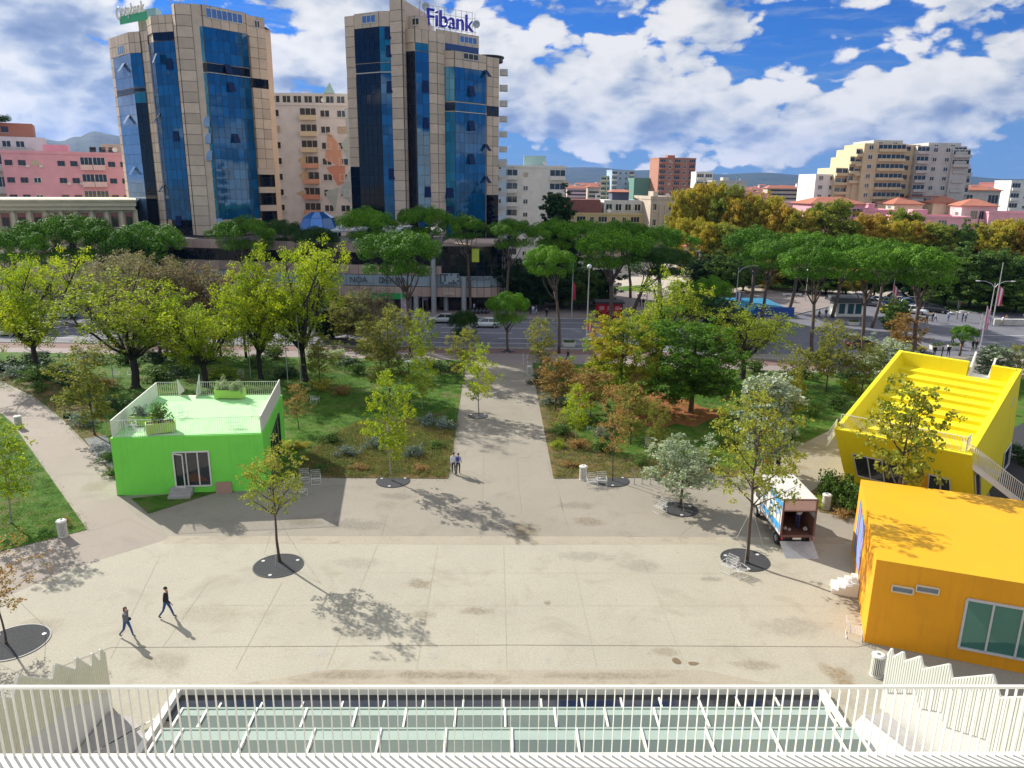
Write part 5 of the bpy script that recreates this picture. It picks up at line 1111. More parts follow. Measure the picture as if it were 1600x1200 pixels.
# white stair arriving in the gap of the back rim
sb = MB(); P = [yp(.60, 1-tk), yp(.78, 1-tk), yp(.78, 1.05), yp(.60, 1.05)]; sb.prism([(p.x, p.y) for p in P], 6.0, 6.5)
for u in (.605, .765): P = [yp(u, 1-tk), yp(u+.015, 1-tk), yp(u+.015, 1.09), yp(u, 1.09)]; sb.prism([(p.x, p.y) for p in P], 5.8, [6.6, 6.6, 8.2, 8.2] if u < .7 else [6.6, 6.6, 7.9, 7.9])
sb.build('back_stair', m_white, YP, world=True)
# openings in the front wall (wall leans, so each is built in the wall's own plane)
def wallpt(u, w, i=0, o=.05):
    j = (i+1) % 4; a = base[i].lerp(base[j], u); b = topp[i].lerp(topp[j], u); p = a.lerp(b, w); n = (base[j]-base[i]).cross(topp[i]-base[i]).normalized(); return p+n*o
def opening(u0, u1, w0, w1, i, bars=(.5,)):
    n = (base[(i+1) % 4]-base[i]).cross(topp[i]-base[i]).normalized()
    P = [wallpt(u0, w0, i), wallpt(u1, w0, i), wallpt(u1, w1, i), wallpt(u0, w1, i)]
    w_ = MB().quad(*[p-O for p in P]).build('window', m_glassp, YP); fb = MB()
    def bar(p, q, r=.05): fb.tube([p+n*.02-O, q+n*.02-O], r, 4)
    bar(P[0], P[1]); bar(P[1], P[2]); bar(P[2], P[3]); bar(P[3], P[0])
    for t_ in bars: bar(P[0].lerp(P[1], t_), P[3].lerp(P[2], t_))
    fb.build('frame', m_silverf, w_)
def wallpx(x, y, i=0, o=.05):
    n = (base[(i+1) % 4]-base[i]).cross(topp[i]-base[i]).normalized(); d = ray(x, y); e_ = Vector((0, 0, EYE)); k = (base[i]-e_).dot(n)/d.dot(n); return e_+d*k+n*o
def opening_px(pts, bars):
    P = [wallpx(*p) for p in pts]; n = (base[1]-base[0]).cross(topp[0]-base[0]).normalized(); w_ = MB().quad(*[p-O for p in P]).build('window', m_glassp, YP); fb = MB()
    for a, b in [(P[i], P[(i+1) % 4]) for i in range(4)]+[(P[0].lerp(P[1], t_), P[3].lerp(P[2], t_)) for t_ in bars]: fb.tube([a+n*.02-O, b+n*.02-O], .05, 4)
    fb.build('frame', m_silverf, w_)
opening_px([(1340, 742), (1411, 760), (1409, 726), (1333, 708)], (.3, .6)); opening_px([(1450, 764), (1486, 774), (1484, 748), (1452, 740)], (.55,)); opening(.02, .12, .1, .62, 1, ()); opening(.75, .95, .02, .25, 1, ())
P = [wallpx(1440, 768, 0, .03), wallpx(1450, 770, 0, .03), wallpx(1452, 740, 0, .03), wallpx(1440, 737, 0, .03)]; MB().quad(*[p-O for p in P]).build('reveal', m_orangef, YP)
for u in (.66, .80): P = [wallpt(u, .72, 1, .03), wallpt(u+.09, .76, 1, .03), wallpt(u+.09, .80, 1, .03), wallpt(u, .76, 1, .03)]; MB().quad(*[p-O for p in P]).build('vent', m_silverf, YP)
# side stair from the terrace down to the right
S0 = y1+Vector((.1, .4, -.5)); S1 = G(1610, 795, .9); sdv = (S1-S0); L_ = Vector((sdv.x, sdv.y, 0)).length; e = Vector((sdv.x, sdv.y, 0)).normalized(); nn = Vector((-e.y, e.x, 0)); 
SS = thing('outside_stair', (S0.x, S0.y, 0), 'white steel stair with bar railings descending from the yellow pavilion', 'stair'); sb = MB(); Wst = 1.3
nst = 18
for i in range(nst):
    t_ = (i+.5)/nst; c = S0+sdv*t_; a = c-e*.14; b = c+e*.14; sb.prism([(a.x, a.y), (b.x, b.y), (b.x+nn.x*Wst, b.y+nn.y*Wst), (a.x+nn.x*Wst, a.y+nn.y*Wst)], c.z-.04, c.z)
sb.build('treads', m_silverf, SS, world=True)
for k in (0, Wst):
    a = S0+nn*k; b = S1+nn*k; panel(SS, Vector((a.x, a.y, a.z-.35)), Vector((b.x, b.y, b.z-.35)), .38, .38, .06, m_white, 'stringer')
    rail_mb([Vector((a.x, a.y, a.z)), Vector((b.x, b.y, b.z))], 1.15, .16, .014).build('railing', m_white, SS, world=True)
# orange pavilion
o0, o3 = G(1368, 875, 4.42), G(1345, 750, 4.42); o0 = Vector((17.36, 32.36, 4.42))
ex = (G(1600, 913, 4.42)-o0).normalized(); o1 = o0+ex*16; ey = (o3-o0); o2 = o1+ey
OP = thing('orange_pavilion', (o0.x, o0.y, 0), 'orange box pavilion with flat amber roof cut by the right edge', 'pavilion', 'colour pavilions')
P4 = [(p.x, p.y) for p in (o0, o1, o2, o3)]
MB().prism(P4, 0, 4.40).build('wall', m_orange, OP, world=True); MB().prism(P4, 4.401, 4.46).build('roof', m_orangef, OP, world=True)
on = Vector((ex.y, -ex.x, 0)); fa, fb_ = (o0.x, o0.y), (o1.x, o1.y)
def onf(*px): return [V(x, y, fa, fb_) for x, y in px]
q = onf((1497, 1010), (1640, 1040), (1650, 948), (1511, 935)); L0 = (q[0]-o0).xy.length; 
def fpt(u, z): p = o0+ex*u; return Vector((p.x, p.y, z))
u0 = (q[0]-o0).xy.length; zb, ztop = q[0].z, q[3].z
glazing(OP, [fpt(u0, zb), fpt(u0+4.6, zb), fpt(u0+4.6, ztop), fpt(u0, ztop)], on, (.235, .49, .74), m_silverf, .10, glass=glassmat('pavilion_glass_green', (.06, .20, .16), .02, 1., .15, .35))
for a_, b_ in ((1393, 1426), (1431, 1466)):
    qq = onf((a_, 921), (b_, 927)); ua, ub = (qq[0]-o0).xy.length, (qq[1]-o0).xy.length; z_ = qq[0].z; glazing(OP, [fpt(ua, z_-.04), fpt(ub, z_-.04), fpt(ub, z_+.26), fpt(ua, z_+.26)], on, (), m_cream, .05, glass=mat('vent_grey', (.20, .23, .27), .4, .05), name='vent_window')
# painted panel on its left wall
ln_ = Vector((-ey.y, ey.x, 0)).normalized(); ln_ = ln_ if ln_.x < 0 else -ln_
def lpt(v, z): p = o0.lerp(o3, v)+ln_*.02; return Vector((p.x, p.y, z))
cols_ = [mat('mural_deep_blue', (.03, .06, .42), .6, .2, 3), mat('mural_sky_blue', (.12, .32, .65), .6, .2, 3), mat('mural_violet', (.30, .22, .45), .6, .2, 3), mat('mural_brown', (.25, .12, .05), .6, .2, 3)]
mb = MB(); rnd = random.Random(3)
for i in range(16):
    v = .50+.38*i/16; mb.quad(*[p-OP.location for p in (lpt(v+.025, .5+rnd.random()*.4), lpt(v, .5+rnd.random()*.3), lpt(v, 3.2+rnd.random()*.6), lpt(v+.025, 3.2+rnd.random()*.6))], mi=rnd.choice([0, 0, 1, 1, 2, 3]))
mb.build('painted_panel', cols_, OP)
sb = MB()
pr = [(0, 0)]+[q_ for i in range(4) for q_ in ((.33*(3-i)+.33, .2*i), (.33*(3-i)+.33, .2*(i+1)))]+[(0, .8)]
sa, sbb = [Vector((*o0.lerp(o3, v).xy, 0)) for v in (.40, .52)]; A1 = [sa+ln_*(d_+.03)+Vector((0, 0, z)) for d_, z in pr]; B1 = [sbb+ln_*(d_+.03)+Vector((0, 0, z)) for d_, z in pr]
sb.quad(*A1); sb.quad(*B1[::-1])
for i in range(len(pr)): j = (i+1) % len(pr); sb.quad(A1[i], A1[j], B1[j], B1[i])
sb.build('entrance_steps', m_white, OP, world=True)
# ------------------------------------------------ foreground: skylight, side walls, railing
m_curb = mat('skylight_frame', (.70, .68, .62), .6, .06, 2)
m_mint = mat('fritted_glass', (.34, .42, .355), .15, .05, 2., spec=.8)
m_tealg = glassmat('skylight_glass', (.12, .15, .12), .09, 1., .25)
m_navy = glassmat('pool_dark_glass', (.012, .015, .024), .05, 1., .1)
YAW = .0195
SK = thing('skylight', (0, 27, 0), 'long sunken skylight of green glass panes with white bars behind the railing', 'skylight', None, YAW)
mb = MB(); k0, k1 = G(281, 1086), G(1283, 1088); yk = G(800, 1087).y; X0, X1 = k0.x, k1.x
mb.box(X0-.15, X1+.15, yk-.02, yk+.16, 0, .35).box(X0-.15, X0+.12, 22.5, yk-.02, 0, .35).box(X1-.12, X1+.15, 22.5, yk-.02, 0, .35); mb.build('curb', m_curb, SK, world=True)
MB().box(X0+.12, X1-.12, yk-1.6, yk-.03, .02, .06).build('dark_pane', m_navy, SK, world=True)
def zrow(y0p, y1p, z, x0p, x1p, xs, zbar, mintfrac=.38):
    ya, yb = G(800, y0p, z).y, G(800, y1p, z).y
    xa, xb = G(x0p[0], y0p, z).x, G(x1p[0], y0p, z).x; ym = ya+(yb-ya)*mintfrac
    br = [xa]+[G(x, y0p, z).x for x in xs]+[xb]
    for a, b in zip(br[:-1], br[1:]): MB().quad((a+.07, yb, z), (b-.07, yb, z), (b-.07, ym, z), (a+.07, ym, z)).build('glass_pane', m_tealg, SK, world=True)
    mb = MB(); mb.box(xa, xb, ym+.002, ya-.06, z-.02, z+.012); mb.build('fritted_edge', m_mint, SK, world=True)
    MB().box(xa-.05, xb+.05, ya-.06, ya+.03, z-.3, z+.05).build('transom', m_mint, SK, world=True)
    for x in br: MB().box(x-.045, x+.045, yb-.02, ya, z-.01, z+zbar).build('glazing_bar', m_curb, SK, world=True)
zrow(1107, 1137, .30, (286, 279), (1290, 1296), [325, 402, 480, 558, 635, 712, 789, 866, 944, 1021, 1097, 1174], .06)
zrow(1139, 1235, .62, (253, 236), (1335, 1362), [285, 388, 491, 594, 696, 798, 899, 1000, 1101, 1202, 1300], .07, .20)
mb = MB()
for x in [345, 409, 473, 535, 600, 661, 724, 787, 846, 910, 972, 1033, 1095, 1155, 1217]: p = G(x, 1100, .1); mb.box(p.x-.04, p.x+.04, p.y-.35, p.y+.3, .06, .12)
mb.build('rear_bars', m_curb, SK, world=True)['kind'] = 'stuff'
# building the viewer stands on: narrow ledge, steep front
m_ledge = mat('ledge_white', (.60, .59, .54), .7, .05, 1.5)
RY, RZ = 8.15, 14.35
PY = thing('pyramid_building', (0, RY, 0), 'white concrete ledge of the building below the railing', 'building', None, YAW)
MB().box(-16, 16, -.20, .06, RZ-.35, RZ).build('ledge', m_ledge, PY)
gb = MB()
for i in range(560): x = -7+i*.025; gb.box(x, x+.012, -.55, -.21, RZ-.07, RZ-.02)
gb.build('slatted_grating', m_ledge, PY)['kind'] = 'stuff'
MB().box(-16, 16, -.56, -.20, RZ-.40, RZ-.12).build('gutter', m_frame_d, PY)
mb = MB(); mb.quad((-18, .02, 0), (18, .02, 0), (18, .02, RZ-.1), (-18, .02, RZ-.1)); mb.quad((-18, -.6, RZ-.4), (18, -.6, RZ-.4), (16, -9, 18.5), (-16, -9, 18.5)); mb.quad((-18, .02, 0), (-18, -.6, RZ-.4), (-16, -9, 18.5), (-24, -30, 0)).quad((18, .02, 0), (24, -30, 0), (16, -9, 18.5), (18, -.6, RZ-.4))
mb.build('front_wall', m_ledge, PY)
RL = thing('balcony_railing', (0, RY, RZ), 'white railing of flat upright bars crossing the foreground', 'railing', None, YAW)
MB().box(-14, 14, -.02, .02, 1.015, 1.05).build('top_rail', m_white, RL)
mb = MB(); mb.box(-.004, .004, -.019, .019, .0, 1.015); bmesh_ = mb.mesh('baluster', m_white)
rest = MB(); stp = .1192
for i in range(-75, 76):
    x = .035+stp*i
    if -50 <= i < 50: obj('baluster', bmesh_, RL, (x, 0, 0))
    else: rest.box(x-.004, x+.004, -.019, .019, 0, 1.015)
rest.build('balusters_beyond', m_white, RL)['kind'] = 'stuff'
# saw-toothed side walls: corrugated sheet over a smooth plinth
m_corr = mat('corrugated_cream', (.68, .66, .50), .6, .05, 1., dirt=((.36, .34, .25), .7, .3)); m_corrw = mat('corrugated_white', (.60, .61, .54), .6, .05, 1., dirt=((.40, .41, .37), .7, .3))
def sawwall(top_px, low_px, P0, P1, label, inside, mt):
    r = thing('saw_tooth_wall', (P0[0], P0[1], 0), label, 'wall', 'saw-toothed stair walls'); O = r.location
    e = Vector((P1[0]-P0[0], P1[1]-P0[1], 0)).normalized(); n = Vector((e.y, -e.x, 0)); n = n if n.x*inside > 0 else -n
    top = [V(x, y, P0, P1) for x, y in top_px]; low = [V(x, y, P0, P1) for x, y in low_px]
    def sz(L): return [((p.xy-Vector(P0)).dot(e.xy), p.z) for p in L]
    T_, B_ = sz(top), sz(low)
    def at_(L, s):
        best = L[-1][1] if s > L[-1][0] else L[0][1]
        for (a, za), (b, zb) in zip(L[:-1], L[1:]):
            if min(a, b) <= s <= max(a, b) and abs(b-a) > 1e-4: return za+(zb-za)*(s-a)/(b-a)
        return best
    s0, s1 = T_[0][0], T_[-1][0]; cnt = int(abs(s1-s0)/.055); mb = MB()
    for i in range(cnt):
        a_, b_ = s0+(s1-s0)*i/cnt, s0+(s1-s0)*(i+1)/cnt; w_ = (b_-a_)*.04; o = .024 if i % 2 else .010
        za, zb = at_(T_, a_+w_), at_(T_, b_-w_); la, lb_ = max(.05, at_(B_, a_+w_)), max(.05, at_(B_, b_-w_))
        a = e*a_; b = e*b_; P = [a+n*o, b+n*o, b-n*.1, a-n*.1]; Z1 = [za, zb, zb, za]; Z0 = [la, lb_, lb_, la]
        if (P[1]-P[0]).cross(P[2]-P[1]).z < 0: P, Z1, Z0 = P[::-1], Z1[::-1], Z0[::-1]
        mb.prism([(p.x, p.y) for p in P], Z0, Z1)
    mb.build('corrugated_panel', mt, r)
    a, b = e*s0, e*s1; k = 24; pb = MB()
    for i in range(k):
        a_, b_ = s0+(s1-s0)*i/k, s0+(s1-s0)*(i+1)/k; P = [e*a_-n*.015, e*b_-n*.015, e*b_-n*.09, e*a_-n*.09]; Z = [at_(T_, a_)-.25, at_(T_, b_)-.25]; Z = [min(Z)]*4 
        if (P[1]-P[0]).cross(P[2]-P[1]).z < 0: P = P[::-1]
        pb.prism([(p.x, p.y) for p in P], 0, [max(.3, min(z, at_(B_, a_)+.3)) for z in Z])
    pb.build('plinth', m_ledge, r)
    cap = MB()
    for p, q in zip(top[:-1], top[1:]): cap.tube([p-O-n*.03, q-O-n*.03], .055, 4)
    cap.build('edge_trim', m_white, r); return r
def xy(p): return (p.x, p.y)
WL0, WL1 = xy(G(165, 1120)), xy(G(113, 1181))
sawwall([(165, 1022), (157, 1015), (157, 1036), (144, 1021), (144, 1044), (119, 1028), (119, 1048), (87, 1038), (82, 1063), (29, 1057), (21, 1092), (-60, 1085), (-75, 1130), (-190, 1115)], [(165, 1084), (150, 1084), (147, 1094), (96, 1108), (92, 1120), (49, 1152), (40, 1172), (-10, 1200), (-80, 1240)], WL0, WL1, 'cream saw-toothed corrugated wall at the left end of the railing', 1, m_corr)
WR0, WR1 = xy(G(1386, 1117)), xy(G(1457, 1179))
sawwall([(1387, 1024), (1393, 1014), (1394, 1028), (1411, 1019), (1413, 1034), (1438, 1026), (1442, 1046), (1483, 1038), (1487, 1061), (1551, 1055), (1562, 1091), (1650, 1088), (1668, 1130), (1800, 1115)], [(1387, 1082), (1431, 1083), (1435, 1106), (1471, 1112), (1474, 1134), (1540, 1155), (1545, 1180), (1600, 1210), (1700, 1260)], WR0, WR1, 'pale green-white saw-toothed corrugated wall between the orange pavilion and the skylight', -1, m_corrw)
# stair landings at the foot of the walls
def landing(px, h, label, mt):
    P = [G(x, y, h) for x, y in px]; c = sum(P, Vector())/len(P); r = thing('stair_landing', (c.x, c.y, 0), label, 'stair', 'stair landings beside the skylight'); A_ = [(p.x, p.y) for p in P]
    ar = sum(A_[i][0]*A_[(i+1) % len(A_)][1]-A_[(i+1) % len(A_)][0]*A_[i][1] for i in range(len(A_))); A_ = A_ if ar > 0 else A_[::-1]
    MB().prism(A_, .02, h).build('slab', mt, r, world=True)
    return r
rl = landing([(166, 1119), (178, 1114), (209, 1121), (246, 1190), (106, 1190)], .12, 'grey concrete stair landing beside the left saw-toothed wall', m_conc)
for i in range(5):
    a, b = G(150+i*19, 1182-i*10, .13), G(183+i*9, 1150-i*6, .13); MB().box(-.5, .5, -.04, .04, 0, .03).xf(Matrix.Translation(a.lerp(b, .5)-rl.location) @ Matrix.Rotation(.9, 4, 'Z')).build('tread_strip', m_ledge, rl)
rr_ = landing([(1386, 1117), (1347, 1117), (1331, 1134), (1346, 1172), (1350, 1200), (1470, 1200)], .30, 'white concrete stair landing beside the right saw-toothed wall', m_ledge)
P = [G(x, y, .30) for x, y in ((1352, 1121), (1386, 1117), (1455, 1182), (1440, 1190))]; MB().prism([(p.x-rr_.location.x, p.y-rr_.location.y) for p in P][::-1], .30, .42).build('upper_step', m_conc, rr_)
# ------------------------------------------------ tree wells, bins, chairs, racks, lamps
m_mulch = mat('dark_mulch', (.040, .042, .045), .95, .5, 10, bump=.03, bsc=40)
def well(c, rx, label):
    p = G(*c); r = thing('tree_well', (p.x, p.y, .018), label, 'tree pit', 'round tree pits in the plaza'); mb = MB(); mb.lathe([(.001, .012), (rx*.96, .012)], (0, 0, 0), 40).build('mulch', m_mulch, r)
    MB().lathe([(rx*.955, 0), (rx*.955, .02), (rx, .02), (rx, 0)], (0, 0, 0), 48).build('steel_ring', m_frame_d, r)
    for a in (.6, 2.7, 4.6): MB().lathe([(.001, .03), (.10, .03), (.11, .012)], (rx*.8*math.cos(a), rx*.8*math.sin(a), 0), 10).build('anchor_cap', m_silverf, r)
    return p
W_ = [((435, 884), 1.42, 'round mulch pit of the young tree left of centre on the plaza'), ((1164, 875), 1.42, 'round mulch pit below the tall young tree near the truck'), ((22, 1004), 1.55, 'round mulch pit cut by the left edge above the saw-toothed wall'),
      ((1063, 796), 1.20, 'round mulch pit of the silvery olive tree'), ((614, 752), 1.25, 'round mulch pit at the lawn edge right of the green pavilion'), ((957, 751), 1.25, 'round mulch pit beside the white bin at the right lawn edge'), ((747, 650), .95, 'round mulch pit of the small yellow tree on the promenade'), ((793, 549), .9, 'dark pit of the small round pine beside the road')]
for c, r_, l in W_: well(c, r_, l)
def wires(base, hz, rx, label, n=3, a0=.6):
    p = G(*base); r = thing('tree_stay_wires', (p.x, p.y, .03), label, 'stay wires', 'stay wires of the young trees'); mb = MB()
    for i in range(n): a = a0+i*2*PI/n; mb.tube([(rx*math.cos(a), rx*math.sin(a), 0), (0, 0, hz)], .009, 4)
    mb.build('wires', m_silverf, r)
wires((437, 872), 2.6, 1.15, 'thin stay wires of the young tree left of centre'); wires((1167, 872), 3.2, 1.2, 'thin stay wires of the tall tree near the truck', 3, .1); wires((12, 998), 3.1, 1.6, 'thin stay wires of the tree at the left edge'); wires((1062, 790), 1.6, 1.0, 'thin stay wires of the silvery olive tree')
def make_bin():
    r = thing('litter_bin', (0, 0, 0), 'bin', 'litter bin', 'white slatted litter bins'); mb = MB(); n = 22
    for i in range(n):
        a = 2*PI*i/n; M = Matrix.Rotation(a, 4, 'Z') @ Matrix.Translation((.27, 0, 0)); mb.box(-.01, .015, -.022, .022, .05, .95, 0, M)
    mb.build('slats', m_white, r); MB().lathe([(.10, .955), (.29, .955), (.31, .99), (.31, 1.05), (.22, 1.10), (.11, 1.10), (.10, .955)], (0, 0, 0), 22).build('lid_ring', m_white, r)
    MB().lathe([(.001, .05), (.245, .05), (.245, .95), (.11, .96), (.001, .8)], (0, 0, 0), 20).build('liner', m_frame_d, r); MB().lathe([(.26, .0), (.29, .0), (.29, .08), (.26, .08)], (0, 0, 0), 20).build('base_ring', m_white, r); return r
for px, l in (((1369, 1055), 'white slatted litter bin beside the right saw-toothed wall'), ((99, 838), 'white litter bin at the lower corner of the left lawn'), ((30, 668), 'white litter bin farther up the curved path'), ((911, 749), 'white litter bin beside the bike racks at the right lawn edge'), ((1290, 795), 'white litter bin between the truck and the bushes'), ((827, 586), 'small white litter bin at the far end of the promenade')):
    p = G(*px); use(POOL, 'bin', make_bin, (p.x, p.y, .01), p.x, l)
m_wire = mat('white_wire', (.70, .70, .68), .5, .05)
def make_chair():
    r = thing('wire_chair', (0, 0, 0), 'chair', 'chair', 'white wire garden chairs'); w = .34; f = .014
    mb = MB()
    for s in (-w, w): mb.tube([(s, -.34, 0), (s, -.34, .58), (s, .22, .62), (s, .36, .0)], f, 5)
    mb.tube([(-w, -.34, .02), (w, -.34, .02)], f, 5).tube([(-w, .36, .02), (w, .36, .02)], f, 5); mb.build('frame', m_wire, r)
    sb = MB(); 
    for i in range(9): x = -w+2*w*i/8; sb.tube([(x, -.30, .42), (x, .18, .36)], .007, 4)
    for i in range(5): y = -.30+.48*i/4; z = .42-.06*i/4; sb.tube([(-w, y, z), (w, y, z)], .009, 4)
    sb.build('seat', m_wire, r); bb = MB()
    for i in range(9): x = -w+2*w*i/8; bb.tube([(x, .18, .36), (x, .42, .88)], .007, 4)
    for i in range(5): bb.tube([(-w, .18+.24*i/4, .36+.52*i/4), (w, .18+.24*i/4, .36+.52*i/4)], .009, 4)
    bb.build('backrest', m_wire, r); return r
for px, rz, l, z in (((476, 753), .3, 'left of two white wire chairs standing together right of the green pavilion', 0), ((494, 755), .3, 'right of two white wire chairs standing together right of the green pavilion', 0), ((470, 775), 2.4, 'white wire chair with a bag on it, nearer the viewer right of the green pavilion', 0), ((452, 762), -1.2, 'white wire chair half hidden by the young tree beside the green pavilion', 0),
    ((1016, 702), .4, 'white wire chair alone on the right lawn', 0), ((492, 630), 3.0, 'white wire armchair on the lawn behind the green pavilion', 0), ((376, 590), .2, 'white wire chair on the shaded lawn beyond the green roof', 0), ((924, 760), .1, 'white wire chair next to the bin at the right lawn edge', 0), ((940, 758), .0, 'second white wire chair from the bin, on the edge of the mulch pit', 0),
    ((1030, 800), -1.0, 'white wire chair at the edge of the silvery olive tree pit', 0), ((1138, 893), -.9, 'left white wire chair on the pit near the truck', 0), ((1154, 900), .5, 'right white wire chair on the pit near the truck', 0), ((1334, 995), 1.2, 'white wire chair against the orange pavilion corner', 0),
    ((205, 672), .6, 'white wire chair left on the green terrace beside the planters', GZ+.05), ((218, 680), 2.0, 'white wire chair front on the green terrace by the railing', GZ+.05), ((283, 652), 1.0, 'pale wire chair near the angled planter on the green terrace', GZ+.05), ((366, 668), .2, 'pale wire chair at the front right of the green terrace', GZ+.05), ((402, 650), 1.7, 'pale wire chair beside the right parapet of the green terrace', GZ+.05), ((182, 590), .3, 'white wire chair on the shaded lawn left of the green roof', 0), ((205, 590), .3, 'second white wire chair on the shaded lawn left of the green roof', 0)):
    p = G(*px, z); use(POOL, 'chair', make_chair, (p.x, p.y, (z or .02)+.0), rz, l)
p = G(471, 770); bgm = MB().ball((0, 0, .15), (.16, .12, .18), 10); o = bgm.build('bag', mat('bag_dark', (.03, .015, .015), .8, .2), None, True); o.location = (p.x, p.y, .44); tag(o, 'dark bag lying on the nearest wire chair right of the green pavilion', 'bag')
def make_rack():
    r = thing('bike_rack', (0, 0, 0), 'rack', 'bike rack', 'bent steel bike racks at the lawn edge'); MB().tube([(0, 0, 0), (0, 0, .78), (-.05, .04, .9), (-.22, .12, 1.15)], [.03, .03, .03, .03], 7).build('post', m_steel, r); MB().box(-.09, .09, -.09, .09, 0, .015).build('foot_plate', m_steel, r); return r
for i, x in enumerate((991, 1003, 1016, 1029, 1043, 1056, 1069, 1082, 1094, 1106)): p = G(x, 757-(i % 2)*1); use(POOL, 'rack', make_rack, (p.x, p.y, .01), 0, 'bent steel bike rack post, number %s in the row, counted from the white bin' % ['first', 'second', 'third', 'fourth', 'fifth', 'sixth', 'seventh', 'eighth', 'ninth', 'tenth'][i])
for o in list(C.objects):
    if 'number ' in str(o.get('label', '')): o['label'] = o['label'].replace(', number', ',').replace(' in the row, counted', ' in the row')
p = G(1033, 754); o = MB().ball((0, -.06, .62), (.13, .10, .26), 10).tube([(-.05, -.03, .85), (0, 0, 1.0), (.05, -.03, .85)], .012, 4).build('bag', mat('bag_orange', (.62, .13, .05), .7, .1), None, True); o.location = (p.x, p.y, 0); tag(o, 'orange bag hanging on the bike racks left of the silvery olive tree', 'bag')
m_pole = mat('pole_grey', (.46, .46, .46), .5, .08, 3, metal=.3); m_poled = mat('pole_green', (.04, .06, .045), .6, .1)
m_globe = mat('lamp_globe', (.75, .76, .76), .3, .03)
p = G(640, 631); r = thing('park_lamp', (p.x, p.y, .02), 'dark lamp post with flat disc head on the left lawn', 'street lamp'); h = A(640, 566, p.y).z
MB().tube([(0, 0, 0), (0, 0, h)], .06, 8).build('post', m_poled, r); MB().lathe([(.001, h-.05), (.2, h-.04), (.42, h+.03), (.42, h+.09), (.001, h+.14)], (0, 0, 0), 20).build('lamp_head', m_white, r)
def poleobj(px, py, top, label, group, kind, flag=None, dx=0.):
    """street pole of a kind with arms; flag = (top px row, bottom px row, colour name, width m)"""
    p = G(px, py); t_ = A(px, top, p.y).z; nm = {'flag': 'flag_pole', 'globe': 'street_lamp', 'arm': 'street_lamp', 'two': 'street_lamp'}[kind]
    r = thing(nm, (p.x, p.y, .02), label, nm.replace('_', ' '), group); MB().tube([(0, 0, 0), (0, 0, t_*.5), (0, 0, t_)], [.10, .085, .05], 8).build('pole', m_pole, r)
    if kind == 'globe': MB().ball((0, 0, t_+.28), .30, 12).build('globe', m_globe, r, True)
    if kind in ('arm', 'two'):
        for s in ((1,) if kind == 'arm' else (1, -1)):
            s *= (dx or 1); MB().tube([(0, 0, t_-.9), (s*.5, 0, t_-.2), (s*1.6, 0, t_+.25), (s*2.6, 0, t_+.3)], [.05, .05, .045, .04], 6).build('arm', m_pole, r); MB().ball((s*2.9, 0, t_+.28), (.42, .18, .10), 10).build('lamp_head', m_globe, r, True)
    if flag:
        f0, f1, cn, w_ = flag; z1 = A(px, f0, p.y).z; z0 = A(px, f1, p.y).z
        cols = {'red': [(.55, .03, .05)], 'redwhite': [(.60, .05, .10), (.70, .66, .68)], 'lilac': [(.45, .30, .55), (.55, .50, .62)], 'pink': [(.62, .12, .25), (.66, .5, .56)], 'navy': [(.08, .10, .25), (.6, .6, .64)]}[cn]
        mb = MB(); nx, nz = 6, 10; rnd = random.Random(int(px))
        for i in range(nx):
            for j in range(nz):
                def q(a, b): u = a/nx; v = b/nz; sag = u*.25*(z1-z0); return (.08+u*w_*(1-.15*v), .10*math.sin(u*7+v*3)*u, z1-(z1-z0)*v*(1.0)-sag*(1-v))
                mi = 0 if len(cols) == 1 else (1 if (i in (2, 3) if cn != 'lilac' else j % 5 == 2) else 0); mb.quad(q(i, j+1), q(i+1, j+1), q(i+1, j), q(i, j), mi=mi)
        fl = mb.build('flag', [mat('flag_%s_%d' % (cn, k), c, .8, .1, 2) for k, c in enumerate(cols)], r)
        md = fl.modifiers.new('thickness', 'SOLIDIFY'); md.thickness = .01
    return r
GL = 'flag poles along the boulevard'; SL = 'street lamps along the boulevard'
poleobj(893, 499, 408, 'flag pole with hanging red flag left of the red kiosk', GL, 'flag', (440, 469, 'red', .5))
poleobj(916, 547, 420, 'tall near lamp pole with globe and small red and white flag right of the promenade', SL, 'globe', (500, 517, 'redwhite', .6))
poleobj(629, 541, 446, 'flag pole with lilac flag behind the bushes left of the promenade', GL, 'flag', (464, 500, 'lilac', .8))
poleobj(661, 487, 420, 'flag pole with pale lilac flag in front of the podium shops', GL, 'flag', (443, 469, 'lilac', 1.0))
poleobj(264, 520, 455, 'flag pole with two-part red flag between the yellow-green trees at left', GL, 'flag', (471, 497, 'red', 1.1))
poleobj(1388, 507, 430, 'flag pole with white and red banner left of the parked cars', GL, 'flag', (444, 477, 'redwhite', .7))
poleobj(1550, 509, 410, 'tall flag pole with red and white banner near the right edge', GL, 'flag', (446, 478, 'redwhite', .9))
poleobj(1531, 548, 478, 'flag pole with pink banner above the yellow pavilion', GL, 'flag', (480, 515, 'pink', .5))
poleobj(1402, 495, 466, 'curved-arm street lamp beside the parked cars', SL, 'arm'); poleobj(1545, 500, 442, 'double-arm street lamp near the right edge', SL, 'two'); poleobj(1526, 545, 490, 'curved street lamp leaning to the left above the yellow pavilion', SL, 'arm', None, -1)
poleobj(1147, 502, 418, 'curved street lamp with navy banner between the pines and the blue pool', SL, 'arm', (455, 471, 'navy', .9))
poleobj(957, 492, 430, 'globe lamp behind the red kiosk', SL, 'globe'); poleobj(1010, 480, 448, 'low globe lamp by the people on the square', SL, 'globe'); poleobj(1118, 450, 420, 'globe lamp behind the blue pool', SL, 'globe'); poleobj(1258, 470, 425, 'globe lamp among the right pine trunks', SL, 'globe')
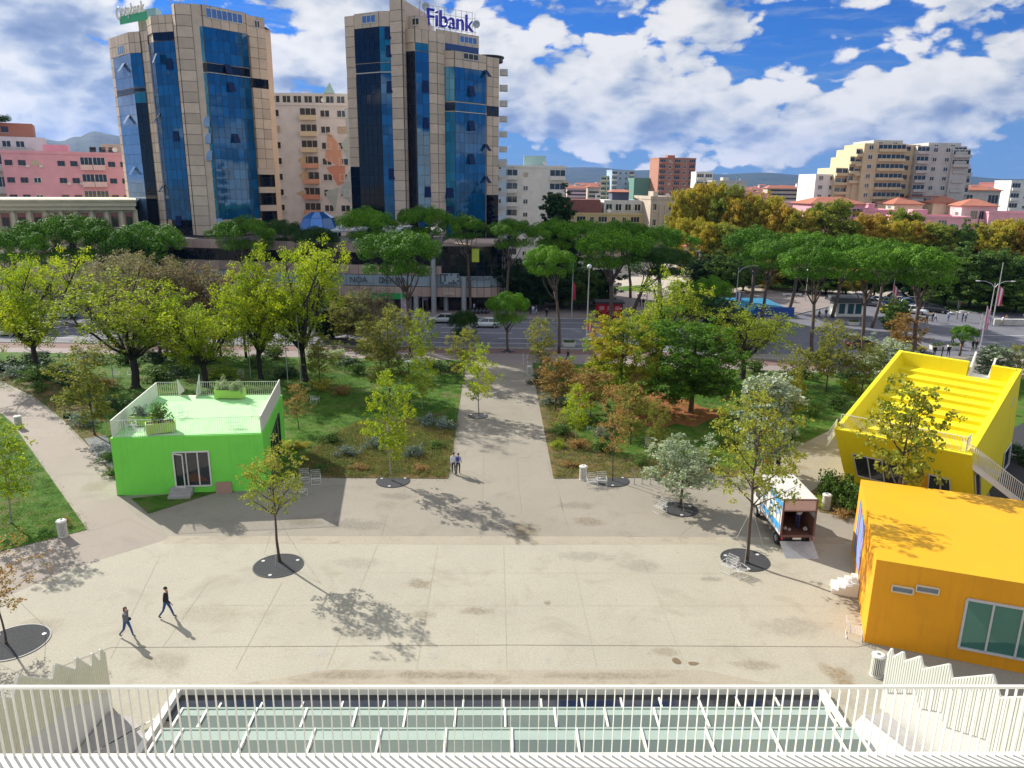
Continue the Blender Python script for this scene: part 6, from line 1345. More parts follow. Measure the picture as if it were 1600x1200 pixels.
for x, y, t_, l in ((450, 600, 500, 'left'), (470, 600, 488, 'right')):
    p = G(x, y); r = thing('wooden_pole', (p.x, p.y, .02), 'pale thin pole standing on the lawn behind the green pavilion, the %s one of two' % l, 'pole', 'thin pale poles on the lawn'); MB().tube([(0, 0, 0), (0, 0, A(x, t_, p.y).z)], .05, 6).build('pole', m_pole, r)
for x, y, t_, l in ((392, 592, 500, 'pale thin pole behind the back planter of the green terrace'), (178, 600, 530, 'pale thin pole in front of the leaning yellow-green tree at left')):
    p = G(x, y); r = thing('wooden_pole', (p.x, p.y, .02), l, 'pole', 'thin pale poles on the lawn'); MB().tube([(0, 0, 0), (0, 0, A(x, t_, p.y).z)], .05, 6).build('pole', m_pole, r)
# low handrails at the far end of the promenade
p = G(818, 582); r = thing('handrail', (p.x, p.y, .02), 'thin steel handrail at the far right end of the promenade', 'handrail'); MB().tube([(0, 0, 0), (0, 0, .9), (0, 6.5, .9), (0, 6.5, 0)], .025, 6).build('rail', m_pole, r); MB().tube([(.5, 0, 0), (.5, 0, .9), (.5, 6.5, .9), (.5, 6.5, 0)], .025, 6).build('rail', m_pole, r)
# ladder against a pine
a = G(786, 489); r = thing('ladder', (a.x, a.y, .1), 'long steel ladder leaning on a pine left of the dark hedge', 'ladder'); zt_l = A(787, 402, a.y+1.2).z
for s in (-.22, .22): MB().tube([(s, 0, 0), (s, 1.2, zt_l)], .045, 5).build('side_rail', m_steel, r)
mb = MB(); [mb.tube([(-.22, 1.2*i/26, zt_l*i/26), (.22, 1.2*i/26, zt_l*i/26)], .035, 4) for i in range(1, 26)]; mb.build('rungs', m_steel, r)
# traffic lights
for x, y, t_, l in ((1495, 500, 472, 'traffic light across the road near the parked cars'), (1524, 545, 515, 'traffic light on the near side above the yellow pavilion')):
    p = G(x, y); h = A(x, t_, p.y).z; r = thing('traffic_light', (p.x, p.y, .02), l, 'traffic light', 'traffic lights at the junction'); MB().tube([(0, 0, 0), (0, 0, h-.9)], .06, 6).build('pole', m_poled, r); MB().box(-.18, .18, -.12, .12, h-1., h).build('housing', m_frame_d, r)
    for k, c_ in enumerate(((.3, .02, .02), (.3, .18, .02), (.02, .15, .06))): MB().lathe([(.001, 0), (.10, .01), (.11, .05)], (0, 0, 0), 10).xf(Matrix.Translation((0, -.16, h-.2-.3*k)) @ Matrix.Rotation(PI/2, 4, 'X')).build('lens', mat('lens_%d' % k, c_, .3, 0.), r)
# kerbside planter boxes
def kbox(px, l, w_=1.5):
    p = G(*px); r = thing('kerbside_planter', (p.x, p.y, .01), l, 'planter', 'white planter boxes by the road'); MB().prism([(-w_/2, -.35), (w_/2, -.35), (w_/2, .35), (-w_/2, .35)], 0, .55, top=[(-w_/2-.1, -.42), (w_/2+.1, -.42), (w_/2+.1, .42), (-w_/2-.1, .42)]).build('box', m_curb, r); MB().box(-w_/2, w_/2, -.33, .33, .552, .57).build('soil', m_soil, r)
    rs = np.random.RandomState(int(p.x*9) % 999); V_ = clumpset(rs, np.array([[x, 0, .7] for x in (-.5, 0, .5)]), np.array([.3]*3), 70, .09); obj('plants', leafmesh('planter_plants', V_, L_mid), r)
for px, l in (((889, 541), 'left white planter box on the near kerb right of the promenade'), ((919, 541), 'white planter box on the near kerb beside the globe lamp'), ((1333, 508), 'white planter box in front of the ticket kiosk'), ((1387, 509), 'white planter box at the foot of the white and red banner pole'), ((1341, 543), 'white planter box beside the silver car on the right'), ((1463, 546), 'white planter box above the back wall of the yellow pavilion'), ((1491, 546), 'white planter box next to the small umbrella tree')): kbox(px, l)
# red kiosk
p = G(952, 498); KR = thing('kiosk', (p.x, p.y, .1), 'bright red kiosk with dark flat roof across the boulevard', 'kiosk'); w_ = 4.1; h = 2.5
MB().box(-w_/2, w_/2, 0, 2.4, .15, h).build('wall', mat('kiosk_red', (.58, .012, .02), .5, .06), KR); MB().box(-w_/2-.35, w_/2+.3, -.6, 2.7, h, h+.22).build('roof', m_frame_d, KR); MB().box(-w_/2-.02, w_/2+.02, -.02, 2.42, 0, .15).build('plinth', m_frame_d, KR)
for x in (-1.3, .0, 1.3):
    MB().box(x-.38, x+.38, -.05, -.01, 1.35, 2.0).build('poster', mat('poster_pale', (.62, .25, .26), .6, .2, 6), KR); MB().box(x-.45, x+.45, -.09, -.01, 1.05, 1.12).build('shelf', m_frame_d, KR)
for x in (-w_/2, w_/2): MB().box(x-.06, x+.06, -.08, .04, 0, h).build('corner_post', m_frame_d, KR)
# ticket kiosk on the right
p = G(1326, 495); K2 = thing('kiosk', (p.x, p.y, .02), 'white glazed kiosk with black overhanging roof left of the parked cars', 'kiosk'); MB().box(-2.2, 2.2, 0, 3, 0, 2.5).build('wall', m_white, K2)
MB().prism([(-3, -1), (3.2, -1), (3.2, 3.6), (-3, 3.6)], 2.5, 3.3, top=[(-2.7, -.8), (2.9, -.8), (2.9, 3.4), (-2.7, 3.4)]).build('roof', m_frame_d, K2)
for x in (-1.3, .2, 1.5): MB().box(x-.5, x+.5, -.04, -.005, .5, 2.2).build('window', glassmat('kiosk_glass', (.02, .09, .10), .08, .9, .1), K2)
# dark street board at left, pool with blue tarpaulin
p = G(50, 545); r = thing('notice_board', (p.x, p.y, .02), 'dark double notice board on posts by the road at left', 'notice board'); [MB().box(x-.05, x+.05, -.05, .05, 0, 2.9).build('post', m_pole, r) for x in (-.9, .9)]; MB().box(-1., 1., -.08, .08, 1.3, 2.8).build('board', mat('board_dark', (.02, .06, .075), .5, .1), r)
a, b = G(1075, 492, 0), G(1232, 492, 0); PL = thing('paddling_pool', (a.x, a.y, 0), 'long light-blue pool behind the pines on the square', 'pool'); w_ = b.x-a.x
MB().box(0, w_, 0, 14, 0, 1.0).build('blue_wall', mat('pool_blue', (.05, .30, .62), .5, .1), PL); MB().box(.25, w_-.25, .25, 13.7, 1.002, 1.03).build('water', mat('pool_water', (.10, .42, .70), .08, .18, .6, spec=.9, bump=.05, bsc=2), PL)
MB().box(w_*.62, w_, -1.2, -1.1, 0, 1.7).build('navy_banner', mat('banner_navy', (.02, .08, .35), .6, .1), PL)
# low wall at the right
a, b = G(1553, 508), G(1640, 512); r = thing('low_wall', (a.x, a.y, 0), 'pale low wall behind the crossing at the right edge', 'wall'); MB().box(0, (b-a).length, 0, .4, 0, .9).build('wall', m_gray, r); MB().box(-.05, (b-a).length, -.05, .45, .9, 1.0).build('coping', m_white2, r)
# benches on the square
for px, l in (((965, 457), 'pale stone bench left of the globe lamp on the square'), ((1001, 463), 'pale stone block seat by the lawn on the square'), ((1230, 463), 'pale bench among the right pine trunks'), ((1244, 463), 'second pale bench among the right pine trunks')):
    p = G(*px); r = thing('stone_bench', (p.x, p.y, .02), l, 'bench', 'stone benches on the square'); MB().box(-1, 1, -.3, .3, .38, .5).build('seat', m_curb, r); [MB().box(x-.15, x+.15, -.28, .28, 0, .38).build('leg', m_curb, r) for x in (-.7, .7)]
# ------------------------------------------------ vehicles
m_tyre = mat('tyre', (.015, .015, .015), .9, .1); m_rim = mat('wheel_rim', (.40, .40, .42), .35, .1, metal=.6); m_cargl = glassmat('car_glass', (.015, .018, .022), .05, 1.)
m_lightw = mat('headlight_glass', (.65, .66, .68), .15, .03); m_lightr = mat('tail_light', (.45, .02, .02), .25, .03)
def make_car(paint):
    r = thing('parked_car', (0, 0, 0), 'car', 'car'); L = 4.35
    # body stations: x, half width, sill z, belt z
    st = [(-2.17, .62, .38, .62), (-2.10, .76, .30, .80), (-1.75, .84, .24, .90), (-1.2, .87, .22, .93), (0, .88, .22, .94), (1.0, .88, .22, .92), (1.5, .87, .22, .86), (1.95, .80, .26, .74), (2.12, .68, .32, .62), (2.17, .58, .38, .52)]
    mb = MB(); n = 10
    for x, w_, z0, z1 in st:
        for (a, b) in ((0, 0), (.85, 0), (1, .18), (1.0, .55), (.96, .85), (.86, 1), (0, 1.03)): mb.v.append((x, w_*a, z0+(z1-z0)*b))
        for (a, b) in ((.86, 1), (.96, .85), (1.0, .55), (1, .18), (.85, 0)): mb.v.append((x, -w_*a, z0+(z1-z0)*b))
    k = 12
    for i in range(len(st)-1):
        for j in range(k): mb.f.append((i*k+j, (i+1)*k+j, (i+1)*k+(j+1) % k, i*k+(j+1) % k)); mb.m.append(0)
    mb.f.append(tuple(range(k))[::1]); mb.m.append(0); e = (len(st)-1)*k; mb.f.append(tuple(e+k-1-j for j in range(k))); mb.m.append(0)
    mb.build('body', paint, r, True)
    b0 = [(-1.85, .74), (1.05, .78)]; t0 = [(-1.25, .58), (.30, .60)]; g = MB()
    B = [(-1.9, -.76, .90), (1.15, -.78, .88), (1.15, .78, .88), (-1.9, .76, .90)]; T_ = [(-1.25, -.58, 1.42), (.25, -.60, 1.44), (.25, .60, 1.44), (-1.25, .58, 1.42)]
    for i in range(4): j = (i+1) % 4; g.quad(B[i], B[j], T_[j], T_[i])
    g.build('windows', m_cargl, r); rf = MB(); rf.prism([(-1.3, -.6), (.3, -.62), (.3, .62), (-1.3, .6)], 1.41, 1.45, top=[(-1.1, -.45), (.15, -.47), (.15, .47), (-1.1, .45)])
    for s in (-1, 1):
        for (x0, z0, x1, z1) in ((1.17, .88, .27, 1.44), (-1.92, .90, -1.27, 1.42), (-.45, .91, -.42, 1.43)): rf.tube([(x0, s*(.77 if z0 < 1 else .6), z0), (x1, s*.60, z1)], .035, 5)
    rf.build('roof', paint, r)
    for x in (-1.35, 1.35):
        for s in (-1, 1):
            w_ = MB().lathe([(.001, -.1), (.31, -.1), (.33, -.06), (.33, .06), (.31, .1), (.001, .1)], (0, 0, 0), 16); w_.xf(Matrix.Translation((x, s*.80, .33)) @ Matrix.Rotation(PI/2, 4, 'X')); W2 = w_.build('wheel', m_tyre, r); rr_ = MB().lathe([(.001, .11), (.20, .105), (.21, .08)], (0, 0, 0), 12); rr_.xf(Matrix.Translation((x, s*.80, .33)) @ Matrix.Rotation(-s*PI/2, 4, 'X')); rr_.build('rim', m_rim, W2)
    for s in (-1, 1):
        MB().ball((2.05, s*.60, .62), (.12, .15, .08), 8).build('headlight', m_lightw, r, True); MB().ball((-2.10, s*.62, .72), (.08, .14, .09), 8).build('tail_light', m_lightr, r, True); MB().ball((.85, s*.95, .95), (.09, .09, .07), 8).build('mirror', paint, r, True)
    return r
def paint(n, c): return mat('car_paint_'+n, c, .28, .03, 1., coat=.6)
PT = {'silver': paint('silver', (.45, .46, .48)), 'white': paint('white', (.70, .72, .74)), 'black': paint('black', (.015, .016, .02)), 'navy': paint('navy', (.02, .035, .09)), 'yellow': paint('yellow', (.55, .45, .03)), 'grey': paint('grey', (.12, .13, .15)), 'green': paint('pale_green', (.30, .42, .36)), 'blue': paint('blue', (.06, .13, .25)), 'red': paint('dark_red', (.15, .02, .02))}
for px, rz, c_, l, nm in (((692, 504), PI-.02, 'silver', 'silver estate car driving left past the podium shops', 0), ((759, 511), PI+.0, 'white', 'pale white hatchback driving left behind the round pine on the boulevard', 0), ((100, 497), PI, 'green', 'pale green car behind the big yellow-green tree at left', 0), ((10, 524), PI, 'white', 'white car on the boulevard cut by the left edge', 0), ((560, 490), PI, 'black', 'black car in the shade in front of the podium shops', 0),
    ((1338, 538), -.1, 'silver', 'silver car waiting at the junction behind a pine trunk', 0), ((1346, 544), -.05, 'red', 'dark red car alongside the silver one at the junction', 0), ((1420, 549), 0, 'yellow', 'yellow taxi partly hidden by the ochre young tree', 0)):
    p = G(*px); key = 'car'+c_; o = use(POOL, key, lambda: make_car(PT[c_]), (p.x, p.y, .0), rz, l); o['group'] = 'cars on the boulevard'
lots = [(1362, 478, 'grey', 'grey car at the far end of the parked row'), (1378, 474, 'white', 'white car second in the far parked row'), (1392, 477, 'navy', 'navy car in the far parked row behind the banner pole'), (1406, 475, 'silver', 'silver car in the far parked row right of the banner pole'), (1393, 490, 'yellow', 'yellow taxi parked in front of the row'), (1412, 486, 'black', 'black car parked behind the yellow taxi'), (1420, 478, 'blue', 'blue car parked in the middle of the far row'), (1428, 490, 'white', 'white car parked nearest the crossing'), (1436, 482, 'navy', 'navy car parked beside the white one near the crossing'), (1449, 484, 'black', 'black car at the right end of the parked row'), (1462, 488, 'black', 'black van-like car last on the right of the parked row'), (1405, 468, 'grey', 'grey car half hidden behind the parked row'), (1345, 470, 'blue', 'blue car behind the black-roofed kiosk')]
for x, y, c_, l in lots: p = G(x, y); o = use(POOL, 'car'+c_, lambda: make_car(PT[c_]), (p.x, p.y, .0), -.75, l); o['group'] = 'cars parked beyond the junction'
# motor scooters along the podium
def make_scooter():
    r = thing('motor_scooter', (0, 0, 0), 's', 'scooter', 'scooters parked in front of the podium')
    for x in (-.6, .6): MB().lathe([(.16, -.05), (.25, -.05), (.25, .05), (.16, .05), (.16, -.05)], (0, 0, 0), 12).xf(Matrix.Translation((x, 0, .25)) @ Matrix.Rotation(PI/2, 4, 'X')).build('wheel', m_tyre, r)
    MB().tube([(-.6, 0, .5), (-.2, 0, .45), (.15, 0, .25), (.42, 0, .4), (.5, 0, .85)], [.16, .17, .10, .12, .06], 8).build('body', PT['grey'], r, True); MB().ball((-.35, 0, .72), (.36, .14, .07), 8).build('seat', m_tyre, r, True); MB().tube([(.45, -.3, .98), (.5, 0, .95), (.45, .3, .98)], .02, 5).build('handlebar', m_tyre, r); return r
for i, (x, y) in enumerate(((738, 491), (744, 491), (750, 491), (756, 491), (762, 491))): p = G(x, y); use(POOL, 'scooter', make_scooter, (p.x, p.y, .1), 1.3, 'parked scooter in front of the podium right end, %s from the left' % ['first', 'second', 'third', 'fourth', 'fifth'][i])
# box truck with open rear and tail lift
ra, rb = A(1225, 780, 41.9), A(1277, 782, 41.9); Wt = 2.05; zr = 3.3
p0 = G(1225, 780, zr); p1 = G(1194, 744, zr); ang = math.atan2(p1.y-p0.y, p1.x-p0.x)-PI/2
TR = thing('box_truck', (p0.x, p0.y, 0), 'white box truck with blue painted side, open at the back with a lowered tail lift', 'truck', None, ang); Lt = 4.0; bz = .95
m_trw = mat('truck_white', (.58, .56, .52), .6, .08, 1., dirt=((.34, .32, .28), 1.2, .6)); m_trin = mat('truck_plywood', (.16, .07, .045), .8, .2, 3)
mb = MB(); mb.box(0, .05, 0, Lt, bz, zr).box(Wt-.05, Wt, 0, Lt, bz, zr).box(.05, Wt-.05, 0, Lt, zr-.05, zr).box(.05, Wt-.05, Lt-.05, Lt, bz, zr-.05); mb.build('cargo_box', m_trw, TR)
mb = MB(); mb.box(.05, Wt-.05, .02, Lt-.05, bz-.12, bz); mb.box(.055, .075, .02, Lt-.06, bz, bz+1.1).box(Wt-.075, Wt-.055, .02, Lt-.06, bz, bz+1.1).box(.05, Wt-.05, Lt-.09, Lt-.06, bz, zr-.06); mb.build('cargo_lining', m_trin, TR)
mb = MB(); mb.box(-.03, .08, -.06, -.003, bz, zr+.03).box(Wt-.08, Wt+.03, -.06, -.003, bz, zr+.03).box(.08, Wt-.08, -.06, -.003, zr-.06, zr+.03).box(.08, Wt-.08, -.06, -.003, bz-.12, bz+.02).box(.08, Wt-.08, -.06, -.003, zr-.78, zr-.72); mb.build('rear_frame', mat('rusty_frame', (.16, .08, .06), .8, .2), TR)
MB().box(.08, Wt-.08, -.035, -.004, zr-.715, zr-.065).build('rolled_door', mat('roller_pink', (.52, .36, .30), .7, .08), TR)
mb = MB(); a = math.radians(-14); mb.box(.02, Wt-.02, -1.5, -.07, -.05, 0); mb.xf(Matrix.Translation((0, 0, bz-.35)) @ Matrix.Rotation(.46, 4, 'X')); mb.build('tail_lift', m_steel, TR)
pt = MB(); rnd = random.Random(12); X = -.004
def pq(y0, z0, y1, z1, y2, z2, y3, z3, mi=0): pt.quad((X, y0, z0), (X, y1, z1), (X, y2, z2), (X, y3, z3), mi=mi)
pq(3.0, zr-.45, .1, zr-.75, .1, zr-.25, 2.6, zr-.12); pq(3.9, bz+.30, .1, bz+.12, .1, bz+.62, 3.6, bz+.55)
for i in range(22): y = rnd.uniform(.4, 3.6); z = rnd.uniform(bz+.7, zr-.7); s = rnd.uniform(.06, .22); pq(y+s, z-s*.6, y-s, z-s*.3, y-s*.7, z+s*.7, y+s*.6, z+s*.8, rnd.choice([0, 0, 1]))
pt.build('side_painting', [mat('truck_blue', (.03, .30, .62), .5, .06), mat('truck_ink', (.03, .05, .06), .6, .05)], TR)
mb = MB(); mb.box(.1, Wt-.1, Lt+.1, Lt+1.5, .45, 1.25).prism([(.12, Lt+.1), (Wt-.12, Lt+.1), (Wt-.12, Lt+1.45), (.12, Lt+1.45)], 1.25, 2.15, top=[(.2, Lt+.12), (Wt-.2, Lt+.12), (Wt-.2, Lt+1.0), (.2, Lt+1.0)]); mb.build('cab', m_trw, TR)
MB().box(.3, Wt-.3, .3, Lt+1., .45, .75).build('chassis', m_frame_d, TR)
MB().box(.08, .11, Lt+.35, Lt+1.1, 1.35, 1.95).build('cab_window', m_cargl, TR)
for y in (.75, Lt+.75):
    for x in (.16, Wt-.16):
        w2 = MB().lathe([(.001, -.12), (.38, -.12), (.40, 0), (.38, .12), (.001, .12)], (0, 0, 0), 16).xf(Matrix.Translation((x, y, .40)) @ Matrix.Rotation(PI/2, 4, 'Y')).build('wheel', m_tyre, TR); MB().lathe([(.001, .13), (.2, .125)], (0, 0, 0), 12).xf(Matrix.Translation((x, y, .40)) @ Matrix.Rotation(-PI/2 if x < 1 else PI/2, 4, 'Y')).build('rim', m_rim, w2)
for x in (.12, Wt-.12): MB().ball((x, -.08, bz-.2), (.07, .03, .10), 8).build('tail_light', m_lightr, TR, True)
MB().box(Wt/2-.26, Wt/2+.26, -.075, -.062, bz-.26, bz-.14).build('number_plate', m_white, TR)
mb = MB(); [mb.box(-.035, -.004, .25+k*.62, .29+k*.62, bz, zr-.03) for k in range(6)]; mb.box(-.03, -.004, .0, Lt, bz, bz+.06).box(-.03, -.004, 0, Lt, zr-.06, zr+.02); mb.build('side_rib', m_silverf, TR)
# ------------------------------------------------ people
m_skin = mat('skin', (.50, .29, .20), .6, .05); m_hair = mat('hair_dark', (.022, .015, .012), .7, .1); m_shoe = mat('shoe_dark', (.03, .027, .025), .7, .1)
def body_mesh(pose, mats, H=1.75, fem=False, fingers=False):
    """one continuous skinned body. pose: dict of joint angles (degrees); mats: skin, top, trousers, shoes"""
    s = H/1.75; V3 = lambda x, y, z: Vector((x, y, z))*s
    vs, es, rr, tg = [], [], [], []
    def add(p, r, par, t_): vs.append(p); rr.append(r*s); tg.append(t_); (es.append((par, len(vs)-1)) if par is not None else None); return len(vs)-1
    lean = rad(pose.get('lean', 3)); rot = lambda p: V3(p[0]+math.sin(lean)*(p[2]-.95), p[1], .95+(p[2]-.95)*math.cos(lean))
    sw = .165 if not fem else .145
    pel = add(V3(0, 0, .95), .125, None, 'leg'); sp = add(rot((0, 0, 1.13)), .13 if fem else .15, pel, 'top'); ch = add(rot((0, 0, 1.36)), .145 if fem else .17, sp, 'top'); nk = add(rot((.005, 0, 1.50)), .052, ch, 'skin')
    h1 = add(rot((.02, 0, 1.60)), .078, nk, 'skin'); h2 = add(rot((.015, 0, 1.69)), .083, h1, 'skin')
    for k, sd_ in (('l', 1), ('r', -1)):
        th, kn = rad(pose.get('th'+k, 0)), rad(pose.get('kn'+k, 5)); hip = V3(0, .09*sd_, .92); kp = hip+Vector((math.sin(th), 0, -math.cos(th)))*.44*s; a2 = th-kn; ap = kp+Vector((math.sin(a2), 0, -math.cos(a2)))*.42*s
        i = add(hip, .088, pel, 'leg'); i = add((hip+kp)/2, .075, i, 'leg'); i = add(kp, .056, i, 'leg'); i = add((kp+ap)/2, .052, i, 'leg'); i = add(ap, .04, i, 'leg'); i = add(ap+Vector((.13*math.cos(a2*.5), 0, -.035+.13*math.sin(a2*.4)))*s, .034, i, 'shoe')
        sh_, el = rad(pose.get('sh'+k, 0)), rad(pose.get('el'+k, 15)); out = rad(pose.get('ab'+k, 8)); S_ = rot((0, sw*sd_, 1.42))
        def dr(a, o): return Vector((math.sin(a)*math.cos(o), math.sin(o)*sd_, -math.cos(a)*math.cos(o)))
        E_ = S_+dr(sh_, out)*.29*s; o2 = out*pose.get('in'+k, .2); Wr = E_+dr(sh_+el, o2)*.25*s; d3 = dr(sh_+el, o2)
        i = add(S_, .075, ch, 'top'); i = add(E_, .058, i, 'top'); i = add(Wr, .030, i, 'top'); hb = add(Wr+d3*.07*s, .030, i, 'skin')
        if fingers:
            side = d3.cross(Vector((1, 0, 0))); side = side.normalized() if side.length > .01 else Vector((0, 1, 0)); bend = d3.cross(side).normalized()
            for q_ in range(4): L_ = (.075, .085, .08, .06)[q_]*s; o_ = side*(.027-.018*q_)*s; f1 = add(vs[hb]+o_+d3*.025*s, .0095, hb, 'skin'); f2 = add(vs[f1]+d3*L_*.5+bend*.006*s, .0085, f1, 'skin'); add(vs[f2]+d3*L_*.4+bend*.018*s, .0075, f2, 'skin')
            t1 = add(vs[hb]+side*.035*s-d3*.01*s, .010, hb, 'skin'); add(vs[t1]+(side*.5+d3).normalized()*.045*s, .009, t1, 'skin')
    me = bpy.data.meshes.new('skel'); me.from_pydata([tuple(v) for v in vs], es, []); o = bpy.data.objects.new('skel', me); C.objects.link(o)
    sk = o.modifiers.new('s', 'SKIN'); sk.use_smooth_shade = True
    sv = me.skin_vertices[0].data
    for i, r_ in enumerate(rr): sv[i].radius = (r_, r_)
    sv[0].use_root = True; su = o.modifiers.new('u', 'SUBSURF'); su.levels = su.render_levels = 1
    dg = bpy.context.evaluated_depsgraph_get(); m2 = bpy.data.meshes.new_from_object(o.evaluated_get(dg)); bpy.data.objects.remove(o)
    mb = MB(); mb.v = [tuple(v.co) for v in m2.vertices]; mb.f = [tuple(p.vertices) for p in m2.polygons]; idx = {'skin': 0, 'top': 1, 'leg': 2, 'shoe': 3}
    segs = [(vs[a], vs[b], tg[b] if tg[a] != 'shoe' else 'shoe') for a, b in es]
    for p in m2.polygons:
        c = p.center; best = min(segs, key=lambda q: (lambda t_: (q[0]+(q[1]-q[0])*t_-c).length)(max(0, min(1, (c-q[0]).dot(q[1]-q[0])/max(1e-6, (q[1]-q[0]).length_squared)))))
        t_ = best[2]
        if t_ == 'skin' and c.z < rot((0, 0, 1.46)).z and abs(c.y) < .12: t_ = 'top'
        if t_ == 'leg' and c.z > .98*s: t_ = 'top'
        mb.m.append(idx[t_])
    bpy.data.meshes.remove(m2); hc = vs[h1].lerp(vs[h2], .4)
    mb.ball(hc+Vector((.088, 0, -.01))*s, (.018*s, .014*s, .022*s), 6, 0)          # nose
    for sd_ in (-1, 1): mb.ball(hc+Vector((.074, .03*sd_, .02))*s, .010*s, 6, 4); mb.ball(hc+Vector((0, .083*sd_, 0))*s, (.018*s, .012*s, .028*s), 6, 0)
    mb.ball(hc+Vector((.078, 0, -.045))*s, (.008*s, .022*s, .006*s), 6, 5)
    me = mb.mesh('person_body', list(mats)+[m_hair, mat('lips', (.42, .16, .13), .5, 0.)], True)
    return me, hc, s, vs
def person(px, pose, top, leg, label, rz, H=1.72, fem=False, z=0., hair='short', skin=None, fingers=False, pos=None, extra=None, group=None):
    key = (str(pose), top, leg, fem, fingers, round(H, 2)); p = pos or G(*px, z)
    if key not in PM: PM[key] = body_mesh(pose, (m_skin, mat('cloth_'+top, CL[top], .9, .1, 6), mat('cloth_'+leg, CL[leg], .9, .1, 6), m_shoe), H, fem, fingers)
    me, hc, s, vs = PM[key]; mz = min(v.co.z for v in me.vertices)
    r = thing('person', (p.x, p.y, z+.015-mz), label, 'person', group, rz); obj('body', me, r)
    if hair != 'none':
        hb = MB().ball(hc+Vector((-.018, 0, .035))*s, (.098*s, .09*s, .085*s), 10)
        if hair == 'long': hb.ball(hc+Vector((-.06, 0, -.07))*s, (.06*s, .085*s, .15*s), 8)
        hb.build('hair', m_hair, r, True)
    return r
PM = {}; CL = {'black': (.012, .012, .014), 'jeans': (.03, .07, .20), 'navy': (.02, .03, .10), 'white': (.62, .62, .66), 'grey': (.12, .13, .15), 'red': (.35, .03, .04), 'tan': (.32, .22, .12), 'dark': (.03, .03, .04), 'pale': (.35, .40, .50)}
WK = {'thl': 21, 'knl': 4, 'thr': -17, 'knr': 20, 'shl': -18, 'shr': 22, 'ell': 12, 'elr': 22, 'lean': 4}
WK2 = {'thl': 20, 'knl': 8, 'thr': -16, 'knr': 25, 'shl': -25, 'shr': 95, 'abr': 20, 'elr': 120, 'inr': -1.5, 'ell': 15, 'lean': 3}
ST = {'thl': 3, 'thr': -3, 'knl': 3, 'knr': 3, 'shl': 4, 'shr': -2, 'abl': 10}
person((262, 965), WK, 'black', 'jeans', 'man in black jacket and blue jeans striding across the plaza', .05, 1.80, False, fingers=True)
r = person((200, 995), WK2, 'grey', 'jeans', 'woman in grey jacket and blue trousers shading her eyes with one hand', -.15, 1.66, True, hair='long', fingers=True)
MB().ball((.05, .17, .92), (.13, .06, .10), 8).build('shoulder_bag', m_shoe, r, True)
person((709, 741), dict(WK, thl=14, thr=-12), 'white', 'dark', 'person in white shirt walking away on the promenade, left of a pair', 1.75, 1.78, False, fingers=True)
r = person((716, 741), dict(WK, thl=-12, thr=15, shl=-30, shr=20), 'pale', 'dark', 'person with a blue backpack walking away on the promenade, right of a pair', 1.45, 1.70, True, fingers=True)
MB().ball((-.16, 0, 1.28), (.10, .14, .22), 8).build('backpack', mat('backpack_blue', (.05, .05, .28), .8, .1), r, True)
person((1196, 742), ST, 'red', 'dark', 'person in red top standing behind the truck, leftmost of three', 1.2, 1.70); person((1204, 741), ST, 'tan', 'black', 'person in tan top standing behind the truck, middle of three', 1.9, 1.75); person((1215, 743), ST, 'dark', 'tan', 'person in dark top standing behind the truck, rightmost of three', 2.2, 1.72)
q = TR.matrix_world if False else Matrix.Translation(TR.location) @ Matrix.Rotation(ang, 4, 'Z'); pp = q @ Vector((1.35, .9, bz))
person(None, {'lean': 62, 'shl': 70, 'shr': 60, 'thl': 10, 'thr': 0, 'knl': 12, 'knr': 8}, 'white', 'navy', 'man in white shirt bending over inside the open truck', .9, 1.72, pos=pp, z=bz)
for k, (x, y, hx) in enumerate(((.55, .7, .12), (.75, .55, .10), (1.75, .6, .14), (.4, 1.3, .16))): pp = q @ Vector((x, y, bz)); o = MB().ball((0, 0, hx), (hx*1.2, hx, hx), 8).tube([(0, 0, hx*1.8), (0, 0, hx*2.3)], [.05, .02], 6).build('sack', mat('sack_grey', (.40, .38, .36), .9, .2), None, True); o.location = pp; tag(o, ['small pale sack on the truck floor left of the bending man', 'small pale sack nearest the tail lift in the truck', 'pale sack on the truck floor right of the bending man', 'pale sack deeper in the truck behind the other two'][k], 'sack', 'sacks in the truck')
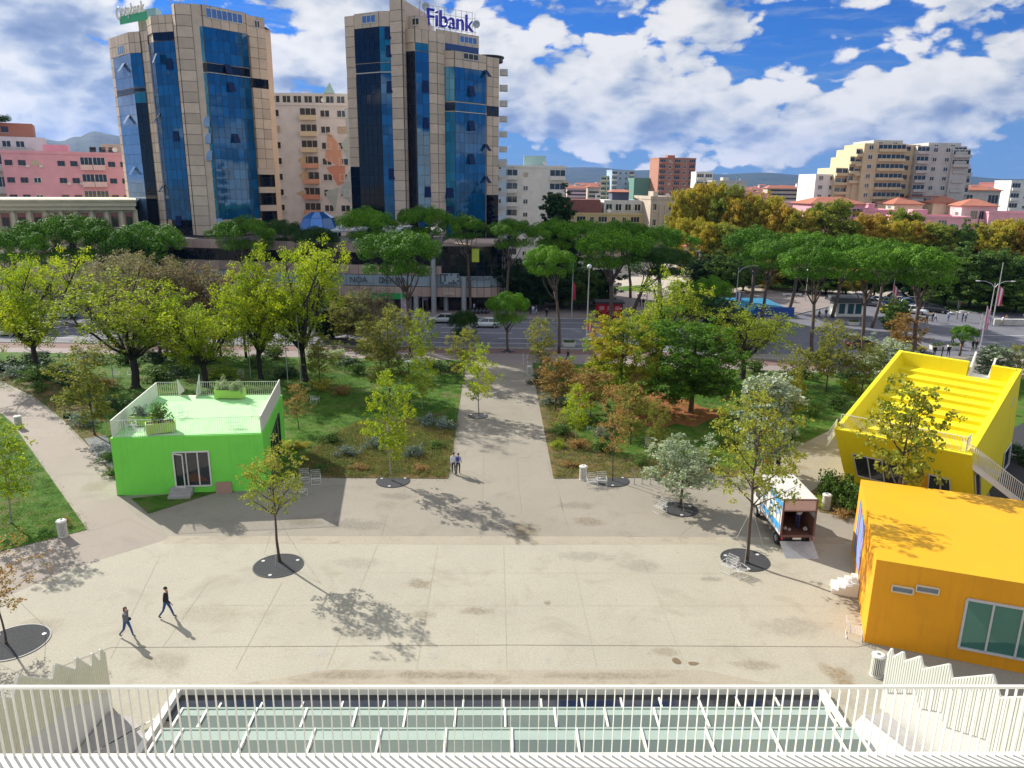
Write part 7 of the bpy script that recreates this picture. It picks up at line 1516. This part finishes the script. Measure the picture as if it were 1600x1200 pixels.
FP = [((829, 491), 'black', 'dark', 'person in black by the dark hedge left of the red kiosk, leftmost of the group'), ((833, 492), 'white', 'pale', 'person in white top in the group by the dark hedge'), ((838, 491), 'grey', 'white', 'person in grey top in the group by the dark hedge'), ((854, 497), 'black', 'black', 'person in black alone on the far pavement left of the red kiosk'), ((938, 500), 'black', 'navy', 'person in dark clothes at the left end of the red kiosk'), ((949, 500), 'dark', 'black', 'person in front of the middle of the red kiosk'),
      ((981, 497), 'black', 'black', 'dark-clad person right of the red kiosk leaning on a bicycle stand'), ((992, 492), 'dark', 'dark', 'dark-clad person between the kiosk and the square'), ((996, 479), 'black', 'navy', 'left of three people walking on the square'), ((1000, 480), 'navy', 'black', 'middle of three people walking on the square'), ((1005, 480), 'black', 'black', 'right of three people walking on the square'),
      ((1279, 499), 'black', 'black', 'walker in black left of the white kiosk'), ((1290, 497), 'dark', 'navy', 'walker in dark coat near the white kiosk'), ((1392, 506), 'white', 'navy', 'person in white on a scooter near the banner pole'), ((1447, 507), 'black', 'black', 'tall person in black crossing by the last pine trunk'), ((1456, 503), 'dark', 'dark', 'left of a pair in dark clothes at the crossing'), ((1461, 503), 'white', 'navy', 'person in white top of the pair at the crossing'), ((1481, 502), 'pale', 'jeans', 'person in pale blue walking alone on the crossing'),
      ((1503, 503), 'dark', 'navy', 'left of two people beside the traffic light'), ((1508, 503), 'pale', 'dark', 'right of two people beside the traffic light'), ((1541, 508), 'black', 'dark', 'person in black left of the double lamp post'), ((1546, 508), 'pale', 'pale', 'person in pale clothes by the double lamp post'), ((1565, 509), 'white', 'tan', 'person in white and tan in front of the low wall'), ((1571, 507), 'tan', 'dark', 'person in tan top in front of the low wall'), ((1598, 505), 'navy', 'navy', 'person in navy at the right end of the low wall'),
      ((1487, 540), 'black', 'dark', 'person in black jacket left of the small umbrella tree'), ((1500, 553), 'tan', 'dark', 'person in brown behind the small umbrella tree'), ((1519, 549), 'black', 'black', 'left of two people in black above the yellow pavilion'), ((1524, 548), 'black', 'dark', 'right of two people in black above the yellow pavilion'), ((887, 566), 'dark', 'dark', 'person sitting behind the bushes right of the promenade'), ((471, 487), 'white', 'dark', 'person in white in front of the shops left'), ((741, 488), 'white', 'dark', 'person in white by the scooters'), ((1459, 558), 'black', 'black', 'left of three people on the benches above the yellow pavilion'), ((1471, 558), 'dark', 'black', 'middle of three people on the benches above the yellow pavilion'), ((1481, 558), 'black', 'dark', 'right of three people on the benches above the yellow pavilion')]
for i, (px, a, b, l) in enumerate(FP): person(px, WK if i % 3 else ST, a, b, l, (i*1.7) % 6.28, 1.72 if i % 4 else 1.66, z=.10 if px[1] < 500 and px[0] < 960 else 0.)
# ------------------------------------------------ trees
SPN = [((-30, 62, 362), (15, 492), 0, 'stone pine crown cut by the left edge'), ((35, 168, 341), (118, 480), 1, 'broad stone pine in front of the cream building, second from left'), ((155, 285, 352), (208, 478), 2, 'broad stone pine touching the foot of the left tower'),
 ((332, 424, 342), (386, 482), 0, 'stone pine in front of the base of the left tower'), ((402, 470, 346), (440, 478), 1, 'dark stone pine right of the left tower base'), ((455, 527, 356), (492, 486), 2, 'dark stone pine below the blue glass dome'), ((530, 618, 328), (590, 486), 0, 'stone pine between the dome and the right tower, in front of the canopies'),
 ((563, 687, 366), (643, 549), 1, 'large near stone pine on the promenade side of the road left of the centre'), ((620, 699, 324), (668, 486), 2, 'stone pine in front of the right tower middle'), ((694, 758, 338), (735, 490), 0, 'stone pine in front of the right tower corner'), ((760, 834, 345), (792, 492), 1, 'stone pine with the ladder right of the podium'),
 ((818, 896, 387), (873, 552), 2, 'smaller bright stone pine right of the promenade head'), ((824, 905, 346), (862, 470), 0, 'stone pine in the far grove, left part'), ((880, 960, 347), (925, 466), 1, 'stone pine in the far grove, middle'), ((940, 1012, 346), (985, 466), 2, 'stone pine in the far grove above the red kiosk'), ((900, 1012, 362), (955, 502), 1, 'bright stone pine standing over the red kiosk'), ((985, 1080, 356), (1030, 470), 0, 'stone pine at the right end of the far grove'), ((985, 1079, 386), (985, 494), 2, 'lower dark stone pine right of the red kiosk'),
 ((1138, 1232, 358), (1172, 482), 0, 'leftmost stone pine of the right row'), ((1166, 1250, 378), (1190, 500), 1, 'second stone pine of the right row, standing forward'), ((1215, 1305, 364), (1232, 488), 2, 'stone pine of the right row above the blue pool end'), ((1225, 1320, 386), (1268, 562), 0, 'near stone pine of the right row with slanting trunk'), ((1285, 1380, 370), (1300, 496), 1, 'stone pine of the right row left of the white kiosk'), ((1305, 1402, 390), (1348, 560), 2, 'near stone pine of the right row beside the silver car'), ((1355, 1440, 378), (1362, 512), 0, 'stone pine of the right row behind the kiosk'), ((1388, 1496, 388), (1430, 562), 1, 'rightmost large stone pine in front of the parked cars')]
for i, (c_, b_, v, l) in enumerate(SPN): P_(c_, b_, l, v, dark=('dark' in l), hpx=(c_[1]-c_[0])*(.46 if c_[1]-c_[0] < 80 else .42))
P_((760, 824, 460), (793, 549), 'small round pine in a square pit beside the road at the promenade head', 1, hpx=38, group='small pines'); P_((1083, 1145, 434), (1113, 520), 'small round pine in front of the blue pool', 2, hpx=40, group='small pines'); P_((1490, 1527, 510), (1499, 556), 'small flat umbrella pine near the top of the yellow pavilion', 0, hpx=18, group='small pines')
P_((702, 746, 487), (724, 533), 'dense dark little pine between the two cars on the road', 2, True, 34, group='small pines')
DT = 'deciduous trees in the park'
TT = [('big', (62, 585), (65, 398), 160, 'large bright yellow-green tree at the left edge'), ('greyt', (188, 520), (185, 396), 115, 'grey-green tree behind the two yellow-green trees at left'), ('open', (212, 606), (190, 428), 175, 'leaning yellow-green tree left of the green pavilion'), ('big2', (322, 604), (320, 445), 150, 'yellow-green tree with black forked limbs behind the green roof'),
 ('big2', (408, 592), (400, 392), 120, 'tall yellow-green tree behind the right part of the green roof'), ('big', (478, 596), (470, 378), 165, 'largest yellow-green tree, left of the lilac flags'), ('open', (1030, 590), (1035, 420), 110, 'pale lime tree between the turning maple and the round green tree, farther back'), ('maple', (968, 640), (970, 497), 122, 'orange and green turning maple right of the promenade'), ('green', (1079, 645), (1085, 498), 126, 'dense round green tree with its trunk on the reddish ground'),
 ('open', (1160, 592), (1205, 474), 125, 'airy yellow-green tree right of the round green tree'), ('yolive', (609, 625), (605, 480), 84, 'olive-green tree behind the lamp on the left lawn'), ('ylime', (659, 580), (660, 484), 46, 'slender lime-green tree in front of the near stone pine'), ('yolive', (595, 580), (585, 500), 60, 'dark olive young tree near the road left of the centre'), ('ylime', (612, 751), (607, 580), 68, 'slender lime tree standing in the pit at the left lawn corner'), ('yolive', (725, 600), (722, 513), 48, 'olive young tree at the upper corner of the left lawn'), ('ylime', (748, 650), (746, 538), 50, 'small bright yellow tree on the promenade'),
 ('yolive', (845, 585), (845, 498), 44, 'olive young tree at the upper corner of the right lawn'), ('yrust', (868, 642), (868, 555), 62, 'rusty young tree at the promenade edge right'), ('yrust', (923, 662), (920, 575), 66, 'orange-brown young tree in front of the turning maple'), ('ylime', (900, 690), (898, 600), 42, 'yellow-green sapling between the rusty trees'), ('ysparse', (957, 751), (958, 600), 58, 'thin brownish tree with sparse leaves standing in the pit near the bin'), ('yolive', (985, 695), (990, 600), 56, 'pale green young tree right of the sparse brown one'), ('yolive', (1024, 720), (1024, 625), 34, 'small yellowish sapling beside the lone lawn chair'),
 ('silver', (1062, 792), (1070, 683), 84, 'silvery round olive tree in its pit on the plaza'), ('poplar', (1190, 740), (1182, 588), 86, 'pale silvery poplar behind the tall tree near the truck'), ('plaza2', (1167, 880), (1188, 612), 122, 'tall gold-green young tree in its pit near the truck'), ('plaza', (437, 878), (428, 690), 82, 'gold-green young tree in its pit left of centre on the plaza'), ('yolive', (1238, 668), (1240, 543), 46, 'yellow-brown young tree left of the yellow pavilion'), ('yolive', (1290, 612), (1290, 500), 62, 'ochre young tree farther back above the yellow pavilion'), ('yolive', (1345, 620), (1350, 535), 52, 'olive bushy tree left of the yellow back wall'),
 ('silver', (1378, 600), (1378, 528), 62, 'silver-green round tree behind the yellow back wall'), ('yrust', (1412, 560), (1410, 488), 52, 'ochre young tree beside the large right pine'), ('poplar', (1545, 600), (1545, 540), 50, 'silvery round tree behind the gap in the yellow wall'), ('yolive', (1585, 600), (1583, 538), 46, 'golden round tree behind the right end of the yellow wall'), ('yolive', (148, 680), (135, 543), 82, 'pale olive young tree beside the curved path'), ('ysparse', (467, 672), (462, 600), 46, 'nearly bare young tree right of the green pavilion'), ('ylime', (18, 818), (10, 655), 80, 'thin pale tree on the left lawn cut by the left edge'),
 ('ysparse', (10, 1006), (5, 845), 105, 'brownish young tree leaning at the left edge in its pit')]
for i, (k, b_, t_, w_, l) in enumerate(TT): T(k, b_, t_, w_, l, 'tree', DT)
# tree growing between the yellow and orange pavilions
K['plaza3'] = lambda: proto('plaza3', lambda: broad(33, 9, 2.2, .34, 15, 5, 34, .12, .52, .10, jit=.9), m_bark, L_young)
T('plaza3', (1396, 840), (1412, 598), 105, 'gold-green young tree standing between the yellow and the orange pavilions', 'tree', DT)
mb, tips = bare(5, 9, 3.0, .13); bm1 = mb.mesh('bare_trunk', m_bark, True); rs = np.random.RandomState(2); V_ = clumpset(rs, tips, np.array([.6]*len(tips)), 34, .085); bm2 = leafmesh('bare_crown', V_, L_brown)
for i, (x, y, t_, l) in enumerate(((262, 556, 400, 'bare brown tree with few dry leaves left of the red flag'), (300, 560, 398, 'bare brown tree behind the red flag'), (345, 556, 405, 'bare brown tree in front of the left podium'), (385, 560, 410, 'bare brown tree left of the tall yellow-green tree'), (575, 520, 440, 'bare purplish tree in front of the green shop sign'), (605, 528, 450, 'dry leaved small tree beside the near pine'))):
    p = G(x, y); s = A(x, t_, p.y).z/9.6; treething('bare_tree', (p.x, p.y, 0), l, 'tree', 'bare trees by the road', bm1, bm2, i*1.3, (s*1.1, s*1.1, s))
T('greyt', (250, 552), (245, 402), 110, 'grey-brown tree in front of the left tower base, left of the red flag', 'tree', DT); T('greyt', (310, 556), (310, 415), 110, 'grey-brown tree right of the red flag pole', 'tree', DT)
T('greyt', (575, 535), (575, 452), 70, 'purplish brown tree in front of the green shop sign', 'tree', DT)
T('ylime', (660, 640), (655, 545), 44, 'small lime tree behind the lamp on the left lawn', 'tree', DT); T('yolive', (500, 600), (505, 520), 55, 'olive young tree right of the largest yellow-green tree', 'tree', DT); T('ysparse', (990, 660), (1000, 585), 40, 'sparse brown sapling under the turning maple', 'tree', DT)
T('yolive', (545, 540), (540, 462), 60, 'olive tree beside the road below the green shop sign', 'tree', DT)
T('darkt', (300, 505), (300, 430), 90, 'dark tree at the foot of the left tower', 'tree', DT); T('darkt', (235, 505), (230, 425), 90, 'dark tree between the wide pine and the left tower', 'tree', DT)
# dark background trees
BG = [('darkt', 700+i*0, 0) for i in range(0)]
for i, (x, y, t_, w_, k, l) in enumerate([(795, 485, 405, 60, 'darkt', 'dark leafy tree right of the podium end'), (832, 484, 410, 75, 'darkt', 'dark tree behind the group of people by the hedge'), (868, 480, 408, 70, 'darkt', 'dark tree behind the red flag pole'), (905, 484, 418, 60, 'mid', 'mid green tree between flag pole and red kiosk'), (935, 478, 415, 60, 'darkt', 'dark tree behind the red kiosk'), (1085, 505, 440, 60, 'mid', 'mid green tree left of the small pine at the pool'),
   (1128, 540, 470, 74, 'darkt', 'low dark tree between the round green tree and the road'), (1100, 458, 400, 60, 'darkt', 'dark tree in front of the villa'), (1130, 462, 398, 60, 'mid', 'mid green tree right of the villa'), (1160, 455, 405, 60, 'mid', 'green tree behind the leftmost right-row pine'), (1205, 452, 408, 60, 'gold', 'small golden tree behind the right pine trunks'), (1245, 455, 412, 60, 'mid', 'green tree behind the right pine trunks, middle'), (1290, 460, 415, 64, 'mid', 'green tree behind the white kiosk, left'), (1322, 462, 412, 60, 'gold', 'golden-green tree behind the white kiosk'),
   (1365, 464, 412, 64, 'mid', 'green tree behind the parked cars, left'), (1400, 462, 410, 56, 'mid', 'green tree behind the parked cars, middle'), (1440, 470, 405, 70, 'darkt', 'dark tree behind the parked cars, right'), (1475, 478, 400, 84, 'mid', 'green tree above the crossing'), (1512, 482, 388, 90, 'mid', 'green rounded tree left of the tall flag pole'), (1545, 480, 395, 80, 'darkt', 'dark tree behind the double lamp'), (1585, 488, 430, 80, 'mid', 'green tree at the right edge above the low wall'), (1610, 470, 400, 80, 'mid', 'green tree cut by the right edge'),
   (520, 530, 468, 70, 'darkt', 'dark low tree left of the green shop sign'), (1395, 525, 468, 36, 'mid', 'thin green young tree beside the banner pole')]): T(k, (x, y), (x, t_), w_, l, 'tree', 'background trees beyond the road', name='leafy_tree')
T('cedar', (868, 458), (862, 303), 66, 'dark layered cedar in front of the white balconied block', 'tree', None, name='cedar_tree')
AU = [(1062, 425, 300, 46), (1082, 420, 292, 50), (1105, 425, 288, 58), (1128, 428, 294, 52), (1150, 430, 305, 56), (1172, 432, 312, 56), (1190, 428, 308, 50), (1212, 436, 322, 50), (1072, 432, 342, 44), (1100, 438, 348, 46), (1132, 440, 352, 48), (1235, 438, 330, 52), (1282, 436, 316, 72), (1352, 436, 336, 62), (1388, 438, 346, 54), (1405, 430, 330, 58), (1432, 438, 348, 50), (1455, 440, 352, 54), (1485, 440, 350, 44), (1512, 436, 356, 50), (1545, 440, 350, 56), (1570, 438, 344, 58), (1600, 442, 350, 60), (1330, 430, 345, 44), (1630, 440, 345, 60)]
AN = ['left of the cluster above the far grove', 'right below the brick-red tower', 'tallest below the skyline right of the brick tower', 'below the small white stepped block', 'below the low grey block', 'in front of the left pink row', 'behind the green tree at the left pink row', 'reddish below the pale pink house', 'low above the grove end', 'low above the villa roof', 'low right of the villa', 'between the pale pink house and the light green tree', 'tall light green above the right pines', 'below the pink wing with shutters', 'behind the pine tops below the gabled roof', 'touching the red gabled roof', 'below the long pink wall, left', 'below the long pink wall, middle', 'olive below the long pink wall', 'dull green below the loggia house', 'orange right of the loggia house', 'orange in front of the right pink house', 'cut by the right edge', 'small, right of the light green tree', 'outside at the right edge']
for i, (x, y, t_, w_) in enumerate(AU[:-1]):
    k = 'limefar' if i in (12, 3, 10, 15, 17) else ('gold', 'ochre', 'gold')[i % 3] if i not in (18, 19) else 'mid'
    T(k, (x, y), (x, t_), w_, 'autumn plane tree, '+AN[i], 'tree', 'autumn plane trees in front of the pink houses', name='plane_tree')
# roof garden of the terraced block
for i, (x, l) in enumerate(((-8, 'left'), (6, 'middle'), (20, 'right'))):
    q_ = A(x, 196, 206); shrub(Vector((q_.x, q_.y-4, zt(40, 235, 196)+7.0)), 4.2, 3.0, 'dark', 'dark roof garden bush on the terraced block, %s' % l, 'roof garden bushes')
# ------------------------------------------------ shrubs
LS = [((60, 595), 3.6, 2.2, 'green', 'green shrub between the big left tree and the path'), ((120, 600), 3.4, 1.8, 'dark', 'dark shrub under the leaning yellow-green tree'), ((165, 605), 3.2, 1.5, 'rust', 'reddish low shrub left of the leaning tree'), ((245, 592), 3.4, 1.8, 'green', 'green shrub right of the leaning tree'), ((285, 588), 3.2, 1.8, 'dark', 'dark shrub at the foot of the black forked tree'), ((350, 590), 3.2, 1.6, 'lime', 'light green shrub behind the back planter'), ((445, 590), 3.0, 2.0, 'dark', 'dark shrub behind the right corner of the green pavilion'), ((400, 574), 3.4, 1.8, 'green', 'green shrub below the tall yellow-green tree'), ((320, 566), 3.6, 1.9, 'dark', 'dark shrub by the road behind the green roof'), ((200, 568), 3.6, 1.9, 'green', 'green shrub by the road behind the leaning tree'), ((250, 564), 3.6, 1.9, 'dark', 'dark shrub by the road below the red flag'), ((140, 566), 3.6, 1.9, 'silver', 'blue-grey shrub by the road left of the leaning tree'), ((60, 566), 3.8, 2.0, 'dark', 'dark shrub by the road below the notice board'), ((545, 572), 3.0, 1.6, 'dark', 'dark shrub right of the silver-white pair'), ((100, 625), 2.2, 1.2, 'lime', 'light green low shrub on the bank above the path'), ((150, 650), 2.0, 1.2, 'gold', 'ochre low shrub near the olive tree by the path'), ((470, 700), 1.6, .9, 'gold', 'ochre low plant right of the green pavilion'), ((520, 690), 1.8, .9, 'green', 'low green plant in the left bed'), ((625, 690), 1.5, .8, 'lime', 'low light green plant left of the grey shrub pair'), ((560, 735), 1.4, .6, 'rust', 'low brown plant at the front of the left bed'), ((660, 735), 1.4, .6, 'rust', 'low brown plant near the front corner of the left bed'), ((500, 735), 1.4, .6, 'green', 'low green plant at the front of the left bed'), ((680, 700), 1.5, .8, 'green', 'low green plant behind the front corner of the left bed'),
 ((890, 730), 1.4, .6, 'rust', 'low brown plant at the corner of the right bed'), ((1000, 728), 1.5, .7, 'green', 'low green plant behind the bike racks'), ((1110, 715), 1.7, .8, 'lime', 'light green plant right of the silvery olive tree'), ((1140, 700), 2.2, 1.2, 'green', 'green shrub left of the tall tree near the truck'), ((1240, 690), 2.4, 1.0, 'green', 'low green plants on the lawn by the path to the yellow pavilion'), ((1200, 600), 3.2, 1.8, 'dark', 'dark shrub behind the silvery poplar'), ((1180, 580), 3.2, 1.8, 'green', 'green shrub by the road right of the airy tree'), ((1100, 575), 3.4, 2.0, 'dark', 'dark shrub by the road behind the round green tree'), ((940, 580), 3.2, 1.9, 'green', 'green shrub by the road behind the turning maple'), ((1285, 565), 3.2, 1.8, 'green', 'green shrub by the road near the slanting pine'), ((1345, 575), 3.2, 1.9, 'dark', 'dark shrub beside the near right pine trunk')]
SB = LS + [((128, 662), 2.6, 1.7, 'silver', 'large blue-grey shrub beside the curved path'), ((545, 712), 1.7, 1.2, 'silver', 'blue-grey shrub in the planting, left of the lime tree'), ((587, 702), 1.3, 1.5, 'silver', 'upright blue-grey shrub just left of the lime tree'), ((645, 714), 1.5, 1.4, 'silver', 'blue-grey shrub right of the lime tree'), ((668, 664), 1.8, 1.3, 'silver', 'left one of two grey shrubs near the promenade'), ((690, 668), 1.9, 1.3, 'silver', 'right one of two grey shrubs near the promenade'),
 ((865, 632), 2.6, 1.7, 'silver', 'wide blue-grey shrub under the rusty tree'), ((937, 682), 1.6, 1.4, 'silver', 'purplish grey shrub left of the sparse tree'), ((893, 665), 2.4, 1.5, 'lime', 'light green shrub at the promenade edge'), ((880, 680), 2.0, 1.2, 'green', 'green low shrub at the promenade edge'), ((905, 700), 1.8, 1.2, 'rust', 'thin brown shrub in front of the sapling'), ((940, 705), 1.8, 1.1, 'green', 'low green shrub left of the sparse tree'),
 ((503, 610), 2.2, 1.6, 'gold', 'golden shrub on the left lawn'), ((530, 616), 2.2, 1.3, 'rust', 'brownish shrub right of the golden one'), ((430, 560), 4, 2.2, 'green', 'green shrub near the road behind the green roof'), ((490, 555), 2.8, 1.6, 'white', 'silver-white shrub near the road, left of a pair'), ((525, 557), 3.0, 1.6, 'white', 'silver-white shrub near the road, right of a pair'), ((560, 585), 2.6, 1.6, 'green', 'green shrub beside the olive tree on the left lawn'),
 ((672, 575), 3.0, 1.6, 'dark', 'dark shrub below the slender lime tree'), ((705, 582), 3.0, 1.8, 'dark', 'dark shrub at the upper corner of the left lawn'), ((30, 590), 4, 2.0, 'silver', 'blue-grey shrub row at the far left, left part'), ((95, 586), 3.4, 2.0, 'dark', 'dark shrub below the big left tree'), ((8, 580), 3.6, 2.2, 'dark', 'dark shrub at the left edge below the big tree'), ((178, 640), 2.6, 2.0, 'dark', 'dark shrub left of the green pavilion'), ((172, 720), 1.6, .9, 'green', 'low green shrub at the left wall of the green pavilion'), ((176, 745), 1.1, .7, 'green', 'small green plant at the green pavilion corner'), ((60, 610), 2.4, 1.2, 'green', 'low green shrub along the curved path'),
 ((1292, 785), 2.2, 2.9, 'green', 'tall dense green bush left of the yellow pavilion wall'), ((1318, 790), 2.2, 2.8, 'green', 'tall dense green bush against the yellow pavilion wall'), ((1338, 800), 2.0, 2.3, 'green', 'green bush behind the corner of the orange pavilion'), ((1280, 790), 1.3, 1.2, 'lime', 'low light green bush by the truck bin'), ((1312, 806), 1.5, .7, 'rust', 'low reddish plants beside the orange pavilion'),
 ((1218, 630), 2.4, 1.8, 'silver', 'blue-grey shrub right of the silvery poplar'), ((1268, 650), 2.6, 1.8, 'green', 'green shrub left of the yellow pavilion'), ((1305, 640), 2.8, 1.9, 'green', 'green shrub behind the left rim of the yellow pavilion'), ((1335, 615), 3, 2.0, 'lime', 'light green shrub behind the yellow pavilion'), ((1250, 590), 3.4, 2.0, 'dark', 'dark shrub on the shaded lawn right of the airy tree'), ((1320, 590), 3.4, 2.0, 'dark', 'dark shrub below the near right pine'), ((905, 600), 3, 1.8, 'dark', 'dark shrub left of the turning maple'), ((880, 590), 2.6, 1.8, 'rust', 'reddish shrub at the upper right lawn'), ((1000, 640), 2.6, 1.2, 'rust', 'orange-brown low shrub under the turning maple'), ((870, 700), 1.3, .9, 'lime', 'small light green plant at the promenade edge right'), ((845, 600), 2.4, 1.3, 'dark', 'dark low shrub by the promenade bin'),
 ((1540, 640), 3, 2, 'dark', 'dark shrub right of the yellow pavilion'), ((1600, 720), 3, 2, 'dark', 'dark shrub at the right edge behind the stair'), ((430, 700), 1.4, .9, 'green', 'low green plant behind the green pavilion corner'), ((103, 822), .5, .9, 'rust', 'small reddish plant beside the lawn corner bin')]
for px, w_, h_, k, l in SB: shrub(px, w_, h_, k, l, 'shrubs in the park')
# ------------------------------------------------ ground cover (uncountable)
def inpoly(x, y, P):
    c = False; j = len(P)-1
    for i in range(len(P)):
        if (P[i][1] > y) != (P[j][1] > y) and x < (P[j][0]-P[i][0])*(y-P[i][1])/(P[j][1]-P[i][1])+P[i][0]: c = not c
        j = i
    return c
def cover(name, polys, n, size, mt, label, seed, h=(.05, .25), clump=5, avoid=()):
    rs = np.random.RandomState(seed); PTS = []
    PG = [[tuple(G(*p).xy) for p in P] for P in polys]
    for P in PG:
        xs = [p[0] for p in P]; ys = [p[1] for p in P]; k = 0; area = (max(xs)-min(xs))*(max(ys)-min(ys)); m = int(n)
        while k < m:
            x, y = rs.uniform(min(xs), max(xs)), rs.uniform(min(ys), min(max(ys), 90)); k += 1
            if inpoly(x, y, P) and not any(inpoly(x, y, a) for a in avoid):
                q = rs.randint(1, clump+1); s = rs.uniform(.1, .35); hh = rs.uniform(*h); PTS.append(np.column_stack([x+rs.normal(0, s, q*6), y+rs.normal(0, s, q*6), .04+rs.uniform(0, hh, q*6)]))
    Pn = np.vstack(PTS); V_ = leaves(rs, Pn, np.tile([0, 0, .4], (len(Pn), 1)), size, .35, .8); o = obj(name, leafmesh(name, V_, mt)); tag(o, label, 'ground cover', None, 'stuff')
GPW = [tuple(x) for x in [g0.xy, g1.xy, g2.xy, g3.xy]]; YPW = [tuple(x.xy) for x in base]
cover('ground_cover', [[(455, 744), (698, 746), (712, 660), (640, 655), (560, 660), (500, 690)], [(867, 746), (1150, 743), (1120, 722), (960, 712), (905, 690), (880, 640), (850, 575)]], 6500, .055, leafmat('herb_mix', [(.05, .09, .02), (.12, .17, .04), (.24, .22, .08), (.20, .11, .05)], .3, .5), 'mixed green and brown ground cover plants in the planting beds', 5)
cover('grass_tufts', [[(455, 700), (560, 660), (640, 655), (712, 660), (722, 570), (440, 560), (452, 690)], [(880, 640), (905, 690), (960, 712), (1150, 725), (1300, 670), (1290, 585), (860, 575)], [(-100, 590), (52, 619), (153, 712), (181, 752), (250, 600), (-100, 565)], [(0, 650), (52, 715), (136, 828), (0, 860), (-120, 850), (-120, 700)]], 5200, .045, leafmat('grass_blades', [(.05, .13, .015), (.09, .20, .02), (.17, .24, .04)], .3, .3), 'rough grass tufts in the lawns', 6, (.03, .12), 5, (GPW,))
cover('fallen_leaves', [[(455, 744), (698, 746), (712, 660), (560, 660)], [(867, 746), (1150, 743), (1130, 640), (980, 620), (880, 640)], [(0, 650), (52, 715), (136, 828), (0, 860)]], 700, .045, leafmat('dry_leaf', [(.30, .14, .04), (.40, .24, .07), (.22, .10, .04)], .2, .5), 'dry fallen leaves scattered on beds and lawns', 7, (.0, .015), 2)
S.render.engine = 'CYCLES'
S.cycles.max_bounces = 8; S.cycles.diffuse_bounces = 3; S.cycles.glossy_bounces = 3; S.cycles.transmission_bounces = 3; S.cycles.volume_bounces = 0
for o in list(bpy.data.objects):
    if o.type == 'MESH' and o.data.users == 0: bpy.data.meshes.remove(o.data)
